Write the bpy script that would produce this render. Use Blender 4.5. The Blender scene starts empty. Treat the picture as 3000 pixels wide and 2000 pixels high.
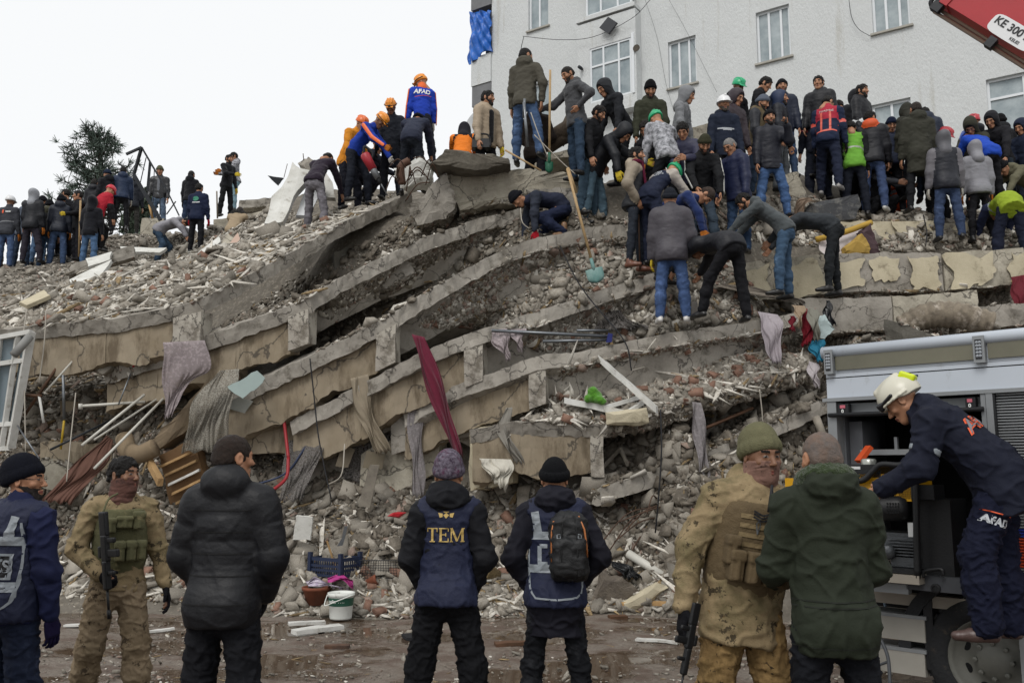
import bpy, bmesh, math, random
import numpy as np
from mathutils import Vector, Matrix
from mathutils.bvhtree import BVHTree
random.seed(7)
RNG = np.random.default_rng(7)
R = math.radians
SC = bpy.context.scene
COL = SC.collection
# ------------------------------------------------------------------ camera, sky, sun, exposure
FP = 2600.0                      # focal length in photo pixels (photo 3000 x 2000)
PITCH = math.atan(370 / FP)
CAM = np.array([0.0, 0.0, 1.65])
cam_data = bpy.data.cameras.new('camera')
cam_data.sensor_width = 36.0
cam_data.lens = FP / 3000 * 36
cam_data.clip_start = 0.05
cam_data.clip_end = 2000
cam = bpy.data.objects.new('camera', cam_data)
COL.objects.link(cam)
cam.location = CAM
cam.rotation_euler = (R(90) + PITCH, 0, 0)
SC.camera = cam
SUN_EL, SUN_AZ = R(50), R(194)
world = bpy.data.worlds.new('World')
SC.world = world
world.use_nodes = True
wn = world.node_tree
wn.nodes.clear()
w_out = wn.nodes.new('ShaderNodeOutputWorld')
w_bg = wn.nodes.new('ShaderNodeBackground')
w_sky = wn.nodes.new('ShaderNodeTexSky')
w_sky.sky_type = 'NISHITA'
w_sky.sun_disc = False
w_sky.sun_elevation = SUN_EL
w_sky.sun_rotation = SUN_AZ
w_sky.air_density, w_sky.dust_density, w_sky.ozone_density = 1.0, 4.0, 1.0
w_mix = wn.nodes.new('ShaderNodeMixRGB')
w_mix.inputs[0].default_value = 0.93           # a closed cloud deck: nearly all white, a little of the sky above it
w_mix.inputs[2].default_value = (8.7, 8.8, 8.85, 1)
wn.links.new(w_sky.outputs[0], w_mix.inputs[1])
wn.links.new(w_mix.outputs[0], w_bg.inputs[0])
w_bg.inputs[1].default_value = 0.108
wn.links.new(w_bg.outputs[0], w_out.inputs[0])
sun_d = bpy.data.lights.new('sun', 'SUN')
sun_d.energy = 1.45
sun_d.angle = R(25)
sun_d.color = (1.0, 0.97, 0.93)
sun = bpy.data.objects.new('sun', sun_d)
COL.objects.link(sun)
sun.rotation_euler = (R(40), R(-10), R(-14))
SC.view_settings.view_transform = 'Standard'
SC.view_settings.look = 'None'
SC.view_settings.exposure = 0.1
SC.view_settings.gamma = 1.0
SC.view_settings.use_curve_mapping = False
SC.render.engine = 'CYCLES'
SC.cycles.use_denoising = True
SC.cycles.max_bounces = 6
SC.cycles.diffuse_bounces = 3
SC.cycles.transparent_max_bounces = 16
_c, _s = math.cos(PITCH), math.sin(PITCH)
def P(x, y, d):
 """world point seen at photo pixel (x, y) at camera depth d (metres)"""
 dx, dy = (x - 1500) / FP, (1000 - y) / FP
 return CAM + d * np.array([dx, _c - dy * _s, _s + dy * _c])
def ray(x, y):
 v = P(x, y, 1.0) - CAM
 return v / np.linalg.norm(v)
def PZ(x, y, z=0.0):
 """point seen at pixel (x, y) on the level plane at height z"""
 v = P(x, y, 1.0) - CAM
 return CAM + v * ((z - CAM[2]) / v[2])
def toPix(p):
 q = np.asarray(p) - CAM
 d = q[1] * _c + q[2] * _s
 u = -q[1] * _s + q[2] * _c
 return 1500 + FP * q[0] / d, 1000 - FP * u / d, d
def srgb(h):
 h = h.lstrip('#')
 o = []
 for i in (0, 2, 4):
  v = int(h[i:i + 2], 16) / 255
  o.append(v / 12.92 if v <= 0.04045 else ((v + 0.055) / 1.055) ** 2.4)
 return tuple(o)
# ------------------------------------------------------------------ materials
_M = {}
def _n(t, k, **kw):
 n = t.nodes.new(k)
 for a, b in kw.items():
  setattr(n, a, b)
 return n
def mat(key, col, rough=0.8, bump=0.0, bscale=60.0, crease=0.0, cscale=7.0, var=0.0, vscale=4.0, col2=None, metal=0.0, spec=0.4,
  island=0.0, dirt=None, dscale=3.0, damt=0.5, sheen=0.0, trans=0.0, emit=None, dst=None, crack=0.0):
 """procedural material: base colour with noise variation, a second dirt colour in patches and bump"""
 if key in _M:
  return _M[key]
 if isinstance(col, str):
  col = srgb(col)
 m = bpy.data.materials.new(key)
 m.use_nodes = True
 t = m.node_tree
 L = t.links.new
 b = t.nodes['Principled BSDF']
 b.inputs['Roughness'].default_value = rough
 b.inputs['Metallic'].default_value = metal
 b.inputs['Specular IOR Level'].default_value = spec
 if sheen:
  b.inputs['Sheen Weight'].default_value = sheen
 tc = _n(t, 'ShaderNodeTexCoord')
 out = None
 rgb = _n(t, 'ShaderNodeRGB')
 rgb.outputs[0].default_value = (*col, 1)
 out = rgb.outputs[0]
 if var or col2 is not None:
  nz = _n(t, 'ShaderNodeTexNoise')
  nz.inputs['Scale'].default_value = vscale
  nz.inputs['Detail'].default_value = 8
  nz.inputs['Roughness'].default_value = 0.65
  L(tc.outputs['Object'], nz.inputs['Vector'])
  ramp = _n(t, 'ShaderNodeMapRange')
  ramp.inputs[1].default_value, ramp.inputs[2].default_value = 0.33, 0.67
  L(nz.outputs[0], ramp.inputs[0])
  mx = _n(t, 'ShaderNodeMixRGB')
  if col2 is None:
   k = 1 - var
   c2 = tuple(c * k for c in col)
  else:
   c2 = srgb(col2) if isinstance(col2, str) else col2
  mx.inputs[2].default_value = (*c2, 1)
  L(ramp.outputs[0], mx.inputs[0])
  L(out, mx.inputs[1])
  out = mx.outputs[0]
 if dirt is not None:
  dc = srgb(dirt) if isinstance(dirt, str) else dirt
  n2 = _n(t, 'ShaderNodeTexNoise')
  n2.inputs['Scale'].default_value = dscale
  n2.inputs['Detail'].default_value = 10
  n2.inputs['Roughness'].default_value = 0.72
  if dst:
   mp = _n(t, 'ShaderNodeMapping')
   mp.inputs['Scale'].default_value = dst
   L(tc.outputs['Object'], mp.inputs['Vector'])
   L(mp.outputs[0], n2.inputs['Vector'])
  else:
   L(tc.outputs['Object'], n2.inputs['Vector'])
  r2 = _n(t, 'ShaderNodeMapRange')
  r2.inputs[1].default_value, r2.inputs[2].default_value = 0.62 - damt * 0.3, 0.72 - damt * 0.2
  r2.inputs[4].default_value = 0.9
  L(n2.outputs[0], r2.inputs[0])
  mx = _n(t, 'ShaderNodeMixRGB')
  mx.inputs[2].default_value = (*dc, 1)
  L(r2.outputs[0], mx.inputs[0])
  L(out, mx.inputs[1])
  out = mx.outputs[0]
 if crack:
  n5 = _n(t, 'ShaderNodeTexVoronoi', feature='DISTANCE_TO_EDGE')
  n5.inputs['Scale'].default_value = crack
  n6 = _n(t, 'ShaderNodeTexNoise')
  n6.inputs['Scale'].default_value, n6.inputs['Detail'].default_value = 2.5, 5
  L(tc.outputs['Object'], n6.inputs['Vector'])
  va = _n(t, 'ShaderNodeVectorMath', operation='MULTIPLY_ADD')
  va.inputs[1].default_value = (.7, .7, .7)
  L(n6.outputs['Color'], va.inputs[0])
  L(tc.outputs['Object'], va.inputs[2])
  L(va.outputs[0], n5.inputs['Vector'])
  r5 = _n(t, 'ShaderNodeMapRange')
  r5.inputs[1].default_value, r5.inputs[2].default_value, r5.inputs[3].default_value, r5.inputs[4].default_value = .004, .014, .75, 0
  L(n5.outputs[0], r5.inputs[0])
  mx = _n(t, 'ShaderNodeMixRGB')
  mx.inputs[2].default_value = (.05, .045, .04, 1)
  L(r5.outputs[0], mx.inputs[0])
  L(out, mx.inputs[1])
  out = mx.outputs[0]
 if island:
  ge = _n(t, 'ShaderNodeNewGeometry')
  oi = _n(t, 'ShaderNodeObjectInfo')
  ad = _n(t, 'ShaderNodeMath', operation='ADD')
  L(ge.outputs['Random Per Island'], ad.inputs[0])
  L(oi.outputs['Random'], ad.inputs[1])
  fr = _n(t, 'ShaderNodeMath', operation='FRACT')
  L(ad.outputs[0], fr.inputs[0])
  mr = _n(t, 'ShaderNodeMapRange')
  mr.inputs[3].default_value, mr.inputs[4].default_value = 1 - island, 1 + island * 0.8
  L(fr.outputs[0], mr.inputs[0])
  hv = _n(t, 'ShaderNodeHueSaturation')
  L(mr.outputs[0], hv.inputs['Value'])
  L(out, hv.inputs['Color'])
  out = hv.outputs[0]
 L(out, b.inputs['Base Color'])
 if bump:
  n3 = _n(t, 'ShaderNodeTexNoise')
  n3.inputs['Scale'].default_value = bscale
  n3.inputs['Detail'].default_value = 6
  L(tc.outputs['Object'], n3.inputs['Vector'])
  bp = _n(t, 'ShaderNodeBump')
  bp.inputs['Strength'].default_value = min(1.0, bump)
  bp.inputs['Distance'].default_value = 0.012
  L(n3.outputs[0], bp.inputs['Height'])
  if crease:
   mp = _n(t, 'ShaderNodeMapping')
   mp.inputs['Scale'].default_value = (.8, .8, 1.5)
   L(tc.outputs['Object'], mp.inputs['Vector'])
   n4 = _n(t, 'ShaderNodeTexNoise', noise_type='RIDGED_MULTIFRACTAL')
   n4.inputs['Scale'].default_value = cscale
   n4.inputs['Detail'].default_value = 2.5
   n4.inputs['Distortion'].default_value = .9
   L(mp.outputs[0], n4.inputs['Vector'])
   b4 = _n(t, 'ShaderNodeBump')
   b4.inputs['Strength'].default_value = crease
   b4.inputs['Distance'].default_value = .045
   L(n4.outputs[0], b4.inputs['Height'])
   L(b4.outputs[0], bp.inputs['Normal'])
  L(bp.outputs[0], b.inputs['Normal'])
 if trans:
  b.inputs['Alpha'].default_value = 1 - trans
 if emit:
  b.inputs['Emission Color'].default_value = (*srgb(emit), 1)
  b.inputs['Emission Strength'].default_value = 1
 _M[key] = m
 return m
# ------------------------------------------------------------------ mesh building
def mesh_from(name, V, F, mats, mi=None, smooth=False):
 me = bpy.data.meshes.new(name)
 V = np.asarray(V, dtype=np.float32)
 if isinstance(F, np.ndarray) and F.ndim == 2:
  n, k = F.shape
  me.vertices.add(len(V))
  me.vertices.foreach_set('co', V.ravel())
  me.loops.add(n * k)
  me.loops.foreach_set('vertex_index', np.ascontiguousarray(F, dtype=np.int32).ravel())
  me.polygons.add(n)
  me.polygons.foreach_set('loop_start', np.arange(0, n * k, k, dtype=np.int32))
  me.update(calc_edges=True)
 else:
  me.from_pydata([tuple(v) for v in V.tolist()], [], [tuple(f) for f in F])
 for m in (mats if isinstance(mats, (list, tuple)) else [mats]):
  me.materials.append(m)
 if mi is not None:
  me.polygons.foreach_set('material_index', np.asarray(mi, dtype=np.int32))
 if smooth:
  me.polygons.foreach_set('use_smooth', np.ones(len(me.polygons), dtype=bool))
 me.validate()
 me.update()
 return me
def link(name, me, parent=None):
 o = bpy.data.objects.new(name, me)
 COL.objects.link(o)
 if parent is not None:
  o.parent = parent
 return o
def org(parent):
 """world origin of a chain of translated parents"""
 p = np.zeros(3)
 while parent is not None:
  p += np.array(parent.location)
  parent = parent.parent
 return p
def obj(name, V, F, mats, parent=None, mi=None, smooth=False, at=None):
 """one mesh object from world-space geometry; at = its origin (top level only)"""
 V = np.asarray(V, dtype=np.float64)
 o0 = org(parent)
 if parent is None and at is None:
  at = V.mean(axis=0)
  at[2] = V[:, 2].min()
 if parent is None:
  o0 = np.asarray(at, dtype=np.float64)
 me = mesh_from(name, V - o0, F, mats, mi, smooth)
 o = link(name, me, parent)
 if parent is None:
  o.location = o0
 return o
def empty(name, loc):
 o = bpy.data.objects.new(name, None)
 COL.objects.link(o)
 o.location = loc
 return o
def tag(o, label=None, cat=None, group=None, kind=None):
 if label:
  o['label'] = label
 if cat:
  o['category'] = cat
 if group:
  o['group'] = group
 if kind:
  o['kind'] = kind
 return o
class MB:
 """collects world-space geometry for ONE mesh object"""
 def __init__(self):
  self.V, self.F, self.I, self.n = [], [], [], 0
 def add(self, V, F, mi=0):
  V = np.asarray(V, dtype=np.float64)
  self.V.append(V)
  for f in F:
   self.F.append([int(i) + self.n for i in f])
   self.I.append(mi)
  self.n += len(V)
  return self
 def hexa(self, bot, top, mi=0):
  """8 corners: two quads in the same order"""
  V = np.vstack([bot, top])
  n = len(bot)
  F = [list(range(n))[::-1], list(range(n, 2 * n))]
  for i in range(n):
   j = (i + 1) % n
   F.append([i, j, n + j, n + i])
  return self.add(V, F, mi)
 def box(self, c, half, M=None, mi=0):
  c, h = np.asarray(c, float), np.asarray(half, float)
  s = np.array([[-1, -1, -1], [1, -1, -1], [1, 1, -1], [-1, 1, -1]], float)
  b = s * h
  t = b.copy()
  t[:, 2] = h[2]
  if M is not None:
   b, t = b @ M.T, t @ M.T
  return self.hexa(b + c, t + c, mi)
 def bar(self, a, b, w, h, mi=0, up=(0, 0, 1), taper=1.0):
  a, b = np.asarray(a, float), np.asarray(b, float)
  M = frame(b - a, up)
  x, y = M[:, 0] * w / 2, M[:, 1] * h / 2
  q = [(-1, -1), (1, -1), (1, 1), (-1, 1)]
  A = np.array([a + i * x + j * y for i, j in q])
  B = np.array([b + (i * x + j * y) * taper for i, j in q])
  return self.hexa(A, B, mi)
 def tube(self, pts, r, n=8, mi=0, caps=True):
  V, F = tube(pts, r, n, caps)
  return self.add(V, F, mi)
 def lathe(self, base, axis, prof, n=20, mi=0):
  M = frame(np.asarray(axis, float))
  V, F = [], []
  for r, h in prof:
   for k in range(n):
    a = 2 * math.pi * k / n
    V.append(np.asarray(base) + M[:, 0] * r * math.cos(a) + M[:, 1] * r * math.sin(a) + M[:, 2] * h)
  for i in range(len(prof) - 1):
   for k in range(n):
    F.append([i * n + k, i * n + (k + 1) % n, (i + 1) * n + (k + 1) % n, (i + 1) * n + k])
  return self.add(V, F, mi)
 def build(self, name, mats, parent=None, smooth=False, at=None):
  return obj(name, np.vstack(self.V), self.F, mats, parent, self.I, smooth, at)
def frame(z, up=(0, 0, 1)):
 """3x3 with columns x, y, z where z follows the given axis"""
 z = np.asarray(z, float)
 z = z / (np.linalg.norm(z) + 1e-12)
 u = np.asarray(up, float)
 if abs(z @ u) > 0.98 * np.linalg.norm(u):
  u = np.array([1.0, 0, 0])
 x = np.cross(u, z)
 x /= np.linalg.norm(x)
 y = np.cross(z, x)
 return np.stack([x, y, z], axis=1)
def tube(pts, r, n=8, caps=True):
 pts = np.asarray(pts, float)
 k = len(pts)
 r = np.broadcast_to(np.asarray(r, float), (k,))
 V = []
 x0 = None
 for i in range(k):
  d = pts[min(i + 1, k - 1)] - pts[max(i - 1, 0)]
  M = frame(d)
  if x0 is not None:
   z = M[:, 2]
   x = x0 - z * (x0 @ z)
   if np.linalg.norm(x) > 1e-6:
    x /= np.linalg.norm(x)
    M = np.stack([x, np.cross(z, x), z], axis=1)
  x0 = M[:, 0]
  for j in range(n):
   a = 2 * math.pi * j / n
   V.append(pts[i] + r[i] * (M[:, 0] * math.cos(a) + M[:, 1] * math.sin(a)))
 F = []
 for i in range(k - 1):
  for j in range(n):
   F.append([i * n + j, i * n + (j + 1) % n, (i + 1) * n + (j + 1) % n, (i + 1) * n + j])
 if caps:
  F.append(list(range(n))[::-1])
  F.append([(k - 1) * n + j for j in range(n)])
 return np.array(V), F
def smoothpath(pts, m=8):
 """Catmull-Rom through the points"""
 p = np.asarray(pts, float)
 if len(p) < 3:
  return np.array([p[0] + (p[-1] - p[0]) * t for t in np.linspace(0, 1, m)])
 q = np.vstack([2 * p[0] - p[1], p, 2 * p[-1] - p[-2]])
 o = []
 for i in range(1, len(q) - 2):
  for t in np.linspace(0, 1, m, endpoint=False):
   a, b, c, d = q[i - 1], q[i], q[i + 1], q[i + 2]
   o.append(0.5 * (2 * b + (c - a) * t + (2 * a - 5 * b + 4 * c - d) * t * t + (3 * b - a - 3 * c + d) * t ** 3))
 o.append(p[-1])
 return np.array(o)
def wob(p, f=1.0, seed=0.0):
 """cheap smooth 3-D noise, about -1..1, vectorised over the last axis"""
 p = np.asarray(p, float) * f
 x, y, z = p[..., 0], p[..., 1], p[..., 2]
 s = seed
 return (np.sin(1.7 * x + 2.3 * np.sin(0.9 * y + s) + s) + np.sin(2.1 * y + 1.9 * np.sin(1.3 * z + 1.7 * s) + 2.1 * s)
   + np.sin(1.9 * z + 2.1 * np.sin(1.1 * x + 0.6 * s) + 3.3 * s)) / 3
def rough_noise(p, f=1.0, seed=0.0, octs=3):
 a, o = 1.0, 0
 for i in range(octs):
  o = o + a * wob(p, f * 2.1 ** i, seed + 3.1 * i)
  a *= 0.55
 return o
# ------------------------------------------------------------------ bodies and clothes: distance fields turned into surfaces
def surfnet(f, o, h):
 s = f < 0
 if not s.any():
  return np.zeros((0, 3)), np.zeros((0, 4), int)
 nx, ny, nz = f.shape
 cnt = np.zeros((nx - 1, ny - 1, nz - 1), np.int8)
 cor = [(0, 0, 0), (1, 0, 0), (0, 1, 0), (1, 1, 0), (0, 0, 1), (1, 0, 1), (0, 1, 1), (1, 1, 1)]
 for a, b, c in cor:
  cnt += s[a:nx - 1 + a, b:ny - 1 + b, c:nz - 1 + c]
 act = (cnt > 0) & (cnt < 8)
 ijk = np.argwhere(act)
 n = len(ijk)
 idm = np.full(act.shape, -1, np.int32)
 idm[act] = np.arange(n)
 vals = np.stack([f[ijk[:, 0] + a, ijk[:, 1] + b, ijk[:, 2] + c] for a, b, c in cor], 1)
 acc, k = np.zeros((n, 3)), np.zeros(n)
 C = np.array(cor, float)
 for a in range(8):
  for b in range(a + 1, 8):
   if np.abs(C[a] - C[b]).sum() == 1:
    fa, fb = vals[:, a], vals[:, b]
    m = (fa < 0) != (fb < 0)
    t = np.where(m, fa / np.where(m, fa - fb, 1), 0)
    acc += (C[a] + t[:, None] * (C[b] - C[a])) * m[:, None]
    k += m
 V = (ijk + acc / k[:, None]) * h + o
 Q = []
 for ax in range(3):
  b, c = (ax + 1) % 3, (ax + 2) % 3
  sl0, sl1 = [slice(None)] * 3, [slice(None)] * 3
  sl0[ax], sl1[ax] = slice(0, -1), slice(1, None)
  for sl in (sl0, sl1):
   sl[b] = slice(1, -1)
   sl[c] = slice(1, -1)
  a0, a1 = s[tuple(sl0)], s[tuple(sl1)]
  e = np.argwhere(a0 != a1)
  if not len(e):
   continue
  sg = a0[e[:, 0], e[:, 1], e[:, 2]]
  e = e.copy()
  e[:, b] += 1
  e[:, c] += 1
  def cell(db, dc):
   q = e.copy()
   q[:, b] += db
   q[:, c] += dc
   return idm[q[:, 0], q[:, 1], q[:, 2]]
  q = np.stack([cell(-1, -1), cell(0, -1), cell(0, 0), cell(-1, 0)], 1)
  q[~sg] = q[~sg][:, ::-1]
  Q.append(q)
 return V, np.concatenate(Q)
class SDF:
 """a list of blended primitives; every one only touches the grid inside its own box"""
 def __init__(self, k=0.03):
  self.p, self.k = [], k
 def c(self, a, b, ra, rb, fl=None, fk=1.0, k=None, op=0, mi=0, q=None, bands=None):
  self.p.append(dict(t='c', a=np.asarray(a, float), b=np.asarray(b, float), ra=ra, rb=rb, fl=fl, fk=fk,
      k=self.k if k is None else k, op=op, mi=mi, q=q, bands=bands))
  return self
 def e(self, c, r, M=None, k=None, op=0, mi=0):
  self.p.append(dict(t='e', c=np.asarray(c, float), r=np.asarray(r, float), M=M, k=self.k if k is None else k, op=op, mi=mi, q=None, bands=None))
  return self
 def b(self, c, hf, M=None, rr=0.01, k=None, op=0, mi=0):
  self.p.append(dict(t='b', c=np.asarray(c, float), r=np.asarray(hf, float), rr=rr, M=M, k=self.k if k is None else k, op=op, mi=mi, q=None, bands=None))
  return self
 def plane(self, c, n):
  """cut away everything on the side the normal points to"""
  n = np.asarray(n, float)
  self.p.append(dict(t='p', c=np.asarray(c, float), n=n / np.linalg.norm(n), op=2, k=0, mi=-1, q=None, bands=None))
  return self
 @staticmethod
 def dist(p, X, Y, Z):
  if p['t'] == 'c':
   a, ba = p['a'], p['b'] - p['a']
   L2 = max(ba @ ba, 1e-9)
   x, y, z = X - a[0], Y - a[1], Z - a[2]
   t = np.clip((x * ba[0] + y * ba[1] + z * ba[2]) / L2, 0, 1)
   x, y, z = x - t * ba[0], y - t * ba[1], z - t * ba[2]
   d2 = x * x + y * y + z * z
   if p['fl'] is not None:
    fl = p['fl']
    w = x * fl[0] + y * fl[1] + z * fl[2]
    d2 = d2 + (p['fk'] ** 2 - 1) * w * w
   r = p['ra'] + t * (p['rb'] - p['ra'])
   if p['q']:
    sp, am = p['q']
    r = r + am * (np.sqrt(np.abs(np.sin(np.pi * t * math.sqrt(L2) / sp))) - 0.65)
   return np.sqrt(d2) - r
  if p['t'] == 'p':
   c, n = p['c'], p['n']
   return (X - c[0]) * n[0] + (Y - c[1]) * n[1] + (Z - c[2]) * n[2]
  c = p['c']
  x, y, z = X - c[0], Y - c[1], Z - c[2]
  if p['M'] is not None:
   M = p['M']
   x, y, z = (x * M[0, 0] + y * M[1, 0] + z * M[2, 0], x * M[0, 1] + y * M[1, 1] + z * M[2, 1],
     x * M[0, 2] + y * M[1, 2] + z * M[2, 2])
  r = p['r']
  if p['t'] == 'e':
   k0 = np.sqrt((x / r[0]) ** 2 + (y / r[1]) ** 2 + (z / r[2]) ** 2)
   k1 = np.sqrt((x / r[0] ** 2) ** 2 + (y / r[1] ** 2) ** 2 + (z / r[2] ** 2) ** 2) + 1e-9
   return k0 * (k0 - 1) / k1
  rr = p['rr']
  qx, qy, qz = np.abs(x) - r[0] + rr, np.abs(y) - r[1] + rr, np.abs(z) - r[2] + rr
  return np.sqrt(np.maximum(qx, 0) ** 2 + np.maximum(qy, 0) ** 2 + np.maximum(qz, 0) ** 2) + np.minimum(np.maximum(qx, np.maximum(qy, qz)), 0) - rr
 @staticmethod
 def box(p):
  if p['t'] == 'c':
   m = max(p['ra'], p['rb']) + (p['q'][1] if p['q'] else 0)
   if p['fl'] is not None and p['fk'] < 1:
    m /= p['fk']
   return np.minimum(p['a'], p['b']) - m, np.maximum(p['a'], p['b']) + m
  m = np.max(p['r']) if p['M'] is None and p['t'] == 'e' else np.linalg.norm(p['r'])
  m = np.full(3, m)
  if p['M'] is None:
   m = p['r']
  return p['c'] - m, p['c'] + m
 def mesh(self, h, fold=0.0, ff=9.0, seed=0.0, pick=True):
  lo = np.min([self.box(p)[0] for p in self.p if p['op'] == 0], axis=0) - 2.5 * h - fold
  hi = np.max([self.box(p)[1] for p in self.p if p['op'] == 0], axis=0) + 2.5 * h + fold
  n = np.ceil((hi - lo) / h).astype(int) + 1
  f = np.full(n, 9.0, np.float32)
  ax = [(lo[i] + h * np.arange(n[i])).astype(np.float32) for i in range(3)]
  for p in self.p:
   if p['op'] == 2:
    d = self.dist(p, ax[0][:, None, None], ax[1][None, :, None], ax[2][None, None, :])
    np.maximum(f, d, out=f)
    continue
   a, b = self.box(p)
   mg = p['k'] + 3 * h
   i0 = np.clip(np.floor((a - mg - lo) / h).astype(int), 0, n)
   i1 = np.clip(np.ceil((b + mg - lo) / h).astype(int) + 1, 0, n)
   if (i1 <= i0).any():
    continue
   sl = tuple(slice(u, v) for u, v in zip(i0, i1))
   d = self.dist(p, ax[0][sl[0]][:, None, None], ax[1][sl[1]][None, :, None], ax[2][sl[2]][None, None, :])
   g = f[sl]
   k = max(p['k'], 1e-4)
   if p['op'] == 0:
    hh = np.clip(k - np.abs(g - d), 0, None)
    f[sl] = np.minimum(g, d) - hh * hh / (4 * k)
   else:
    hh = np.clip(k - np.abs(g + d), 0, None)
    f[sl] = np.maximum(g, -d) + hh * hh / (4 * k)
  V, Q = surfnet(f, lo, h)
  if not len(V):
   return V, Q, None
  if fold:
   N = vnormals(V, Q)
   w1 = wob(V * [.55, .55, 1.25], ff * 1.3, seed) + .35 * wob(V, ff * 3, seed + 2)
   w2 = wob(V * [.9, .9, 1.6], ff * 2.2, seed + 5)
   cr = -(1 - np.clip(np.abs(w1) * 2.2, 0, 1)) ** 2 - .6 * (1 - np.clip(np.abs(w2) * 2.0, 0, 1)) ** 2
   if h < .015:
    a1 = wob(V @ np.array([[.8, .3, .5], [-.2, .9, .3], [-.5, -.2, 1.1]]), ff * 1.5, seed + 9) + .3 * wob(V, ff * 4, seed)
    a2 = wob(V @ np.array([[.8, -.3, -.6], [.2, .9, -.3], [.6, .2, 1.0]]), ff * 1.9, seed + 4) + .3 * wob(V, ff * 3.3, seed + 1)
    rd = np.clip(1 - np.abs(a1) * 3.2, 0, 1) ** 1.3 + .8 * np.clip(1 - np.abs(a2) * 3.4, 0, 1) ** 1.3
    V = V + N * (fold * (1.25 * rd + .5 * cr + .3 * wob(V, ff * .6, seed)))[:, None]
   else:
    V = V + N * (fold * (.35 + cr + .35 * w1))[:, None]
  mi = None
  if pick and any(p['mi'] > 0 or p['bands'] for p in self.p):
   C = V[Q].mean(1)
   best, mi = np.full(len(C), 9.0), np.zeros(len(C), int)
   for p in self.p:
    if p['op'] != 0:
     continue
    d = self.dist(p, C[:, 0], C[:, 1], C[:, 2])
    lab = np.full(len(C), p['mi'])
    if p['bands']:
     ba = p['b'] - p['a']
     t = ((C - p['a']) @ ba) / (ba @ ba)
     for t0, t1, m_ in p['bands']:
      lab[(t >= t0) & (t < t1)] = m_
    w = d < best
    best[w] = d[w]
    mi[w] = lab[w]
  return V, Q, mi
def vnormals(V, Q):
 a = V[Q[:, 2]] - V[Q[:, 0]]
 b = V[Q[:, 3]] - V[Q[:, 1]]
 fn = np.cross(a, b)
 N = np.zeros_like(V)
 for i in range(4):
  np.add.at(N, Q[:, i], fn)
 return N / (np.linalg.norm(N, axis=1, keepdims=True) + 1e-12)
_T = {}
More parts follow.
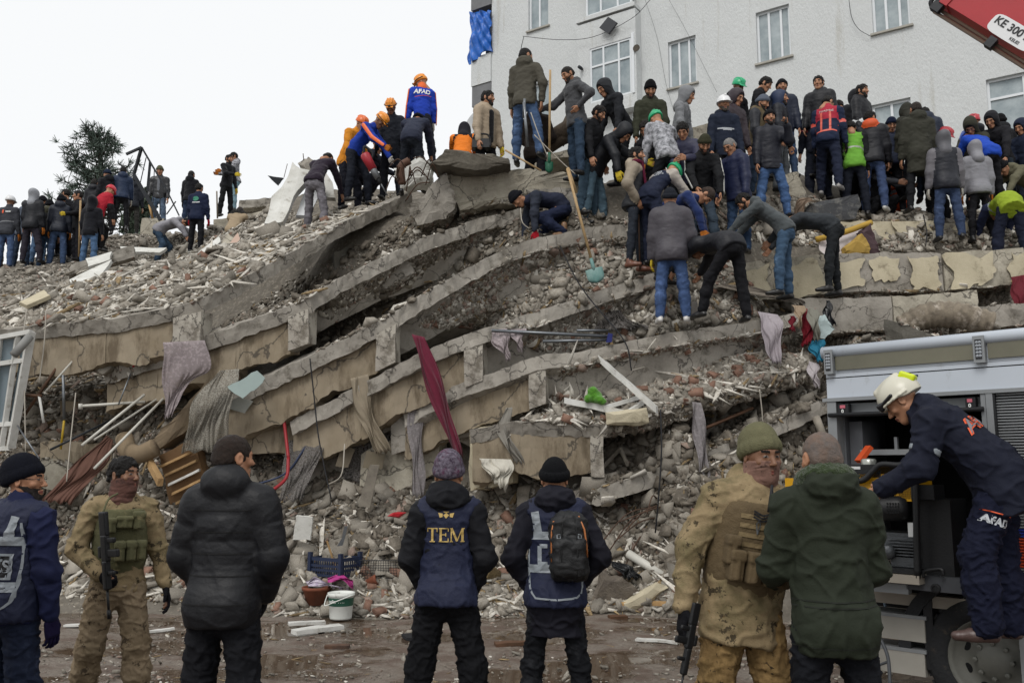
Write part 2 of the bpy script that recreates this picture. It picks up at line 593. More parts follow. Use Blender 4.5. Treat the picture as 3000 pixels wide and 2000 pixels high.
def head_parts(kind, h):
 """surfaces in head space: origin at the middle of the head, facing -Y"""
 key = (kind, h)
 if key in _T:
  return _T[key]
 s = SDF(0.02)
 cr = ((0, 0.014, 0.028), (0.077, 0.097, 0.09))
 if kind == 'head':
  s.e(*cr)
  s.c((0, -0.03, -0.005), (0, -0.052, -0.09), 0.062, 0.03, k=0.03)
  for q in (-1, 1):
   s.c((q * 0.055, 0.0, -0.05), (q * 0.014, -0.064, -0.1), 0.02, 0.018, k=0.03)
   s.e((q * 0.045, -0.062, -0.022), (0.022, 0.018, 0.018), k=0.02)
   s.c((q * 0.012, -0.084, 0.03), (q * 0.045, -0.07, 0.028), 0.01, 0.009, k=0.012)
  s.c((0, 0.02, -0.07), (0, 0.045, -0.19), 0.056, 0.06, k=0.03)
  for q in (-1, 1):
   s.e((q * 0.031, -0.098, 0.009), (0.019, 0.02, 0.012), op=1, k=0.014)
   s.e((q * 0.031, -0.0745, 0.007), (0.0135, 0.0135, 0.0115), k=0.003)
  s.c((0, -0.084, 0.014), (0, -0.111, -0.026), 0.009, 0.0125, k=0.012)
  for q in (-1, 1):
   s.e((q * 0.013, -0.098, -0.03), (0.0085, 0.011, 0.008), k=0.006)
   s.c((q * 0.02, -0.083, -0.062), (0, -0.094, -0.059), 0.005, 0.0075, k=0.006)
   s.c((q * 0.017, -0.081, -0.071), (0, -0.091, -0.073), 0.005, 0.0085, k=0.006)
   s.e((q * 0.079, 0.016, -0.004), (0.009, 0.021, 0.033), np.array(Matrix.Rotation(q * 0.35, 3, 'Z')), k=0.006)
   s.e((q * 0.088, 0.013, -0.002), (0.006, 0.011, 0.018), op=1, k=0.006)
  s.c((-0.02, -0.102, -0.0665), (0.02, -0.102, -0.0665), 0.0035, 0.0035, op=1, k=0.004)
 elif kind in ('hair', 'shorthair', 'balding'):
  g = {'hair': 0.014, 'shorthair': 0.007, 'balding': 0.006}[kind]
  s.e(cr[0], np.array(cr[1]) + [g * .8, g, g])
  s.c((0.07, 0.015, 0.01), (0.066, 0.02, -0.03), 0.015, 0.012, k=0.02)
  s.c((-0.07, 0.015, 0.01), (-0.066, 0.02, -0.03), 0.015, 0.012, k=0.02)
  s.c((-0.04, 0.076, -0.01), (0.04, 0.076, -0.01), 0.03, 0.03, k=0.03)
  s.e((0, -0.12, -0.035), (0.083, 0.11, 0.10), op=1, k=0.012)
  s.e((0, 0.0, -0.14), (0.2, 0.2, 0.09), op=1, k=0.01)
  for q in (-1, 1):
   s.e((q * 0.085, 0.016, -0.006), (0.022, 0.03, 0.04), op=1, k=0.008)
 elif kind == 'beard':
  s.c((0, -0.032, -0.02), (0, -0.053, -0.093), 0.064, 0.033, k=0.03)
  for q in (-1, 1):
   s.c((q * 0.06, 0.0, -0.03), (q * 0.014, -0.066, -0.103), 0.021, 0.02, k=0.03)
  s.plane((0, -0.06, -0.042), (0, -0.25, 1))
  s.e((0, -0.11, -0.066), (0.023, 0.03, 0.012), op=1, k=0.006)
  s.c((0, 0.02, -0.07), (0, 0.045, -0.19), 0.054, 0.058, op=1, k=0.01)
 elif kind in ('beanie', 'longbeanie', 'cap'):
  tall = 0.022 if kind != 'longbeanie' else 0.04
  s.e((0, 0.018, 0.032), (0.09, 0.11, 0.095 + tall))
  if kind == 'longbeanie':
   s.e((0, 0.06, 0.06), (0.075, 0.085, 0.08), k=0.05)
  s.plane((0, -0.05, 0.028), (0, -0.42, -1))
  if kind == 'cap':
   s.b((0, -0.115, 0.035), (0.066, 0.055, 0.007), np.array(Matrix.Rotation(0.25, 3, 'X')), 0.006, k=0.012)
  else:
   M = np.array(Matrix.Rotation(-0.39, 3, 'X'))
   for q in range(20):
    a0, a1 = 2 * math.pi * q / 20, 2 * math.pi * (q + 1) / 20
    w = lambda a: np.array([0, 0.016, 0.012]) + M @ np.array([0.086 * math.cos(a), 0.111 * math.sin(a), 0.022])
    s.c(w(a0), w(a1), 0.016, 0.016, fl=M[:, 2], fk=0.55, k=0.006)
 elif kind == 'helmet':
  s.e((0, 0.012, 0.036), (0.104, 0.126, 0.116))
  s.plane((0, -0.02, 0.022), (0, -0.12, -1))
  s.b((0, -0.118, 0.032), (0.066, 0.03, 0.006), np.array(Matrix.Rotation(0.3, 3, 'X')), 0.005, k=0.02)
  for q in (-0.045, 0, 0.045):
   pts = [(q, 0.012 + (0.118) * math.cos(a), 0.05 + 0.103 * math.sin(a) * (1 - abs(q) * 1.6)) for a in np.linspace(0.5, 2.6, 8)]
   for u, v in zip(pts, pts[1:]):
    s.c(u, v, 0.009, 0.009, k=0.01)
 elif kind == 'hardhat':
  s.e((0, 0.012, 0.036), (0.108, 0.13, 0.125))
  s.plane((0, -0.02, 0.024), (0, -0.1, -1))
  s.e((0, -0.018, 0.03), (0.122, 0.158, 0.011), np.array(Matrix.Rotation(0.1, 3, 'X')), k=0.012)
  s.c((0, 0.09, 0.13), (0, -0.09, 0.13), 0.018, 0.018, k=0.02)
 elif kind == 'rescuehelmet':
  s.e((0, 0.02, 0.036), (0.116, 0.142, 0.128))
  s.plane((0, 0.0, 0.004), (0, -0.08, -1))
  s.b((0, -0.02, -0.02), (0.13, 0.075, 0.05), np.array(Matrix.Rotation(-0.5, 3, 'X')), 0.03, op=1, k=0.012)
  s.c((0, -0.07, 0.14), (0, 0.09, 0.145), 0.02, 0.02, k=0.03)
  pts = [(0.118 * math.cos(a), 0.02 - 0.146 * math.sin(a), 0.026 + 0.01 * math.sin(a)) for a in np.linspace(-0.4, 3.54, 14)]
  for u, v in zip(pts, pts[1:]):
   s.c(u, v, 0.008, 0.008, k=0.008)
 elif kind == 'hood':
  s.e((0, 0.03, 0.03), (0.108, 0.128, 0.128))
  s.e((0, 0.10, 0.06), (0.07, 0.075, 0.07), k=0.06)
  s.c((0, 0.03, -0.06), (0, 0.06, -0.2), 0.098, 0.105, k=0.06)
  s.e((0, -0.125, -0.01), (0.074, 0.105, 0.115), op=1, k=0.02)
  s.c((0, -0.2, -0.09), (0, 0.0, -0.12), 0.05, 0.05, op=1, k=0.04)
 elif kind == 'gaiter':
  s.c((0, -0.036, -0.02), (0, -0.055, -0.09), 0.069, 0.042, k=0.03)
  s.c((0, 0.0, -0.03), (0, 0.0, -0.06), 0.082, 0.076, fl=np.array([0, 1.0, 0]), fk=0.92, k=0.02)
  s.c((0, 0.01, -0.08), (0, 0.025, -0.17), 0.078, 0.095, k=0.04, q=(0.03, 0.005))
  s.plane((0, -0.09, -0.012), (0, 0.1, 1))
 elif kind == 'glasses':
  for q in (-1, 1):
   ring = [(q * 0.032 + 0.023 * math.cos(a), -0.104 + 0.012 * abs(math.cos(a)), 0.006 + 0.017 * math.sin(a)) for a in np.linspace(0, 2 * math.pi, 11)]
   for u, v in zip(ring, ring[1:]):
    s.c(u, v, 0.0021, 0.0021, k=0.001)
   s.c((q * 0.056, -0.094, 0.01), (q * 0.083, 0.01, 0.012), 0.003, 0.003, k=0.002)
  s.c((-0.01, -0.106, 0.01), (0.01, -0.106, 0.01), 0.003, 0.003, k=0.002)
 elif kind == 'goggles':
  s.b((0, -0.108, 0.045), (0.08, 0.02, 0.026), None, 0.012)
  for q in (-1, 1):
   s.c((q * 0.075, -0.1, 0.05), (q * 0.112, -0.01, 0.055), 0.012, 0.012)
 elif kind == 'headlamp':
  s.b((0, -0.142, 0.055), (0.024, 0.015, 0.016), None, 0.008)
  pts = [(0.11 * math.cos(a), 0.012 - 0.132 * math.sin(a), 0.05) for a in np.linspace(-0.5, 3.64, 16)]
  for u, v in zip(pts, pts[1:]):
   s.c(u, v, 0.008, 0.008, k=0.004)
 V, Q, _ = s.mesh(h)
 if kind in ('hair', 'shorthair', 'beard', 'balding'):
  N = vnormals(V, Q)
  am = {'hair': 0.0095, 'shorthair': 0.0022, 'beard': 0.003, 'balding': 0.002}[kind]
  V = V + N * (am * rough_noise(V, 90.0 if kind != 'hair' else 60.0, 1.3, 2))[:, None]
 _T[key] = (V, Q)
 return _T[key]
def hand_part(kind, h):
 """left hand hanging: wrist at the origin, fingers along -Z, palm facing -X, thumb forward (-Y)"""
 key = ('hand', kind, h)
 if key in _T:
  return _T[key]
 s = SDF(0.012)
 s.c((0, 0, 0.03), (0, 0, -0.02), 0.026, 0.026, fl=np.array([1.0, 0, 0]), fk=1.25)
 s.b((0, 0.002, -0.055), (0.0145, 0.04, 0.045), None, 0.014)
 curl = {'relax': (14, 34, 62), 'grip': (70, 150, 215), 'flat': (6, 12, 18)}[kind]
 for i, (y, L) in enumerate(((-0.031, .074), (-0.010, .082), (0.011, .076), (0.031, .06))):
  p = np.array([0, y, -0.093 + (0.004 if i in (0, 3) else 0)])
  s.c(p + [0, 0, 0.03], p, 0.0105, 0.0095, k=0.01)
  for sg, fr in enumerate((0.45, 0.31, 0.24)):
   a = R(curl[sg] * (1 + 0.06 * i))
   q = p + L * fr * np.array([-math.sin(a), 0.04 * (i - 1.5), -math.cos(a)])
   s.c(p, q, 0.0095 - 0.0008 * sg, 0.0088 - 0.001 * sg, k=0.004)
   p = q
 p = np.array([-0.004, -0.032, -0.02])
 dirs = {'relax': ((-.35, -.5, -.8), (-.35, -.1, -.95)), 'grip': ((-.75, -.4, -.5), (-.75, .45, -.5)), 'flat': ((-.3, -.75, -.6), (-.2, -.4, -.9))}[kind]
 for dv, L, r in zip(dirs, (.045, .036), (.0125, .0105)):
  dv = np.array(dv) / np.linalg.norm(dv)
  q = p + dv * L
  s.c(p, q, r, r - .0015, k=0.008)
  p = q
 V, Q, _ = s.mesh(h)
 _T[key] = (V, Q)
 return _T[key]
# ------------------------------------------------------------------ skeleton
POSES = dict(
 stand=dict(),
 wide=dict(leg=(4, 12, 4, -2, 12, 2)),
 stride=dict(leg=(22, 5, 8, -14, 5, 6)),
 lookdown=dict(bend=8, hp=28),
 lean=dict(bend=24, hp=34, leg=(16, 7, 14, 6, 7, 10)),
 bend=dict(bend=52, hp=58, leg=(18, 9, 16, 8, 9, 12), arm=((42, 6, 34, 2), (42, 6, 34, 2))),
 deep=dict(bend=82, hp=95, leg=(14, 10, 14, 4, 10, 10), arm=((50, 8, 30, 0), (50, 8, 30, 0))),
 crouch=dict(bend=38, hp=35, leg=(95, 14, 128, 88, 14, 125), arm=((55, 8, 70, -8), (55, 8, 70, -8))),
 kneel=dict(bend=45, hp=50, leg=(85, 12, 95, 20, 10, 100), arm=((50, 8, 45, -5), (50, 8, 45, -5))),
)
ARMS = dict(
 hang=(4, 9, 12, 5), pocket=(-12, 24, 26, -28), hip=(-22, 46, 28, -46), fwd=(38, 6, 62, -6), front=(18, 12, 78, -34),
 back=(-26, 22, -4, -46), phone=(46, 14, 152, -4), up=(62, 20, 96, 4), swing=(20, 10, 40, 2), crossed=(24, 14, 84, -60), down=(20, 6, 14, 0),
)
def ang(fl, ab, sg):
 fl, ab = R(fl), R(ab)
 return np.array([math.sin(ab) * sg, -math.sin(fl) * math.cos(ab), -math.cos(fl) * math.cos(ab)])
def skeleton(H=1.75, pose='stand', **kw):
 p = dict(bend=2, hp=4, hy=0, lean=0, twist=0, leg=(3, 6, 4, -3, 6, 3), arm=('hang', 'hang'), bulk=1.0)
 p.update(POSES[pose])
 p.update(kw)
 q = H / 1.805
 b = R(p['bend'])
 ln = R(p['lean'])
 def up(a):
  return np.array([math.sin(ln), -math.sin(a) * math.cos(ln), math.cos(a) * math.cos(ln)])
 J = dict(H=H, q=q)
 pel = np.zeros(3)
 J['pel'] = pel
 J['waist'] = pel + up(b * .45) * .15 * q
 J['chest'] = J['waist'] + up(b * .95) * .22 * q
 J['neck'] = J['chest'] + up(b * 1.08) * .2 * q
 J['u'], J['up0'] = up(b * 1.0), up(b * .45)
 tw = R(p['twist'])
 sd = np.array([math.cos(tw), math.sin(tw), 0]) * math.cos(ln) - np.array([0, 0, math.sin(ln)])
 J['side'] = sd / np.linalg.norm(sd)
 J['f'] = np.cross(J['side'], J['u'])
 sp = R(p['hp'])
 yw = R(p['hy'])
 nd = up((b * 1.1 + sp) * .5) if p['hp'] < p['bend'] + 60 else up(b * 1.2)
 J['hc'] = J['neck'] + nd * .165 * q + np.array([0, -.02, 0]) * q
 Rh = Matrix.Rotation(yw, 3, 'Z') @ Matrix.Rotation(sp, 3, 'X') @ Matrix.Rotation(R(p.get('hr', 0)), 3, 'Y')
 J['Rh'] = np.array(Rh)
 J['arms'], J['legs'] = [], []
 for i, sg in ((0, 1), (1, -1)):
  sh = J['chest'] + J['u'] * .135 * q + J['side'] * sg * .178 * q * p['bulk'] ** .5
  a = p['arm'][i]
  a = ARMS[a] if isinstance(a, str) else a
  el = sh + ang(a[0], a[1], sg) * .295 * q
  wr = el + ang(a[2], a[3], sg) * .265 * q
  J['arms'].append((sh, el, wr))
  lg = p['leg'][3 * i:3 * i + 3]
  hp_ = pel + np.array([sg * .092 * q, 0, -.02 * q])
  kn = hp_ + ang(lg[0], lg[1], sg) * .43 * q
  an = kn + ang(lg[0] - lg[2], lg[1] * .5, sg) * .42 * q
  J['legs'].append((hp_, kn, an, lg[0] - lg[2]))
 lowest = min(l[2][2] for l in J['legs'])
 kneelow = min(l[1][2] for l in J['legs'])
 off = max(.085 * q - lowest, .06 * q - kneelow)
 for k in ('pel', 'waist', 'chest', 'neck', 'hc'):
  J[k] = J[k] + [0, 0, off]
 J['arms'] = [tuple(x + [0, 0, off] for x in a) for a in J['arms']]
 J['legs'] = [tuple(x + [0, 0, off] for x in l[:3]) + (l[3],) for l in J['legs']]
 J['top'] = J['hc'] + J['Rh'] @ np.array([0, .01, .115 * q])
 J['bulk'] = p['bulk']
 return J
FWD = np.array([0, -1.0, 0])
def jacket_sdf(J, th, hem, hoodback=True, collar=True, q=None, mis=(0, 0, 0), sleeves=True, bands=None, flare=0.0, wide=1.0, sbands=None, mh=None):
 """mis: material of torso, sleeves, shoulders"""
 s = SDF(0.045)
 z = J['q']
 w = J['bulk'] * wide
 f = J['f']
 hemp = J['pel'] - J['up0'] * hem * z
 k = 1.4
 s.c(J['chest'] + J['u'] * .06 * z, J['waist'], .152 * w * z + th, .142 * w * z + th, fl=f, fk=k, q=q, mi=mis[0], bands=bands)
 s.c(J['waist'], hemp, .145 * w * z + th, (.148 + flare) * w * z + th, fl=f, fk=k - .06, q=q, mi=mis[0])
 s.c(J['chest'] + J['u'] * .13 * z + J['side'] * .12 * z, J['chest'] + J['u'] * .13 * z - J['side'] * .12 * z, .074 * z + th, .074 * z + th, fl=f, fk=1.1, mi=mis[2])
 if collar:
  s.c(J['neck'] - J['u'] * .03 * z, J['neck'] + J['u'] * .045 * z - f * 0.0, .076 * z + th * .7, .068 * z + th * .4, mi=mis[2] if mh is None else mh)
 if hoodback:
  m = mis[2] if mh is None else mh
  s.e(J['neck'] - f * .07 * z + J['u'] * .035 * z, np.array([.135, .082, .1]) * z, np.stack([J['side'], f, J['u']], 1), k=.03, mi=m)
  for sg in (-1, 1):
   s.c(J['neck'] + J['side'] * sg * .085 * z - f * .03 * z, J['neck'] + J['side'] * sg * .06 * z + f * .085 * z - J['u'] * .05 * z, .042 * z, .028 * z, k=.03, mi=m)
 if hem > .03:
  for sg in (-1, 1):
   s.e(J['pel'] + J['side'] * sg * .06 * z - f * .05 * z - J['up0'] * .03 * z, np.array([.09, .09, .12]) * z + th + .012, k=.05, mi=mis[0])
 if sleeves:
  for sh, el, wr in J['arms']:
   wr2 = wr + (el - wr) * .03
   q2 = (q[0], q[1] * .6) if q else None
   s.c(sh, el, .062 * z + th * .9, .05 * z + th * .75, q=q2, mi=mis[1], bands=sbands)
   s.c(el, wr2, .049 * z + th * .75, .036 * z + th * .65, q=q2, mi=mis[1])
 s.plane(hemp, -J['up0'] + np.array([0, 0, -.0]))
 return s
def trousers_sdf(J, bag=0.0, mi=0):
 s = SDF(0.04)
 z = J['q'] * (1 + .5 * (J['bulk'] - 1))
 u0 = J['up0']
 s.c(J['pel'] + u0 * .11 * z, J['pel'] - u0 * .03 * z, .135 * z, .142 * z, fl=J['f'], fk=1.3)
 for hp_, kn, an, a in J['legs']:
  s.c(hp_ - [0, 0, .03], kn, .084 * z + bag * .6, .061 * z + bag)
  an2 = an + (kn - an) * .04
  s.c(kn, kn + (an2 - kn) * .45, .06 * z + bag, .06 * z + bag)
  s.c(kn + (an2 - kn) * .4, an2, .06 * z + bag, .048 * z + bag * 1.1)
 # the seat
 back = -J['f']
 for sg in (-1, 1):
  s.e(J['pel'] + J['side'] * sg * .065 * z + back * .055 * z - u0 * .04 * z, np.array([.085, .085, .095]) * z)
 return s
def foot_M(a, an, kn, toe=0.0):
 """foot direction: flat on the ground unless the shank lies down"""
 sh = (kn - an) / np.linalg.norm(kn - an)
 if sh[2] > 0.45:
  d = np.array([math.sin(toe), -math.cos(toe), 0])
  return d, np.array([0, 0, 1.0])
 d = np.cross(sh, [1, 0, 0])
 d = d if d[2] < 0 else -d
 d = d / np.linalg.norm(d)
 return d, sh
def shoe_sdf(J, i, boot=False):
 hp_, kn, an, a = J['legs'][i]
 z = J['q']
 d, u = foot_M(a, an, kn, (.2 if i == 0 else -.2))
 s = SDF(0.02)
 heel, toe = an - u * .045 * z - d * .035 * z, an - u * .052 * z + d * .165 * z
 sd = np.cross(d, u)
 s.c(heel, an - u * .045 * z + d * .08 * z, .036 * z, .044 * z, k=.02)
 s.c(an - u * .045 * z + d * .07 * z, toe, .044 * z, .034 * z, fl=u, fk=1.15)
 s.c(an + u * (.12 if boot else .015) * z, an - u * .02 * z, .048 * z, .042 * z)
 s.plane(an - u * .082 * z, -u)
 return s
def yawM(yaw):
 c, s_ = math.cos(R(yaw)), math.sin(R(yaw))
 return np.array([[c, -s_, 0], [s_, c, 0], [0, 0, 1]])
PEOPLE = []
def who(label, x, y, s, yaw=0, pose='stand', H=1.75, top=None, legs=None, head=(), skin=0, hands=('bare', 'bare'), foot=False, shoes='#1b1a1a',
  grip=(0, 0), **kw):
 """a person; (x, y) is the pixel of the head's top (or of the feet), s the pixels per metre there, yaw 0 faces the camera, 90 the right"""
 k_ = sum(map(ord, label))
 kw.setdefault('bulk', .9 + (k_ * 7 % 23) / 100 if s < 400 else 1.0)
 g_ = ' '.join(head) + str((top or {}).get('hood'))
 y += s * (.045 if 'long' in g_ else .034 if ('hel' in g_ or 'hat' in g_) else .026 if ('beanie' in g_ or 'up' in g_) else 0)
 J = skeleton(H, pose, **kw)
 M = yawM(yaw)
 if foot:
  base = P(x, y, FP / s)
 else:
  base = P(x, y, FP / s) - M @ J['top']
 # drop to the camera depth of the body, keep the pixel
 d = dict(label=label, J=J, M=M, at=base, top=top or {}, legs=legs or {}, head=head, skin=skin, hands=hands, shoes=shoes, s=s, grip=grip)
 d['feet'] = [base + M @ (l[2] - [0, 0, .085 * J['q']]) for l in J['legs']]
 PEOPLE.append(d)
 return d
def text2(body, size, bold=0.0, sx=1.0, space=1.0):
 """letter shapes as flat 2-D faces centred on the origin"""
 cu = bpy.data.curves.new('letters', 'FONT')
 cu.body, cu.size, cu.offset = body, size, bold
 cu.space_character = space
 cu.align_x, cu.align_y = 'CENTER', 'CENTER'
 ob = bpy.data.objects.new('letters', cu)
 COL.objects.link(ob)
 dg = bpy.context.evaluated_depsgraph_get()
 me = ob.evaluated_get(dg).to_mesh()
 V = [(v.co.x * sx, v.co.y) for v in me.vertices]
 F = [list(p.vertices) for p in me.polygons]
 bpy.data.objects.remove(ob)
 bpy.data.curves.remove(cu)
 return V, F
# ------------------------------------------------------------------ who stands where (data only; the figures are made further down)
def T(kind, c, sl=None, hood='down', hem=.1, up=None, **kw):
 return dict(kind=kind, c=c, sl=sl or c, up=up or c, hood=hood, hem=hem, **kw)
def Lg(c, bag=.006, kind='denim'):
 return dict(c=c, bag=bag, kind=kind)
JEAN, DJEAN, LJEAN, BLK, NAVY, CHAR = '#2b4468', '#22304a', '#557ba6', '#15161a', '#161a2a', '#2b2c31'
YG, OG, WG, RG, BG = '#c9b13a', '#b06a2c', '#b9b6ac', '#a3202c', '#16161a'
HAIR, GREYH, BROWNH = '#14110f', '#7d7a78', '#33251c'
bl = Lg(BLK, .008, 'cloth')
# --- the ridge at the left
who('person in white hard hat and dark grey work jacket with orange print on the back', 32, 574, 124, 178, top=T('coat', '#3a3c42', hood=None, hem=.12, band=('#6d6f73', .72, .82)), legs=Lg('#2f4b70', .012), head=('hardhat:#d9dadb',), hands=(OG, OG), skin=1)
who('person in black ribbed puffer with pale grey hood up beside the white hard hat', 103, 556, 124, 172, top=T('puffer', '#17191f', hood='up:#8f9298', hem=.13), legs=Lg('#36343f', .012, 'cloth'), hands=(OG, OG), leg=(4, 8, 6, 8, 12, 4))
who('person in maroon top cut by the left photo edge on the ridge', 2, 612, 122, 178, top=T('coat', '#4a2530'), legs=Lg('#5a4a3c', .01, 'cloth'), head=('hair:' + HAIR,))
who('person in olive collar and black beanie with blue jeans between two puffers', 147, 586, 121, 178, top=T('coat', '#1b1c20', hood='down:#4b4a3c'), legs=Lg(JEAN), head=('beanie:#15161a',))
who('person with black cap half hidden behind the pale grey hood', 127, 574, 118, 180, top=T('coat', '#14161b', hood=None), legs=Lg(LJEAN), head=('beanie:#17181c',))
who('person with dark hair behind the black beanies on the left ridge', 76, 590, 117, 200, top=T('coat', '#5b6370'), legs=Lg(JEAN), head=('hair:' + HAIR,))
who('person in black hood talking at the back of the left ridge group', 193, 556, 118, 250, top=T('coat', '#17181d', hood=None), legs=bl, head=('hair:' + HAIR,))
who('person in glossy navy puffer and faded jeans with tan work gloves', 181, 571, 122, 195, top=T('puffer', '#1f2430', hem=.1, hood='down'), legs=Lg('#33507c', .014), head=('beanie:#14161b',), hands=(OG, OG))
who('person with parted dark hair gripping a pale pole with yellow glove', 229, 560, 122, -38, top=T('coat', '#15161a', hood=None, hem=.12), legs=bl, head=('hair:#191513',), hands=(YG, 'bare'), arm=((24, -4, 74, 8), 'hang'), grip=(1, 0), hy=-25)
who('person seen from behind in black hoodie with hood up by the long grey beam', 274, 577, 124, 178, top=T('fleece', '#18191f', hood='up', hem=.12), legs=Lg('#35547f'), hands=('bare', 'bare'))
who('person in red helmet and red jacket with black sleeves climbing on the ridge', 330, 546, 121, 150, 'lean', top=T('coat', '#a81f30', sl='#17171b', hood=None, hem=.08, sleevetop='#a81f30'), legs=bl, head=('helmet:#c02334',), leg=(52, 4, 62, 4, 8, 8), hands=('bare', 'bare'))
who('person with dark hair in black puffer between the navy beanie and the red helmet', 279, 527, 108, 178, top=T('puffer', '#171920'), legs=bl, head=('hair:#201a16',))
who('person in navy knitted beanie and black coat on the left ridge', 313, 497, 110, 235, top=T('coat', '#1a1b20'), legs=bl, head=('beanie:#1e2739',), hp=18)
who('person in petrol blue puffer and black trousers with white gloves on the ridge', 362, 491, 109, 205, top=T('puffer', '#1c2c47', hem=.06), legs=Lg(BLK, .0, 'cloth'), head=('hair:' + HAIR,), hands=(WG, WG))
who('person behind the petrol blue puffer, only the dark shoulder showing', 396, 520, 102, 190, top=T('coat', '#23262d'), legs=Lg('#35332f'), head=('hair:' + HAIR,))
who('person in olive beanie and open black leather jacket over a grey hoodie', 468, 485, 110, 8, top=T('leather', '#191a1d', hood=None, hem=.06, open='#6f7278'), legs=Lg('#4a6686'), head=('beanie:#5a5b48',), hp=22, hands=('bare', 'bare'))
who('person in plain black hoodie and jeans walking away on the skyline', 562, 502, 106, 172, top=T('fleece', '#1a1b20', hem=.06), legs=Lg('#2d4668'), head=('shorthair:' + HAIR,), hands=(BG, BG))
who('person in navy jacket with a round green emblem on the back', 585, 540, 119, 172, top=T('coat', '#16203a', hood=None, hem=.12), legs=bl, head=('hair:' + HAIR,), hands=(RG, RG))
who('person in black sweatshirt standing against the patterned hoodie', 672, 455, 108, 60, top=T('fleece', '#16171b', hood=None, hem=.08), legs=bl, head=('hair:' + HAIR, 'beard:#1a1512'), hands=(YG, YG), arm=('hang', (30, 5, 80, -20)))
who('person in black and white splattered hoodie and light blue jeans', 683, 448, 104, -58, top=T('pattern', '#1b1b1f', hem=.04), legs=Lg('#6c97a8', .004), head=('hair:' + HAIR,), hands=(OG, OG), arm=((30, 5, 80, -10), (30, 5, 80, -10)), hp=16)
who('person in pale grey ribbed puffer bending down on the ridge', 558, 652, 117, 90, 'deep', top=T('puffer', '#8b8a90', hem=.05), legs=Lg('#24435b', .016), head=('hair:' + HAIR,), bend=75, leg=(32, 9, 50, 26, 9, 46))
who('person in tan coat with a dark fur hood crouching among the debris', 706, 612, 122, 178, 'crouch', top=T('coat', '#9b8a72', hood=None, fur=1), legs=Lg('#6f604d'), head=('shorthair:#2b211b',))
# --- rescuers at the top
who('person in worn grey jeans and maroon sweater bending behind the drill', 968, 462, 168, 165, 'bend', top=T('fleece', '#2c2430', hood=None, hem=.04), legs=Lg('#6d6c6b', .006), head=('shorthair:' + HAIR,), bend=40)
DRILL = who('person in blue and orange rescue jacket and orange helmet working a red drill', 1128, 335, 172, 72, 'lean', top=T('rescue', '#1d3c9c', sl='#1d3c9c', hood=None, hem=.02, tape='#e0662a'), legs=Lg('#171a26', .014, 'cloth'), head=('helmet:#e08a1e', 'headlamp:#1d1d1f'), hands=('#c9c6bf', OG), bend=46, hp=52, arm=((36, 4, 30, -4), (36, 4, 52, 0)), grip=(1, 1), leg=(26, 10, 24, 6, 10, 12), skin=1)
who('person in orange rescue jacket and orange helmet behind the drilling rescuer', 1066, 341, 165, 60, 'lean', top=T('coat', '#d58a28', hood=None), legs=Lg('#171a26', .012, 'cloth'), head=('helmet:#d9661f',))
who('person in dark rescue jacket and orange helmet looking down at the drill', 1143, 289, 168, -4, 'lookdown', top=T('coat', '#1c2029', hood=None, hem=.16), legs=Lg('#1b1e28', .012, 'cloth'), head=('helmet:#e08a1e', 'headlamp:#26262a'), arm=('hang', 'hang'), hands=(BG, BG), hp=36, skin=2)
who('person in orange helmet crouching low beneath the drill', 1118, 414, 158, 100, 'crouch', top=T('coat', '#1b1f2c', hood=None), legs=Lg('#181b26', .012, 'cloth'), head=('helmet:#e08a1e',))
who('person in dusty navy jacket bent over with back to the camera beside the standing rescuer', 1228, 346, 170, 175, 'bend', top=T('coat', '#2a2f40', hood=None, hem=.1), legs=Lg('#161922', .012, 'cloth'), head=('beanie:#15161b',), bend=48)
AFADMAN = who('person in blue jacket with white lettering on the back and orange helmet, looking left', 1228, 222, 162, 200, top=T('rescue', '#1d3fae', hood=None, hem=.03, tape='#e0662a', collar='#e0662a'), legs=Lg('#171a26', .014, 'cloth'), head=('helmet:#e08a1e', 'headlamp:#1d1d1f'), hands=('#b5b1a6', '#b5b1a6'), hy=62, hp=26, bend=6, leg=(3, 9, 4, -3, 9, 4))
who('person in black hood and bright orange jacket kneeling by the stretcher', 1362, 374, 170, 178, 'crouch', top=T('coat', '#e07a22', hood='up:#1b1b22', up='#1b1b22'), legs=bl)
who('person in cream open puffer over a black shirt near the satellite dish', 1430, 269, 184, 42, top=T('puffer', '#a3937e', hood='down', hem=.1, open='#17171b'), legs=bl, head=('hair:' + HAIR, 'beard:#17120f'), hy=22, hands=(YG, 'bare'))
who('person in dark brown coat almost hidden behind the tall olive jacket', 1572, 300, 184, 150, top=T('coat', '#2f2723', hem=.14), legs=Lg('#23262d'), head=('hair:' + HAIR,), arm=('front', 'front'))
TALL = who('tall person in olive brown jacket and blue jeans standing wide on the top block', 1541, 145, 189, 160, 'wide', H=1.82, top=T('coat', '#4d4a41', hem=.1), legs=Lg('#33557f', .01), head=('shorthair:' + HAIR,), leg=(8, 8, 2, -2, 14, 4), hy=-35, hands=('bare', 'bare'), arm=('hang', (-8, 22, 6, -6)))
SHOVELER = who('person in grey zip jacket with one hand on the hip holding an upright shovel', 1655, 199, 192, -62, 'lookdown', top=T('fleece', '#4b4c4f', hem=.1), legs=Lg('#233a52', .006), head=('shorthair:#1f1813', 'beard:#2a1f18'), hands=('bare', RG), arm=('hip', (40, 22, 74, 24)), grip=(0, 1), hp=30)
who('person in black jacket with dusty hood up leaning over behind the shovel holder', 1760, 236, 184, -60, 'lean', top=T('coat', '#1f2126', hood='up:#2b2d31', hem=.1), legs=bl, bend=34)
who('person in black jacket and teal jeans with bare dark hair looking down right', 1763, 314, 191, 60, 'lookdown', top=T('coat', '#15161a', hem=.1, hood=None), legs=Lg('#2b4654', .008), head=('hair:#1c1512', 'beard:#1c1512'), bend=14, hp=30)
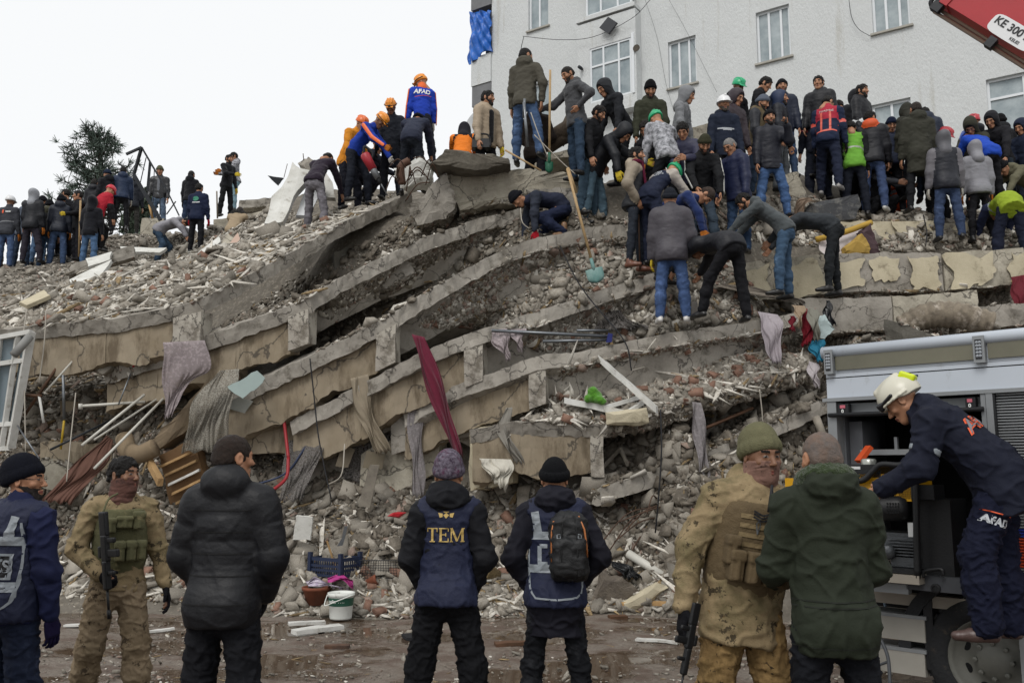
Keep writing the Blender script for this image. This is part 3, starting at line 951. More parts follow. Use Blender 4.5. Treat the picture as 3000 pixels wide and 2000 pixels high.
who('person in black puffer with hood up and light blue jeans bending to the right', 1846, 372, 193, 62, 'bend', top=T('puffer', '#181a20', hood='up', hem=.08), legs=Lg('#4f7196', .014), hands=(YG, YG), bend=48, arm=((55, 8, 62, 2), (26, 6, 10, 2)), leg=(8, 8, 6, -4, 10, 6))
CRAWL = who('person in dusty navy vest and black beanie on hands and feet on a broken slab', 1496, 568, 198, -78, 'deep', top=T('coat', '#23283a', sl='#2b303c', hood=None, hem=.02), legs=Lg('#1d2436', .014, 'cloth'), head=('beanie:#15161c',), hands=(RG, RG), bend=92, hp=70, leg=(62, 8, 122, 40, 8, 112), arm=((6, 4, -4, 0), (14, 4, 4, 0)), shoes='#7a5d43')
# --- the crowd in the middle
who('person in olive parka and tall black beanie looking down in front of the white wall', 1906, 234, 188, -4, 'lookdown', top=T('coat', '#35372a', hem=.14), legs=bl, head=('longbeanie:#121215', 'beard:#2b211a'), hp=30)
who('person in green climbing helmet and black white checked top', 1916, 331, 194, 200, 'lean', top=T('pattern', '#2a2d30', hood=None), legs=bl, head=('helmet:#17a06b',), hands=(OG, OG))
who('person with cropped dark hair squeezed beside the green helmet', 1886, 358, 192, -30, 'lean', top=T('coat', '#191a1e'), legs=Lg('#3a3736', .006, 'cloth'), head=('hair:#1d1815',), hp=40)
who('person in slate purple puffer counting on bare hands', 1997, 362, 200, -22, 'lookdown', top=T('puffer', '#33344a', hood=None, hem=.1), legs=bl, head=('hair:' + HAIR,), arm=((26, 10, 78, -30), (24, 10, 70, -26)), hp=42, bend=18)
who('person in light grey hooded sweatshirt with hood up against the wall', 2022, 256, 186, 62, 'lookdown', top=T('fleece', '#7b7d80', hood='up', hem=.1), legs=bl, hp=24, bend=14)
who('person in olive knitted cap and black tracksuit top with white stripes on the sleeves', 2067, 395, 205, 0, 'lean', top=T('coat', '#18191c', hood=None, hem=.06, stripe='#b6b6b2'), legs=Lg('#3f566e', .008), head=('beanie:#3a3a2c', 'beard:#2a211c'), bend=30, hp=46, arm=((18, 6, 8, 0), (26, 8, 22, -14)))
HARDHAT = who('person in white hard hat and navy windbreaker with a reflective chest stripe', 2120, 281, 190, 2, top=T('coat', '#1a2233', hem=.12, band=('#a9adb2', .34, .46)), legs=bl, head=('hardhat:#e4e5e6', 'beard:#4a443f'), hp=2)
who('person in brown puffer with hood up beside the white hard hat', 2166, 262, 184, 36, 'lookdown', top=T('puffer', '#3a3137', hood='up', hem=.1), legs=bl)
who('person in green helmet half hidden behind a black coat', 2168, 229, 172, 30, 'lookdown', top=T('coat', '#18191d'), legs=bl, head=('helmet:#17a06b',), skin=2)
who('person in long black wool coat with bare head leaning right', 2252, 230, 174, 66, 'lean', top=T('coat', '#15161a', hem=.2, hood=None), legs=bl, head=('hair:' + HAIR,), bend=16)
who('person in black beanie with white stripes and navy puffer', 2290, 232, 172, -6, top=T('puffer', '#1d2436'), legs=Lg(JEAN), head=('beanie:#1d1e22', 'beard:#4a3d36'))
who('person in navy hood under a black quilted jacket facing right', 2288, 266, 175, 58, top=T('puffer', '#1b1e26', hood='up:#28344f', up='#1b1e26'), legs=Lg('#4b5157', .008), head=('beard:#221a16',))
who('person in grey knitted beanie and khaki body warmer over dark sleeves', 2242, 278, 177, 52, 'lookdown', top=T('puffer', '#5b4f38', sl='#25272d', hem=.08), legs=Lg('#2c4560'), head=('beanie:#5d6470', 'beard:#211a16'))
PHONE = who('person in black quilted jacket and jeans talking on a phone', 2254, 321, 187, -2, 'wide', top=T('puffer', '#1d1f29', hood=None, hem=.13), legs=Lg('#2f4f80', .012), head=('beanie:#1a1a1d', 'beard:#231c18'), arm=((40, 16, 150, -14), 'hang'), grip=(1, 0), leg=(4, 12, 4, 0, 10, 3))
who('grey haired person with glasses in navy puffer and jeans looking down left', 2130, 409, 201, -52, 'lookdown', top=T('puffer', '#1b2240', hem=.1), legs=Lg('#2a4872', .008), head=('shorthair:#8d8b89', 'glasses:#1d1d20'), hp=34, arm=('hang', (8, 6, 24, -2)))
who('person in beige and black two tone puffer with a burgundy scarf', 1864, 434, 208, 68, top=T('puffer', '#1e2025', sl='#8f8474', up='#9c907f', hem=.07), legs=Lg('#252d3a', .002), head=('hair:' + HAIR, 'beard:#171210'), scarf='#5e2036', arm=('pocket', 'pocket'), shoes='#6b4434', hp=0)
who('person in green helmet and navy vest with white sleeves bending away', 1984, 489, 204, 130, 'bend', top=T('coat', '#1c2338', sl='#b3aca3', up='#b3aca3', hood=None, hem=.08), legs=Lg('#1d2233', .012, 'cloth'), head=('helmet:#17a06b',), bend=50)
GREYP = who('person in big grey brown padded jacket and blue jeans with white trainers', 1962, 552, 224, 172, H=1.77, top=T('puffer', '#47444a', hood=None, hem=.14, big=1), legs=Lg('#2e4d86', .008), head=('beanie:#23262d',), shoes='#c9c7c4', arm=('hang', (6, 14, 30, -10)), hands=(YG, YG), leg=(0, 7, 3, 0, 7, 3))
who('person in navy sweater and black jeans bending low beside the padded jacket', 2093, 565, 214, 72, 'deep', top=T('fleece', '#22305a', hood=None, hem=.0), legs=Lg('#2d2f34', .008), head=('shorthair:#3a2c24',), hands=(OG, OG), bend=72, hp=80, arm=((30, 6, 12, 0), (30, 6, 12, 0)))
who('person in black puffer and black trousers bent double over the lower slab', 2028, 742, 222, 205, 'deep', top=T('puffer', '#1a1b21', hood='down', hem=.08), legs=Lg('#17171b', .012, 'cloth'), head=('shorthair:' + HAIR,), bend=88, arm=((70, 8, 50, 0), (70, 8, 50, 0)), leg=(30, 13, 14, 2, 10, 6))
who('person in grey hooded sweatshirt and blue jeans bending left at the beam', 2162, 578, 208, 248, 'bend', top=T('fleece', '#4b5052', hem=.04), legs=Lg('#34567a', .01), head=('hair:' + HAIR, 'beard:#241c18'), bend=52, hp=50, arm=((52, 6, 44, 0), (52, 6, 44, 0)), leg=(10, 7, 8, 2, 7, 6))
who('person in charcoal denim jacket and black jeans bent double at the beam', 2270, 660, 204, 252, 'deep', top=T('coat', '#34383c', hood=None, hem=.0), legs=Lg('#1d2026', .002), head=('hair:' + HAIR,), bend=84, hp=98, arm=((66, 8, 40, 0), (66, 8, 40, 0)), leg=(10, 7, 6, 0, 7, 4))
# --- the crowd at the right
who('person in black puffer with thick fur trimmed hood staring left against the wall', 2397, 226, 172, -32, top=T('puffer', '#1a1b20', hem=.1), legs=bl, head=('hair:' + HAIR,))
who('firefighter in dark uniform with navy hood up seen from behind', 2380, 303, 170, 195, top=T('coat', '#181b28', hood='up', hem=.1, sband=('#8d2b33', .62, .74)), legs=Lg('#161a26', .014, 'cloth'))
FIRE = who('firefighter in red and navy jacket with bright orange reflective tape', 2432, 288, 175, 150, 'lean', top=T('coat', '#1d2740', up='#a32a3c', hood=None, hem=.1, fire=1, sband=('#d05548', .6, .78)), legs=Lg('#1c2236', .014, 'cloth'), head=('shorthair:' + HAIR,), hands=(BG, BG), leg=(30, 10, 20, -6, 6, 6), shoes='#8c8a88', bend=14, hy=-30)
who('bearded person in black jacket looking down beside the firefighter', 2459, 297, 172, 24, 'lookdown', top=T('coat', '#17181b', hood=None), legs=bl, head=('hair:#211a17', 'beard:#1a1513'), hp=30)
who('bearded person in black puffer with black headband standing tall against the wall', 2525, 250, 167, 40, top=T('puffer', '#1b1c21', hem=.1), legs=bl, head=('hair:' + HAIR, 'beard:#151110'))
who('person behind the bearded headband wearer, only the dark hood visible', 2500, 268, 163, 190, top=T('coat', '#202126', hood='up'), legs=bl)
who('person in green high visibility vest seen from behind', 2490, 365, 174, 165, 'lean', top=T('hivis', '#6aa33a', sl='#17181c', hood=None, hem=.1, band=('#8f9588', .55, .68)), legs=Lg('#1a1e28', .01, 'cloth'), head=('hair:' + HAIR,), bend=16, leg=(3, 6, 4, -3, 6, 3))
who('person in white cap behind the orange hood', 2512, 347, 169, 180, top=T('coat', '#1b1d22'), legs=bl, head=('hardhat:#d4d6d6',))
who('person in black puffer with orange hood lining and blue jeans in white trainers', 2549, 329, 175, 150, top=T('puffer', '#1b1c22', hood='down:#d0562c', hem=.1), legs=Lg('#2a4064', .01), head=('hair:' + HAIR,), shoes='#b9b9b6', hy=-30, arm=('hang', (10, 10, 20, 0)))
LONG = who('person in long olive parka and black trousers seen from behind', 2681, 303, 179, 176, H=1.84, top=T('coat', '#36362e', hem=.34, big=1), legs=Lg('#1a1b1f', .002, 'cloth'), head=('shorthair:#2e2620',), leg=(2, 9, 3, 0, 9, 3))
who('person in olive hood bowing behind the long parka', 2648, 318, 171, 185, 'lean', top=T('coat', '#2e2e27', hood='up'), legs=bl)
who('person with dark hair in navy puffer to the right of the long parka', 2707, 325, 171, 160, 'lean', top=T('puffer', '#1d2638'), legs=Lg(DJEAN), head=('hair:' + HAIR,))
who('person in navy beanie and blue scarf facing the camera behind the crowd', 2612, 343, 168, -14, 'lookdown', top=T('coat', '#1e2436', hood=None, open='#2a55b0'), legs=bl, head=('beanie:#1a2136',), hands=(OG, OG), hp=26)
who('grey haired person bowing between the black puffer and the navy beanie', 2587, 374, 168, 170, 'lean', top=T('coat', '#22293b', hood=None), legs=bl, head=('shorthair:#5d5c5b',))
who('person in navy jacket reaching down towards the trapped survivor', 2566, 378, 172, 40, 'bend', top=T('coat', '#1b2132', hood=None), legs=bl, head=('hair:' + HAIR,), bend=34)
who('person with bloodied face and dark hair low between the legs of the helpers', 2604, 462, 176, 30, 'crouch', top=T('coat', '#2a2b30', hood=None), legs=bl, head=('hair:#191513', 'beard:#1c1613'), skin=2)
who('person in orange helmet and orange high visibility vest crouching in the hole', 2606, 524, 164, 176, 'crouch', top=T('hivis', '#e0571f', sl='#21242b', hood=None, band=('#8b8f98', .1, .4)), legs=bl, head=('helmet:#d9661f',))
who('person in black vest over grey sleeves with grey hood up, hands in white gloves', 2760, 388, 184, 172, top=T('puffer', '#20222a', sl='#6b696e', hood='up:#5d5d62', hem=.12, up='#20222a'), legs=Lg('#2c4770', .01), hands=(WG, WG))
who('person in red helmet with black peak and red jacket behind the grey hood', 2777, 374, 177, 30, 'lean', top=T('coat', '#b01f33', sl='#1c1e26', hood=None), legs=bl, head=('helmet:#a82a35',))
who('smaller person in light grey puffer with hood up and orange gloves', 2851, 419, 180, 176, H=1.66, top=T('puffer', '#84848a', hood='up', hem=.1), legs=Lg('#1c1e23', .002), hands=(OG, OG), leg=(0, 7, 3, 0, 7, 3), hp=14)
who('person in olive jacket with hood up bowing left over the hole', 2838, 352, 174, -40, 'bend', top=T('coat', '#34342a', hood='up'), legs=bl, bend=36)
who('person in dusty black jacket with black hood up at the right end of the crowd', 2898, 330, 172, -52, 'lean', top=T('coat', '#1d1d22', hood='up', hem=.1), legs=Lg('#20303f', .01), bend=28, arm=('down', (30, 4, 60, -20)), hands=('bare', YG))
who('person in red helmet seen behind the olive hood', 2850, 337, 166, 190, top=T('coat', '#2b2d33'), legs=bl, head=('helmet:#b02b38',))
who('person in black beanie behind the dusty black hood', 2928, 335, 164, 180, top=T('coat', '#1b1c20'), legs=bl, head=('beanie:#151518',))
who('person in navy hood up at the right photo edge', 2984, 351, 170, -62, 'lookdown', top=T('coat', '#1a2337', hood='up', hem=.12), legs=Lg('#27364c'))
who('person in khaki jacket and black beanie bending left at the right edge', 2922, 476, 178, -76, 'deep', top=T('coat', '#625f4c', hem=.04), legs=Lg('#2d4766', .008), head=('beanie:#17171a',), bend=70, hp=62)
who('person in bright blue jacket with orange trim stooping behind the red helmet', 2824, 396, 171, 185, 'bend', top=T('coat', '#1d47b0', hood=None), legs=bl, head=('helmet:#2b53b5',))
who('person in yellow and navy high visibility jacket bent head down into the hole', 2905, 640, 182, 170, 'deep', top=T('hivis2', '#8ea32c', sl='#232a44', hood=None, hem=.16, band=('#8b9096', .0, .12)), legs=Lg('#1c2236', .02, 'cloth'), head=('shorthair:' + HAIR,), bend=98)
# --- the watchers in the street
F1 = who('person in dark blue police vest and navy beanie with glasses at the left edge', 76, 1330, 486, 156, H=1.78, top=T('coat', '#161c3c', hood=None, hem=.08, collarup=1), legs=Lg('#192544', .016), head=('longbeanie:#11131c', 'glasses:#121214', 'beard:#2a2320'), hands=('#1d1838', '#1d1838'), hy=-60, hp=0, arm=((-4, 12, 6, 4), (2, 12, 8, 4)), bulk=1.12, leg=(6, 6, 6, 2, 6, 5))
F1B = who('person in maroon sleeve and dark jeans cut by the left photo edge', -168, 1300, 560, 165, H=1.78, top=T('coat', '#5e2338', hood=None), legs=Lg('#23242c', .02), head=('hair:' + HAIR,), arm=('hang', (-4, 24, 26, -30)), leg=(3, 6, 4, 0, 8, 3))
F2 = who('soldier in sand camouflage with a brown face scarf and a hanging black rifle', 364, 1345, 424, 30, H=1.74, top=T('camo', '#8a7656', hood=None, hem=.06, thick=.012), legs=Lg('#8d7a60', .022, 'camo2'), head=('hair:#14100e', 'gaiter:#4d332c'), hands=(BG, BG), hy=38, hp=-2, arm=((4, 14, 10, 12), (0, 20, 46, -32)), grip=(0, 1), leg=(8, 6, 6, -3, 8, 14), shoes='#7d6a4e', skin=1)
F3 = who('person in big glossy black puffer seen from behind with short brown hair', 684, 1280, 540, 172, H=1.8, top=T('puffer', '#121317', hood='down', hem=.13, big=1, thick=.034), legs=Lg('#101116', .02, 'cloth'), head=('shorthair:#2b1e16',), hy=-34, hp=0, arm=((0, 15, 30, -20), (0, 15, 30, -20)), hands=(BG, BG))
F4 = who('person in navy vest with gold letters on the back and a patterned knit hat', 1316, 1320, 455, 179, H=1.8, bulk=.86, top=T('coat', '#121318', hood='down', hem=.02, thick=.014), legs=Lg('#0e0f13', .026, 'cloth'), head=('longbeanie:#2f2331',), hp=10, arm=((-6, 14, 28, -20), (-6, 14, 28, -20)), leg=(2, 10, 3, 0, 10, 3), hands=(BG, BG))
F5 = who('person in police vest with a black backpack and black beanie', 1624, 1343, 440, 178, H=1.78, bulk=.92, top=T('coat', '#15151f', hood='down', hem=.26), legs=Lg('#10131a', .004), head=('beanie:#0f1013',), hp=10, arm=((-10, 21, 28, -26), (-12, 25, 26, -34)), leg=(2, 8, 3, 0, 8, 3), hands=(BG, BG))
F6 = who('soldier in desert camouflage with green knit cap and printed face scarf', 2230, 1243, 575, 8, H=1.84, top=T('camo', '#8d7a58', hood='down', hem=.17, thick=.022), legs=Lg('#7d6443', .02, 'camo3'), head=('longbeanie:#6a684f', 'gaiter:#6e5349'), hands=(BG, BG), hp=6, hy=8, lean=9, bulk=1.16, arm=((8, 8, 16, 2), (-2, 30, 8, 10)), leg=(4, 8, 5, 0, 8, 4), skin=1, shoes='#7d6a4e')
F7 = who('grey haired balding person in a dark green parka seen from behind', 2402, 1273, 622, 184, H=1.78, top=T('coat', '#252b20', hood='down', hem=.14, thick=.026), legs=Lg('#101218', .01, 'cloth'), head=('balding:#686563',), hp=4, arm=((14, 12, 72, -16), (12, 11, 76, -22)), bulk=1.0)
F8 = who('rescuer in white helmet and navy jacket leaning into the rescue truck', 2606, 1122, 446, 238, 'bend', H=1.8, top=T('coat', '#141828', hood='down', hem=.2, thick=.04), bulk=1.15, legs=Lg('#12162a', .03, 'cloth'), head=('rescuehelmet:#c9c6b6', 'goggles:#17171a'), bend=50, hp=40, arm=((16, 10, 60, -8), (30, 8, 50, 0)), grip=(1, 1), leg=(18, 8, 22, 4, 6, 8), shoes='#4b3a36', skin=0)
# ------------------------------------------------------------------ the setting: street, rubble mound
CONC = mat('concrete', '#a39e95', .92, .6, 26, col2='#817c74', vscale=2.2, dirt='#5f5a51', dscale=5, damt=.3, spec=.2, crack=1.3)
CONC2 = mat('concrete_pale', '#b4ae9f', .92, .8, 30, col2='#8b8578', vscale=2.5, dirt='#6a6459', dscale=6, damt=.25, spec=.2, crack=1.1)
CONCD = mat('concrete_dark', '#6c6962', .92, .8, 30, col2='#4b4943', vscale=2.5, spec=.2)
BEIGE = mat('plaster_beige', '#9b907e', .92, .25, 60, col2='#877b68', vscale=1.6, dirt='#64594a', dscale=3.6, damt=.42, spec=.2, dst=(1, 1, .3), crack=.8)
PALEP = mat('plaster_pale', '#c3baa2', .92, .4, 50, col2='#a89f88', vscale=2.2, dirt='#857c69', dscale=5, damt=.25, spec=.2)
BEND = mat('plaster_end', '#b7b2a6', .92, .4, 50, col2='#99938a', vscale=2.5, dirt='#6c665c', dscale=5, damt=.3, spec=.2, crack=1.6)
WHITEP = mat('plaster_white', '#d2d2cd', .85, .35, 40, col2='#b4b3ac', vscale=3, dirt='#8a857b', dscale=6, damt=.22, spec=.2)
MUD = mat('mound_dust', '#6e6961', .96, 1.0, 24, col2='#59544c', vscale=5, dirt='#8a8377', dscale=14, damt=.35, spec=.15)
WOOD = mat('wood_raw', '#b39367', .8, .3, 60, col2='#8d6f49', vscale=6, island=.3)
WOODG = mat('wood_grey', '#8f887c', .85, .4, 60, col2='#6a645b', vscale=6, island=.2)
WOODB = mat('wood_brown', '#5f4330', .7, .3, 50, col2='#45301f', vscale=6)
WHITEM = mat('white_frame', '#cfcfcb', .5, .12, 30, col2='#b5b4ae', vscale=4, dirt='#8b867c', dscale=9, damt=.2)
DARKM = mat('dark_metal', '#2f3236', .5, .2, 40, metal=.5, var=.3)
STEELM = mat('bare_steel', '#85898d', .4, .15, 40, metal=.8, var=.3)
RUST = mat('rusty_bar', '#5d4434', .85, .5, 80, col2='#3d3029', vscale=12)
BRICKM = mat('brick_clay', '#7f665a', .9, .08, 60, col2='#765647', vscale=8, dirt='#9a8574', dscale=12, damt=.3, spec=.2, island=.22)
GLASSM = mat('window_glass', '#73828a', .12, 0, col2='#8b98a0', vscale=.7, spec=.6)
BLACKM = mat('black_rubber', '#15161a', .7, .2, 60)
def street_material():
 m = bpy.data.materials.new('wet_mud_street')
 m.use_nodes = True
 t = m.node_tree
 L = t.links.new
 b = t.nodes['Principled BSDF']
 tc = _n(t, 'ShaderNodeTexCoord')
 def noise(sc, det, ro=.6, src=None):
  n = _n(t, 'ShaderNodeTexNoise')
  n.inputs['Scale'].default_value, n.inputs['Detail'].default_value, n.inputs['Roughness'].default_value = sc, det, ro
  L(src or tc.outputs['Object'], n.inputs['Vector'])
  return n.outputs[0]
 def rng(x, a, c, lo=0.0, hi=1.0):
  r = _n(t, 'ShaderNodeMapRange', interpolation_type='SMOOTHSTEP')
  for i, v in ((1, a), (2, c), (3, lo), (4, hi)):
   r.inputs[i].default_value = v
  L(x, r.inputs[0])
  return r.outputs[0]
 def mix(f, a, c):
  x = _n(t, 'ShaderNodeMixRGB')
  L(f, x.inputs[0])
  for i, v in ((1, a), (2, c)):
   if isinstance(v, tuple):
    x.inputs[i].default_value = (*v, 1)
   else:
    L(v, x.inputs[i])
  return x.outputs[0]
 st = _n(t, 'ShaderNodeMapping')
 st.inputs['Scale'].default_value = (0.8, 1.15, 1)
 L(tc.outputs['Object'], st.inputs['Vector'])
 wet = rng(noise(.9, 7, .62, st.outputs[0]), .455, .53)
 grain = rng(noise(34, 9, .75), .42, .68)
 col = mix(grain, srgb('#93887d'), srgb('#685e55'))
 col = mix(rng(noise(3.3, 6), .42, .62), col, srgb('#6e5d52'))
 col = mix(rng(noise(60, 4, .8), .62, .68), col, srgb('#a59c90'))
 col = mix(wet, col, srgb('#4a3c30'))
 L(col, b.inputs['Base Color'])
 rr = _n(t, 'ShaderNodeMapRange')
 rr.inputs[3].default_value, rr.inputs[4].default_value = .52, .05
 L(wet, rr.inputs[0])
 L(rr.outputs[0], b.inputs['Roughness'])
 hs = _n(t, 'ShaderNodeMath', operation='MULTIPLY')
 inv = _n(t, 'ShaderNodeMath', operation='SUBTRACT')
 inv.inputs[0].default_value = 1
 L(wet, inv.inputs[1])
 L(noise(26, 9, .75), hs.inputs[0])
 L(inv.outputs[0], hs.inputs[1])
 bp = _n(t, 'ShaderNodeBump')
 bp.inputs['Strength'].default_value, bp.inputs['Distance'].default_value = 1.0, .05
 L(hs.outputs[0], bp.inputs['Height'])
 L(bp.outputs[0], b.inputs['Normal'])
 return m
STREETM = street_material()
g = MB()
n = 60
xs, ys = np.linspace(-9, 9, 91), np.linspace(1.5, 12.5, 56)
gv = np.array([[x, y, 0] for x in xs for y in ys])
gv[:, 2] = .022 * rough_noise(gv, .9, 2, 3) * (1 - np.exp(-((gv[:, 1] - 1.5) / .8)))
gf = [[i * 56 + j, (i + 1) * 56 + j, (i + 1) * 56 + j + 1, i * 56 + j + 1] for i in range(90) for j in range(55)]
street = obj('street', gv, gf, STREETM, smooth=True, at=(0, 0, 0))
tag(street, 'wet brown muddy street with shallow puddles', kind='structure')
far = MB()
for x0, x1, y0, y1 in ((-900, -9, -60, 1200), (9, 900, -60, 1200), (-9, 9, -60, 1.5), (-9, 9, 12.5, 1200)):
 far.add([(x0, y0, -.03), (x1, y0, -.03), (x1, y1, -.03), (x0, y1, -.03)], [[0, 1, 2, 3]])
tag(far.build('ground', mat('far_earth', '#5d554b', .95, .3, 4, var=.3, vscale=.6), at=(0, 0, -.03)), 'bare brown earth beyond the street', kind='structure')
# mound: thin-plate surface through what the photograph shows of it and through everybody's feet
ctl = []
for x, y in ((-500, 1690), (-150, 1700), (200, 1705), (450, 1745), (700, 1775), (1000, 1785), (1300, 1790), (1600, 1780), (1850, 1750), (2050, 1735), (2400, 1720), (2900, 1700)):
 p = PZ(x, y, .03)
 ctl.append(p)
 ctl.append(p * [1, 0, 0] + [0, p[1] - 1.3, -.12])
for q in ((-300, 1500, 11.8), (100, 1520, 11.6), (420, 1540, 11.3), (700, 1560, 11), (950, 1560, 10.9), (1200, 1560, 10.9), (1500, 1600, 10.7), (1750, 1560, 10.8), (1900, 1560, 10.8),
  (2100, 1540, 10.9), (2300, 1500, 10.9), (2700, 1480, 10.9), (3100, 1450, 10.9),
  (1250, 1440, 11.7), (1500, 1440, 11.6), (1000, 1420, 12.0), (700, 1420, 12.2), (350, 1420, 12.4), (50, 1420, 12.6),
  (-200, 1200, 14.5), (100, 1210, 14.4), (400, 1200, 14.2), (700, 1220, 13.5), (1000, 1270, 12.8), (1250, 1250, 12.5),
  (1800, 1470, 11.4), (2000, 1420, 11.6), (2200, 1350, 11.8), (2380, 1280, 11.9), (2700, 1250, 12.0), (3050, 1230, 12.0),
  (1850, 1310, 11.5), (2000, 1260, 11.7), (2200, 1210, 11.9), (2380, 1140, 12.0),
  (1750, 1130, 11.8), (1900, 1110, 11.85), (2050, 1080, 12.0), (2200, 1040, 12.2), (2350, 1010, 12.3),
  (1650, 960, 12.3), (1850, 910, 12.5), (2100, 880, 12.6),
  (1450, 880, 13.4), (1600, 820, 13.1), (1800, 760, 13.2),
  (1250, 830, 15.0), (1450, 730, 15.1), (900, 900, 14.8), (1050, 770, 15.8), (1180, 690, 16.2),
  (600, 960, 13.3), (300, 1000, 13.6), (0, 1030, 13.9), (-300, 1050, 14.2),
  (50, 890, 16.8), (250, 850, 17.5), (-250, 900, 17), (450, 818, 17), (650, 750, 17.2), (850, 650, 17), (1000, 610, 16),
  (-300, 790, 21), (600, 620, 23), (450, 640, 23), (750, 620, 21), (200, 760, 22),
  (2200, 730, 13.6), (2450, 700, 14.6), (2750, 720, 15.2), (2980, 650, 15.6), (2300, 800, 13.6), (2600, 810, 13.7), (2900, 800, 13.8),
  (2450, 980, 12.6), (2700, 950, 12.8), (2980, 930, 12.8), (2600, 1040, 12.3), (3000, 1010, 12.3), (3300, 900, 13), (3300, 700, 15)):
 ctl.append(P(*q))
for x, zz in ((-14, 5.6), (-9, 5.8), (-4, 5.6), (0, 5.2), (5, 4.8), (11, 4.6)):
 ctl.append(np.array([x, 27.0, zz]))
 ctl.append(np.array([x, 31.0, zz - 3.5]))
FGL = (F1, F1B, F2, F3, F4, F5, F6, F7, F8)
for d in PEOPLE:
 if not any(d is f for f in FGL):
  ctl.append(np.mean(d['feet'], axis=0) * [1, 1, 0] + [0, 0, min(f[2] for f in d['feet']) - .02])
ctl = np.array(ctl)
def tps_fit(pt, lam):
 xy, z = pt[:, :2], pt[:, 2]
 n = len(xy)
 r2 = ((xy[:, None] - xy[None]) ** 2).sum(-1) + 1e-9
 K = .5 * r2 * np.log(r2) + lam * np.eye(n)
 Pm = np.hstack([np.ones((n, 1)), xy])
 A = np.block([[K, Pm], [Pm.T, np.zeros((3, 3))]])
 w = np.linalg.solve(A, np.concatenate([z, np.zeros(3)]))
 def f(q):
  o = np.empty(len(q))
  for i in range(0, len(q), 4000):
   c = q[i:i + 4000]
   r = ((c[:, None] - xy[None]) ** 2).sum(-1) + 1e-9
   o[i:i + 4000] = (.5 * r * np.log(r)) @ w[:n] + w[n] + c @ w[n + 1:]
  return o
 return f
tps = tps_fit(ctl, .35)
mx, my = np.arange(-15, 13.01, .13), np.concatenate([np.arange(8.6, 19, .11), np.arange(19, 31, .3)])
GX, GY = np.meshgrid(mx, my, indexing='ij')
q = np.stack([GX.ravel(), GY.ravel()], 1)
mz = tps(q)
mz = np.clip(mz, -.25, 7.6)
mv = np.column_stack([q, mz])
flat = np.clip((mz + .1) / .4, 0, 1)
mv[:, 2] += flat * (.06 * rough_noise(mv, 2.6, 1.7, 3) + .03 * np.abs(rough_noise(mv, 9, 4.2, 2)))
nm_ = len(my)
mf = np.array([[i * nm_ + j, (i + 1) * nm_ + j, (i + 1) * nm_ + j + 1, i * nm_ + j + 1] for i in range(len(mx) - 1) for j in range(nm_ - 1)])
mound = obj('rubble_mound', mv, mf, MUD, smooth=False, at=(0, 0, 0))
tag(mound, 'dusty grey brown slope of crushed building rubble', kind='structure')
SUPPORT = [(mv, mf)]
# ------------------------------------------------------------------ pancaked floors
def poly_at(pts, t):
 p = np.asarray(pts, float)
 s = np.concatenate([[0], np.cumsum(np.linalg.norm(np.diff(p, axis=0), axis=1))])
 t = np.asarray(t) * s[-1]
 return np.stack([np.interp(t, s, p[:, i]) for i in range(3)], 1)
def floor_geo(front, side, th, nu, nv, seed, chip=.022, shr=0.0, sag=0.0):
 """front, side: world polylines that both start at the near corner"""
 C = np.asarray(front[0])
 A, B = poly_at(front, np.linspace(0, 1, nu)), poly_at(side, np.linspace(0, 1, nv))
 top = (A[:, None] + (B - C)[None] * (1 - shr * np.linspace(0, 1, nu))[:, None, None])
 if sag:
  su = np.clip((np.linspace(0, 1, nu) - .03) / .2, 0, 1)
  sv = np.clip((np.linspace(0, 1, nv) - .12) / .15, 0, 1)
  top[..., 2] -= sag * (su * su)[:, None] * sv[None]
 top = top.reshape(-1, 3)
 nz = np.cross(A[-1] - A[0], B[-1] - B[0])
 nz = nz / np.linalg.norm(nz)
 if nz[2] < 0:
  nz = -nz
 dn = -(nz * .6 + np.array([0, 0, .4]))
 edge = np.zeros((nu, nv), bool)
 edge[0], edge[-1], edge[:, 0], edge[:, -1] = 1, 1, 1, 1
 e = edge.ravel()
 top = top + .012 * np.stack([rough_noise(top, 4, seed + k, 3) for k in range(3)], 1)
 top[e] += chip * np.stack([rough_noise(top[e], 13, seed + 7 + k, 3) for k in range(3)], 1) * [1, 1, .5]
 bot = top + dn * th
 bot[e] += .3 * chip * np.stack([rough_noise(bot[e], 9, seed + 17 + k, 2) for k in range(3)], 1)
 mid = (top + bot) / 2
 mid[e] += .8 * chip * np.stack([rough_noise(mid[e], 8, seed + 27 + k, 3) for k in range(3)], 1)
 n = nu * nv
 V = np.vstack([top, mid, bot])
 F = []
 ix = lambda i, j, L: L * n + i * nv + j
 for i in range(nu - 1):
  for j in range(nv - 1):
   F.append([ix(i, j, 0), ix(i + 1, j, 0), ix(i + 1, j + 1, 0), ix(i, j + 1, 0)])
   F.append([ix(i, j, 2), ix(i, j + 1, 2), ix(i + 1, j + 1, 2), ix(i + 1, j, 2)])
 ring = [(i, 0) for i in range(nu)] + [(nu - 1, j) for j in range(1, nv)] + [(i, nv - 1) for i in range(nu - 2, -1, -1)] + [(0, j) for j in range(nv - 2, 0, -1)]
 for a, b in zip(ring, ring[1:] + ring[:1]):
  for L in (0, 1):
   F.append([ix(*a, L), ix(*a, L + 1), ix(*b, L + 1), ix(*b, L)])
 return V, F
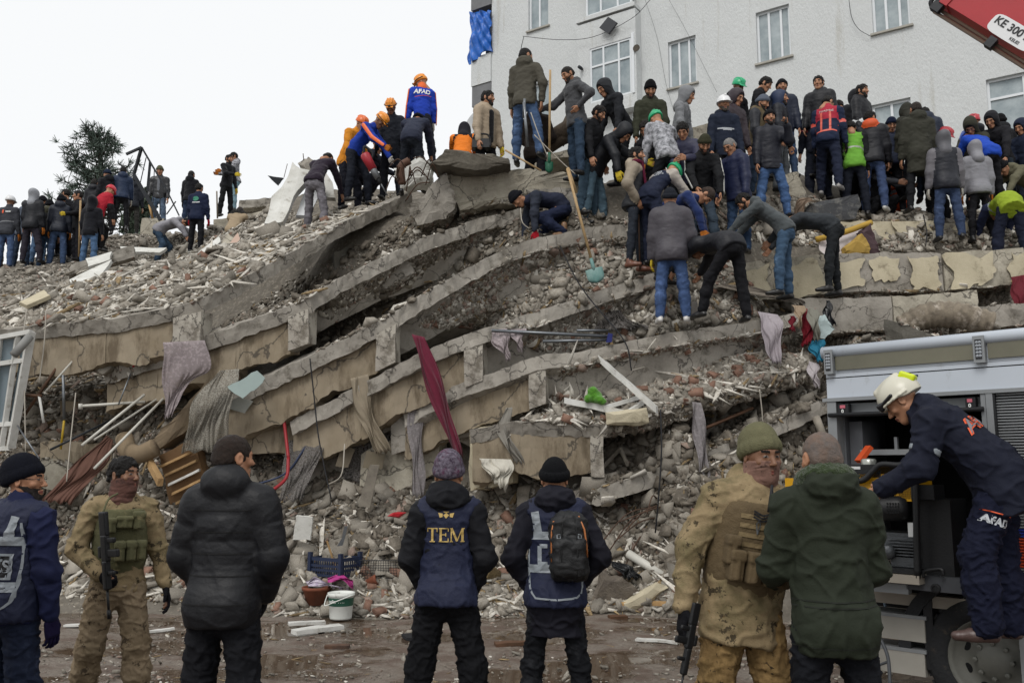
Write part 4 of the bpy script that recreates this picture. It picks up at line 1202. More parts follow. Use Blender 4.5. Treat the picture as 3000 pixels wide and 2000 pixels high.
def rough_box(a, b, h, dep, seed, nseg=14, chip=.02, down=(0, 0, -1), back=None):
 """beam whose front top edge runs a -> b; subdivided with chipped edges"""
 a, b, down = np.asarray(a, float), np.asarray(b, float), np.asarray(down, float)
 e = (b - a) / np.linalg.norm(b - a)
 if back is None:
  back = np.cross(e, down)
  if back[1] < 0:
   back = -back
 back = np.asarray(back, float) / np.linalg.norm(back)
 prof = [(0, 0), (.0, .33), (0, .66), (0, 1), (.5, 1), (1, 1), (1, .5), (1, 0), (.5, 0)]
 k = len(prof)
 V = []
 for i in range(nseg + 1):
  for (u, v) in prof:
   V.append(a + (b - a) * i / nseg + back * dep * u + down * h * v)
 V = np.array(V)
 V += chip * np.stack([rough_noise(V, 7, seed + 3 * j, 3) for j in range(3)], 1)
 F = []
 for i in range(nseg):
  for j in range(k):
   m = (j + 1) % k
   F.append([i * k + j, (i + 1) * k + j, (i + 1) * k + m, i * k + m])
 F.append(list(range(k)))
 F.append([nseg * k + j for j in range(k)][::-1])
 return V, F
def flake(quad_pts, th, seed, nb=5, jag=.1, push=None):
 """a thin plate with a ragged outline filling a pixel polygon (world points given), th metres thick towards the camera"""
 q = np.asarray(quad_pts, float)
 o = []
 for a, b in zip(q, np.roll(q, -1, axis=0)):
  for t in np.linspace(0, 1, nb, endpoint=False):
   p = a + (b - a) * t
   o.append(p)
 o = np.array(o)
 sc = np.linalg.norm(q.max(0) - q.min(0))
 nrm = np.cross(q[1] - q[0], q[2] - q[0])
 nrm /= np.linalg.norm(nrm)
 if nrm @ (CAM - q[0]) < 0:
  nrm = -nrm
 jt = np.stack([rough_noise(o, 5 / max(sc, .2), seed + 3 * k, 3) for k in range(3)], 1) * jag * sc * .35
 jt -= np.outer(jt @ nrm, nrm)
 o = o + jt
 n = len(o)
 V = np.vstack([o, o + nrm * th])
 F = [list(range(n)), [n + i for i in range(n)][::-1]]
 for i in range(n):
  j = (i + 1) % n
  F.append([i, n + i, n + j, j])
 return V, F
PX = lambda *ts: [P(*t) for t in ts]
FLOORS = [
 dict(label='topmost tilted floor slab at the left, littered with white plaster', front=[(590, 878, 12.0), (430, 918, 12.15), (300, 935, 12.3), (0, 965, 12.7), (-260, 990, 13.0)],
  side=[(590, 878, 12.0), (760, 790, 12.7), (1000, 655, 13.9), (1205, 562, 14.9)], th=.2, beam=(.5, .10, .42), pan=BEIGE),
 dict(label='second tilted floor slab with a lace curtain hanging at its left end', front=[(905, 872, 11.85), (680, 957, 12.0), (450, 1040, 12.3), (300, 1085, 12.6)],
  side=[(905, 872, 11.85), (1000, 812, 12.3), (1240, 697, 13.0), (1400, 640, 13.5), (1570, 600, 13.8)], th=.2, beam=(.46, .10, .3), pan=BEIGE),
 dict(label='third tilted floor slab curving up to the crawling person', front=[(1158, 915, 11.6), (913, 1042, 11.7), (700, 1140, 11.95), (560, 1190, 12.2)],
  side=[(1158, 915, 11.6), (1325, 810, 12.1), (1440, 748, 12.4), (1563, 700, 12.7), (1700, 672, 12.9), (1830, 655, 13.0)], th=.2, beam=(.5, .10, .28), pan=BEIGE),
 dict(label='fourth tilted floor slab with the long shovel standing on it', front=[(1415, 962, 11.3), (1257, 1022, 11.4), (1050, 1130, 11.6), (850, 1235, 11.9)],
  side=[(1415, 962, 11.3), (1560, 915, 11.6), (1708, 868, 11.9), (1925, 797, 12.3)], th=.19, beam=(.52, .10, .26), pan=BEIGE),
 dict(label='fifth floor slab under the padded jacket, sagging to the left', front=[(1598, 1036, 11.1), (1474, 1076, 11.2), (1330, 1130, 11.4), (1180, 1210, 11.6)],
  side=[(1598, 1036, 11.1), (1700, 1030, 11.2), (1955, 976, 11.5), (2231, 936, 11.85), (2340, 915, 12.1)], th=.19, beam=(.48, .09, .22), pan=BEIGE),
 dict(label='sixth floor slab carrying brick rubble and white window frames', front=[(1768, 1240, 10.85), (1492, 1236, 10.9), (1380, 1260, 11.0)],
  side=[(1768, 1240, 10.85), (1904, 1215, 10.95), (2057, 1170, 11.15), (2223, 1120, 11.35), (2355, 1085, 11.5), (2450, 1040, 11.7)], th=.19, beam=(.5, .07, .16), pan=BEIGE),
 dict(label='lowest broken floor slab above the foot of the pile', front=[(1752, 1430, 10.75), (1640, 1445, 11.2)],
  side=[(1752, 1430, 10.75), (1905, 1380, 10.9), (2105, 1310, 11.1), (2250, 1240, 11.25), (2423, 1165, 11.45), (2600, 1110, 11.7)], th=.19, beam=None, pan=None),
]
for k, fl in enumerate(FLOORS):
 fr, sd = PX(*fl['front']), PX(*fl['side'])
 root = empty('floor_slab', fr[0] - [0, 0, .3])
 tag(root, fl['label'], 'floor slab')
 V, F = floor_geo(fr, sd, fl['th'], 44, 56, k * 1.7, .022, .74 if k == 0 else 0, 0 if k in (0, 5, 6) else .5)
 obj('slab', V, F, CONC, root)
 SUPPORT.append((V, [f for f in F if len(f) == 4]))
 if fl['beam']:
  h, inset, endw = fl['beam']
  down = np.array([0, .06, -1.0])
  for i in range(len(fr) - 1):
   a, b = fr[i] + [0, 0, -fl['th'] * .8], fr[i + 1] + [0, 0, -fl['th'] * .8]
   e = (b - a) / np.linalg.norm(b - a)
   bk = np.cross(e, down)
   bk = bk if bk[1] > 0 else -bk
   bk /= np.linalg.norm(bk)
   if i == 0:
    V, F = rough_box(a, a + e * endw, h * .98, .3, k + 4, 5, .01, down)
    obj('beam_end', V, F, BEND, root)
    a = a + e * endw
   V, F = rough_box(a + bk * inset, b + bk * inset, h, .3, k + 2 * i, 26, .012, down)
   lowv = (V - (a + bk * inset))[:, 2] < -.7 * h + ((V - a) @ e) * e[2]
   V[lowv, 2] += .07 * rough_noise(V[lowv], 3.1, k + i, 4)
   obj('edge_beam', V, F, fl['pan'], root)
tag(bpy.data.objects['floor_slab'], None)
# loose beams and wall pieces: front top edge from a to b, then height and depth in metres
BEAMS = [
 ('grey cracked beam behind the end of the red curtain', (1150, 1190, 11.75), (1500, 1105, 11.5), .62, .3, CONC),
 ('cracked beam stub low beside the grey lace curtain', (1060, 1330, 11.9), (1290, 1225, 11.75), .7, .3, CONC2),
 ('beige plastered column piece left of the lowest boxed balcony', (1375, 1262, 11.25), (1500, 1236, 11.1), .75, .3, PALEP),
 ('beige beam in shade below the third floor', (1000, 1200, 12.0), (640, 1215, 12.3), .55, .3, BEIGE),
 ('sloping dark beam under the white rods at the left', (830, 1360, 12.3), (1260, 1300, 12.0), .5, .3, CONC),
 ('beige wall piece with crack behind the white rods', (550, 1195, 13.3), (180, 1175, 13.6), .55, .25, BEIGE),
 ('grey wall block between pipe and torn beam at the left', (480, 1060, 13.1), (330, 1040, 13.2), .5, .3, PALEP),
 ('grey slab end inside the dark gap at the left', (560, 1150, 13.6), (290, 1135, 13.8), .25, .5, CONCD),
 ('pale block low at the left behind the seated wreckage', (195, 1375, 12.6), (120, 1340, 12.7), .4, .3, CONC2),
 ('long grey beam lying across the left ridge', (205, 775, 16.2), (395, 718, 16.6), .22, .3, CONC),
 ('upright pale concrete block on the left ridge', (415, 638, 23), (480, 640, 23.1), .62, .4, CONC2),
 ('flat concrete slab piece behind the fur collar', (625, 645, 22.6), (790, 612, 22.8), .26, .9, CONC2),
 ('brick topped slab on the skyline left of the white wall', (700, 588, 23.2), (795, 580, 23.3), .22, .6, CONC),
 ('long plastered beam across the top right under the crowd', (2360, 652, 14.1), (2745, 648, 14.3), .58, .5, PALEP),
 ('plastered beam end at the far right under the crowd', (2745, 655, 14.35), (3080, 645, 14.6), .5, .5, CONC2),
 ('short beam stub behind the grey sweatshirt', (2075, 645, 13.9), (2200, 640, 14.0), .6, .4, CONC2),
 ('long faceted beam with peeling plaster at the right', (2100, 775, 12.9), (2420, 745, 13.1), .6, .5, CONC2),
 ('second length of the faceted beam with big plaster islands', (2425, 742, 13.1), (2760, 742, 13.2), .58, .5, CONC),
 ('faceted beam end reaching the right photo edge', (2765, 745, 13.2), (3080, 715, 13.4), .55, .5, CONC2),
 ('low grey beam above the truck roof', (2350, 875, 12.5), (2610, 868, 12.6), .5, .4, CONC),
 ('low pale beam above the rolled carpet', (2615, 868, 12.6), (2860, 850, 12.7), .45, .4, CONC2),
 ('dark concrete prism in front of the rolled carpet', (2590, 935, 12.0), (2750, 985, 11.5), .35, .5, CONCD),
 ('broken slab lying above the truck at the far right', (2850, 900, 12.3), (3060, 880, 12.4), .3, .6, CONC),
 ('wall under the slab overhang beside the shovel holder', (1590, 452, 14.6), (1760, 418, 14.9), .14, 1.2, CONC2),
 ('grey wall end behind the light grey hood', (1985, 380, 14.9), (2075, 365, 15.1), .9, .3, CONC2),
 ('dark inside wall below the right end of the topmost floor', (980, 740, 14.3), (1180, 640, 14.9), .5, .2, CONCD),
 ('tilted wall piece in the gap above the third floor', (1120, 795, 13.2), (1215, 765, 13.5), .3, .4, CONC),
 ('shadowed wall with round vent under the third floor', (1350, 810, 13.2), (1560, 745, 13.5), .5, .2, BEIGE),
 ('bottom beam at the left behind the brown curtain', (330, 1300, 12.9), (120, 1290, 13.1), .4, .3, BEIGE),
]
for i, (lb, a, b, h, dep, m) in enumerate(BEAMS):
 V, F = rough_box(P(*a), P(*b), h, dep, i * 1.3 + .5, 12, .022)
 o = obj('fallen_beam', V, F, m)
 tag(o, lb, 'broken beam')
 SUPPORT.append((V, [f for f in F if len(f) == 4]))
 if 'plaster' in lb or 'faceted' in lb:
  pa, pb = P(*a), P(*b)
  e = pb - pa
  for j in range(2 + i % 2):
   nn_ = 2 + i % 2
   t0, t1 = (j + .1 * math.sin(i + 2 * j)) / nn_ + .02, (j + 1) / nn_ - .05
   z0, z1 = -h * (.06 + .12 * abs(math.sin(3 * i + j))), -h * (.7 + .25 * abs(math.sin(i + 5 * j)))
   fr_ = np.array([0, -.028, 0])
   q = [pa + e * t0 + [0, 0, z0] + fr_, pa + e * t1 + [0, 0, z0] + fr_, pa + e * (t1 - .02) + [0, 0, z1] + fr_, pa + e * (t0 + .03) + [0, 0, z1] + fr_]
   V, F = flake(q, .012, i + j * 2.1, 9, .3)
   obj('plaster_patch', V, F, PALEP, o)
# big broken block at the summit
def lump(pix, d, dep, m, lb, name='concrete_block', seed=1.0, cat='concrete block', chip=.035, tilt=0.0, nlay=7):
 """solid block: a pixel outline at depth d extruded backwards, faceted and chipped"""
 pts = np.array([P(x, y, d + (0 if len(r) == 0 else r[0])) for x, y, *r in pix])
 o = []
 for a, b in zip(pts, np.roll(pts, -1, axis=0)):
  for t in np.linspace(0, 1, 9, endpoint=False):
   o.append(a + (b - a) * t)
 o = np.array(o)
 n = len(o)
 c = o.mean(0)
 bk = np.array([0, math.cos(tilt), math.sin(tilt)])
 lay = []
 for i in range(nlay + 1):
  t = i / nlay
  sh = 1 - .16 * t * t
  L_ = c + (o - c) * sh + bk * dep * t
  L_ = L_ + chip * np.stack([rough_noise(L_, 5, seed + 3 * j, 3) + .5 * rough_noise(L_, 19, seed + 3 * j, 2) for j in range(3)], 1)
  lay.append(L_)
 ins = c + (o - c) * .62 + [0, -.02, 0]
 ins = ins + chip * .8 * np.stack([rough_noise(ins, 4, seed + 9 + j, 3) for j in range(3)], 1)
 V = np.vstack([ins] + lay)
 F = [list(range(n))]
 for i in range(nlay + 1):
  for j in range(n):
   k2 = (j + 1) % n
   F.append([i * n + j, (i + 1) * n + j, (i + 1) * n + k2, i * n + k2])
 F.append([(nlay + 1) * n + j for j in range(n)][::-1])
 ob = obj(name, V, F, m)
 tag(ob, lb, cat)
 SUPPORT.append((V, [f for f in F if len(f) == 4]))
 return ob
lump([(1306, 500), (1440, 494), (1580, 496), (1702, 514), (1706, 570), (1560, 596), (1460, 600), (1350, 618), (1322, 560)], 13.7, 1.3, CONC2, 'big pale cracked concrete block under the tall person at the summit')
lump([(1195, 610), (1262, 540), (1304, 508), (1336, 600), (1300, 640), (1225, 655)], 13.55, .8, CONC, 'dark torn concrete block left of the big pale block', seed=4)
lump([(1262, 482), (1308, 436), (1400, 448), (1492, 463), (1497, 482), (1390, 496)], 13.3, .9, mat('weathered_lid', '#6b665c', .9, .9, 20, col2='#4f4a42', vscale=5), 'flat weathered slab lying on top of the summit block', seed=7, cat='concrete slab', chip=.025)
lump([(1540, 560), (1640, 545), (1720, 575), (1740, 640), (1600, 650)], 13.6, .7, CONC, 'concrete lump behind the crawling person', seed=9)
lump([(1160, 500), (1230, 462), (1262, 480), (1255, 530), (1180, 545)], 13.9, .5, WHITEP, 'pale plaster lump wrapped in bent bars at the summit', seed=5, chip=.05)
lump([(2080, 640), (2120, 520), (2170, 535), (2175, 640)], 14.6, .5, CONC2, 'broken column stub behind the phone caller', seed=3)
lump([(2290, 520), (2340, 510), (2365, 570), (2340, 610), (2285, 590)], 14.6, .4, CONC2, 'rounded concrete stump between the two firefighters and the beam', seed=6)
lump([(1135, 800), (1190, 765), (1215, 800), (1150, 850), (1080, 880)], 13.0, .4, CONC, 'tilted grey block in the dark gap over the third floor', seed=8)
# white wall pieces at the left summit
def plate(pix, d, th, m, lb, name, cat, seed=0.0, jag=.05, nb=5):
 V, F = flake([P(x, y, dd) for (x, y, dd) in pix] if d is None else [P(x, y, d) for x, y in pix], th, seed, nb, jag)
 o = obj(name, V, F, m)
 tag(o, lb, cat)
 return o
plate([(862, 492, 15.6), (905, 520, 15.5), (830, 662, 14.6), (772, 672, 14.6)], None, .14, WHITEP, 'ragged white plaster wall slab leaning at the left of the summit', 'wall_panel', 'wall panel', 2, .12)
plate([(908, 520, 15.8), (952, 540, 15.8), (905, 640, 15.0), (868, 640, 15.0)], None, .06, mat('door_white', '#d5d8da', .45, .05, 20, dirt='#a5a49e', dscale=5, damt=.1), 'broken white door leaf leaning behind the plaster wall slab', 'door', 'door', 3, .04)
plate([(895, 505, 16.2), (960, 515, 16.2), (985, 590, 15.9), (950, 590, 15.9)], None, .1, WHITEP, 'white wall fragment right of the broken door leaf', 'wall_panel', 'wall panel', 8, .1)
lump([(870, 478), (905, 462), (938, 478), (940, 520), (900, 515)], 16.0, .4, CONC, 'lump of concrete balanced on the white wall slab', seed=11)
plate([(784, 515), (832, 522), (815, 545)], 16.5, .02, DARKM, 'dark torn metal sheet left of the white wall slab', 'metal_sheet', 'sheet', 2, .05)
# ------------------------------------------------------------------ the standing apartment building
B0, B1 = P(1570, 330, 26.9), P(2600, 330, 21.1)
BE = (B1 - B0) * [1, 1, 0]
BE /= np.linalg.norm(BE)
BN = np.array([BE[1], -BE[0], 0])           # outwards, towards the camera
def onwall(x, y, off=0.0):
 """facade coordinates (along, height) of a pixel"""
 v = P(x, y, 1.0) - CAM
 t = ((B0 + BN * off - CAM) @ BN) / (v @ BN)
 p = CAM + v * t
 return (p - B0) @ BE, p[2]
def WP(u, z, off=0.0):
 p = B0 + BE * u + BN * off
 return np.array([p[0], p[1], z])
def stucco():
 m = mat('stucco_white', '#cccfcf', .95, 0, var=.05, vscale=1.2, dirt='#b3b2ab', dscale=1.3, damt=.16, dst=(1.4, 1.4, .13), spec=.15)
 t = m.node_tree
 tc = _n(t, 'ShaderNodeTexCoord')
 mp = _n(t, 'ShaderNodeMapping')
 mp.inputs['Scale'].default_value = (1, 1, .45)
 t.links.new(tc.outputs['Object'], mp.inputs['Vector'])
 nz = _n(t, 'ShaderNodeTexNoise')
 nz.inputs['Scale'].default_value, nz.inputs['Detail'].default_value, nz.inputs['Roughness'].default_value = 22, 5, .7
 t.links.new(mp.outputs[0], nz.inputs['Vector'])
 bp = _n(t, 'ShaderNodeBump')
 bp.inputs['Strength'].default_value, bp.inputs['Distance'].default_value = .8, .035
 t.links.new(nz.outputs[0], bp.inputs['Height'])
 t.links.new(bp.outputs[0], t.nodes['Principled BSDF'].inputs['Normal'])
 return m
STUCCO = stucco()
FRAMEW = mat('upvc_white', '#d9dde0', .4, 0, var=.05)
SILLM = mat('sill_stone', '#a8a59c', .85, .3, 40, var=.2)
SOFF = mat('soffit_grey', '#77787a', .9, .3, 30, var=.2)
bld = empty('apartment_building', WP(0, 0))
tag(bld, 'white stuccoed apartment block standing behind the collapsed house', 'building')
UL = onwall(1440, 300)[0]
UR = onwall(3350, 300)[0]
ZT = 19.5
wins = []          # u0, u1, z0, z1, kind
for xl, xr, yt, yb, kind in ((1548, 1606, -90, 84, 2), (1554, 1608, 243, 371, 2), (1958, 2040, 113, 252, 3), (2216, 2315, 24, 177, 3), (2553, 2664, -70, 88, 3),
       (2556, 2672, 296, 425, 2), (2893, 3075, 214, 385, 4), (1716, 1850, -130, 24, 5), (2260, 2345, -320, -110, 3), (1965, 2050, -230, -60, 3)):
 xm, ym = (xl + xr) / 2, None
 u0, u1 = onwall(xl, (yt + yb) / 2)[0], onwall(xr, (yt + yb) / 2)[0]
 wins.append((u0, u1, onwall(xm, yb)[1], onwall(xm, yt)[1], kind))
# wall cells around the openings
us = sorted({UL, UR} | {w[0] for w in wins} | {w[1] for w in wins})
zs = sorted({0.0, ZT} | {w[2] for w in wins} | {w[3] for w in wins})
wall = MB()
REV = .16
for a, b in zip(us, us[1:]):
 for c, d_ in zip(zs, zs[1:]):
  um, zm = (a + b) / 2, (c + d_) / 2
  if any(w[0] < um < w[1] and w[2] < zm < w[3] for w in wins):
   continue
  wall.add([WP(a, c), WP(b, c), WP(b, d_), WP(a, d_)], [[0, 1, 2, 3]])
for u0, u1, z0, z1, k in wins:
 c = [(u0, z0), (u1, z0), (u1, z1), (u0, z1)]
 for i in range(4):
  p, r = c[i], c[(i + 1) % 4]
  wall.add([WP(*p), WP(*r), WP(*r, -REV), WP(*p, -REV)], [[0, 1, 2, 3]])
wall.add([WP(UL, 0), WP(UL, ZT), WP(UL, ZT, -9), WP(UL, 0, -9)], [[0, 1, 2, 3]])
wall.add([WP(UL, ZT), WP(UR, ZT), WP(UR, ZT, -9), WP(UL, ZT, -9)], [[0, 1, 2, 3]])
wall.add([WP(UR, 0), WP(UR, ZT), WP(UR, ZT, -9), WP(UR, 0, -9)], [[0, 1, 2, 3]])
wall.add([WP(UR, 0, -9), WP(UR, ZT, -9), WP(UL, ZT, -9), WP(UL, 0, -9)], [[0, 1, 2, 3]])
wall.build('wall', STUCCO, bld)
def wbox(mb, u0, u1, z0, z1, o0, o1, mi=0):
 mb.hexa([WP(u0, z0, o0), WP(u1, z0, o0), WP(u1, z0, o1), WP(u0, z0, o1)], [WP(u0, z1, o0), WP(u1, z1, o0), WP(u1, z1, o1), WP(u0, z1, o1)], mi)
CURT = mat('net_curtain', '#a3adb0', .35, 0, col2='#6f7d83', vscale=1.7, spec=.7)
def window(u0, u1, z0, z1, kind, back=-REV, parent=bld):
 f = MB()
 t = .055
 o0, o1 = back + .01, back + .07
 if kind == 2:
  vs, tr = [(u0 + u1) / 2], None
 elif kind == 3:
  vs, tr = [u0 + (u1 - u0) * .36, u0 + (u1 - u0) * .72], None
 elif kind == 4:
  vs, tr = [u0 + (u1 - u0) * .62], .66
 elif kind == 5:
  vs, tr = [u0 + (u1 - u0) * .33, u0 + (u1 - u0) * .7], .62
 else:
  vs, tr = [u0 + (u1 - u0) * .33, u0 + (u1 - u0) * .7], .66
 wbox(f, u0, u1, z0, z0 + t, o0, o1)
 wbox(f, u0, u1, z1 - t, z1, o0, o1)
 for v in [u0 + t / 2, *vs, u1 - t / 2]:
  wbox(f, v - t / 2, v + t / 2, z0 + t, z1 - t, o0, o1 + .004)
 if tr:
  zz = z0 + (z1 - z0) * tr
  ed = [u0 + t / 2, *vs, u1 - t / 2]
  for p, r in zip(ed, ed[1:]):
   wbox(f, p + t / 2, r - t / 2, zz - t / 2, zz + t / 2, o0, o1)
 w = f.build('window', FRAMEW, parent)
 ed = [u0 + t / 2, *vs, u1 - t / 2]
 for p, r in zip(ed, ed[1:]):
  rows = [(z0 + t, z1 - t)] if not tr else [(z0 + t, z0 + (z1 - z0) * tr - t / 2), (z0 + (z1 - z0) * tr + t / 2, z1 - t)]
  for a, b in rows:
   g_ = MB()
   wbox(g_, p + t / 2, r - t / 2, a, b, o0 + .02, o0 + .026)
   g_.build('pane', CURT, w)
 s_ = MB()
 wbox(s_, u0 - .06, u1 + .06, z0 - .05, z0, back, .07)
 s_.build('sill', SILLM, w)
 return w
for u0, u1, z0, z1, k in wins:
 if k != 5:
  window(u0, u1, z0, z1, k)
# projecting bay with the glazed balcony
bu0, bu1 = onwall(1708, 200)[0], onwall(1880, 200)[0]
bz0, bz1 = onwall(1790, 345)[1], onwall(1790, 75)[1]
bay = MB()
BO = .35
cu = [bu0, onwall(1728, 200, BO)[0], onwall(1850, 200, BO)[0], bu1]
wz0, wz1 = onwall(1790, 288, BO)[1], onwall(1790, 126, BO)[1]
wbox(bay, bu0, bu1, bz0, wz0, .002, BO)
wbox(bay, bu0, bu1, wz1, bz1 + .1, .002, BO)
wbox(bay, bu0, cu[1], wz0, wz1, .002, BO)
wbox(bay, cu[2], bu1, wz0, wz1, .002, BO)
bay.build('bay', STUCCO, bld)
window(cu[1], cu[2], wz0, wz1, 6, back=BO - .09)
pnl = MB()
wbox(pnl, cu[2] + .02, bu1 - .05, wz0 - .02, wz1 + .1, BO, BO + .03)
pn = pnl.build('side_panel', FRAMEW, bld)
vn = MB()
vc = onwall(1866, 143, BO)
vn.lathe(WP(vc[0], vc[1], BO + .03), BN, [(.001, .012), (.085, .012), (.1, .02), (.1, 0)], 20)
vn.build('vent', mat('vent_brown', '#4c463d', .8), pn)
up = MB()
uz0 = onwall(1775, 45, BO)[1]
wbox(up, bu0, bu1, uz0, uz0 + .12, .002, BO + .05)
up.build('upper_bay_sill', STUCCO, bld)
up = MB()
wbox(up, bu0, bu1, uz0 + 1.7, uz0 + 2.6, .002, BO)
up.build('upper_bay', STUCCO, bld)
window(onwall(1716, 20, BO)[0], onwall(1850, 10, BO)[0], uz0 + .13, uz0 + 1.7, 5, back=BO - .09)
lp = MB()
pc = onwall(1708, 203, BO)
lp.lathe(WP(pc[0] - .02, pc[1], BO), BN, [(.001, .22), (.05, .2), (.05, .06), (.03, 0)], 12)
lp.build('outdoor_lamp', DARKM, bld)
# corner balconies at the left
bal = MB()
ul, ur = onwall(1383, 200)[0], UL
for ztop, zbot, zs_ in ((onwall(1410, 165)[1], onwall(1410, 248)[1], onwall(1410, 308)[1]),):
 wbox(bal, ul, ur - .004, zbot, ztop, -1.1, .05)
 wbox(bal, ul + .02, ur - .004, zs_, zbot - .01, -1.1, .02, 1)
 wbox(bal, ul - .02, ur - .004, onwall(1410, 25)[1], onwall(1410, -80)[1], -1.1, .05, 1)
 wbox(bal, ur - .45, ur - .004, ztop, onwall(1410, 25)[1], -1.1, -.3, 1)
bal.build('balcony', [STUCCO, SOFF], bld)
side = MB()
side.hexa([WP(ul + .25, 0, -9), WP(UL - .004, 0, -9), WP(UL - .004, 0, -1.12), WP(ul + .25, 0, -1.12)], [WP(ul + .25, ZT, -9), WP(UL - .004, ZT, -9), WP(UL - .004, ZT, -1.12), WP(ul + .25, ZT, -1.12)])
side.build('side_wall', STUCCO, bld)
# blue tarpaulin tied over the balcony
V, F = [], []
NT, MT = 24, 30
for i in range(NT + 1):
 for j in range(MT + 1):
  u, v = i / NT, j / MT
  x = 1366 + 73 * u + 6 * math.sin(5 * v) * (1 - u)
  y = 32 + (150 - 30 * u) * v + 8 * math.sin(6 * u) * v
  a, z = onwall(x, y, .12)
  f_ = .12 + .055 * math.sin(14 * u + 5 * v + 2 * math.sin(4 * v)) + .035 * math.sin(23 * u - 19 * v) + .09 * math.sin(math.pi * v) + .02 * math.sin(17 * v + 9 * u + 3 * math.sin(7 * u)) - .2 * (1 - u) ** 3
  V.append(WP(a, z, f_))
for i in range(NT):
 for j in range(MT):
  k = i * (MT + 1) + j
  F.append([k, k + 1, k + MT + 2, k + MT + 1])
V = np.array(V)
V = np.vstack([V, V - BN * .03])
n = len(V) // 2
F = F + [[n + i for i in f[::-1]] for f in F]
tag(obj('tarpaulin', V, F, mat('blue_tarp', '#1666c4', .4, .5, 14, col2='#0f4f9f', vscale=3, dirt='#3d4a5c', dscale=2.2, damt=.25), smooth=True),
 'bright blue tarpaulin tied over the corner balcony of the white block', 'tarpaulin')
# satellite dish
sd_ = P(1392, 372, 26)
dsh = MB()
dsh.lathe(sd_, (-.8, -.55, .25), [(.001, -.03), (.2, -.01), (.36, .06), (.44, .12), (.43, .135), (.34, .08), (.001, .0)], 24)
dsh.bar(sd_ + [.05, .05, -.05], sd_ + [.25, .4, -.6], .05, .05)
tag(dsh.build('satellite_dish', mat('dish_grey', '#b3b5b6', .5), smooth=True), 'pale satellite dish at the corner under the balcony', 'satellite dish')
def cable(pix, r, lb, m=BLACKM, d=None, cat='cable', wall_off=None, name='cable'):
 if wall_off is not None:
  pts = [WP(*onwall(x, y, wall_off), wall_off) for x, y in pix]
 else:
  pts = [P(*p) if len(p) == 3 else P(*p, d) for p in pix]
 V, F = tube(smoothpath(pts, 7), r, 6)
 o = obj(name, V, F, m, smooth=True)
 tag(o, lb, cat)
 return o
cable([(1532, 107), (1640, 117), (1740, 108), (1850, 55), (1905, 0), (1960, -60)], .008, 'sagging cable strung along the white facade through a dark square plate', DARKM, wall_off=.5)
cable([(1890, 0), (1925, 110), (1950, 240), (1975, 330)], .004, 'thin hanging wire left of the middle facade windows', DARKM, wall_off=.12)
cable([(1960, 0), (2010, 90), (2060, 190), (2100, 270)], .004, 'thin slanting wire right of the middle facade windows', DARKM, wall_off=.12)
cable([(2487, 0), (2495, 50), (2515, 85), (2548, 106)], .007, 'looped wire running to the sill of the upper right window', DARKM, wall_off=.1)
cable([(1535, 107), (1528, 135), (1524, 160)], .01, 'short wire end dangling left of the facade cable', DARKM, wall_off=.3)
plate_ = MB()
pc = [WP(*onwall(x, y, .5), .5) for x, y in ((1783, 51), (1809, 68), (1784, 101), (1757, 83))]
plate_.hexa([p - BN * .03 for p in pc], [p + BN * .03 for p in pc])
tag(plate_.build('hanging_plate', mat('plate_dark', '#3c3e42', .7, var=.15)), 'dark square plate hanging askew on the facade cable', 'plate')
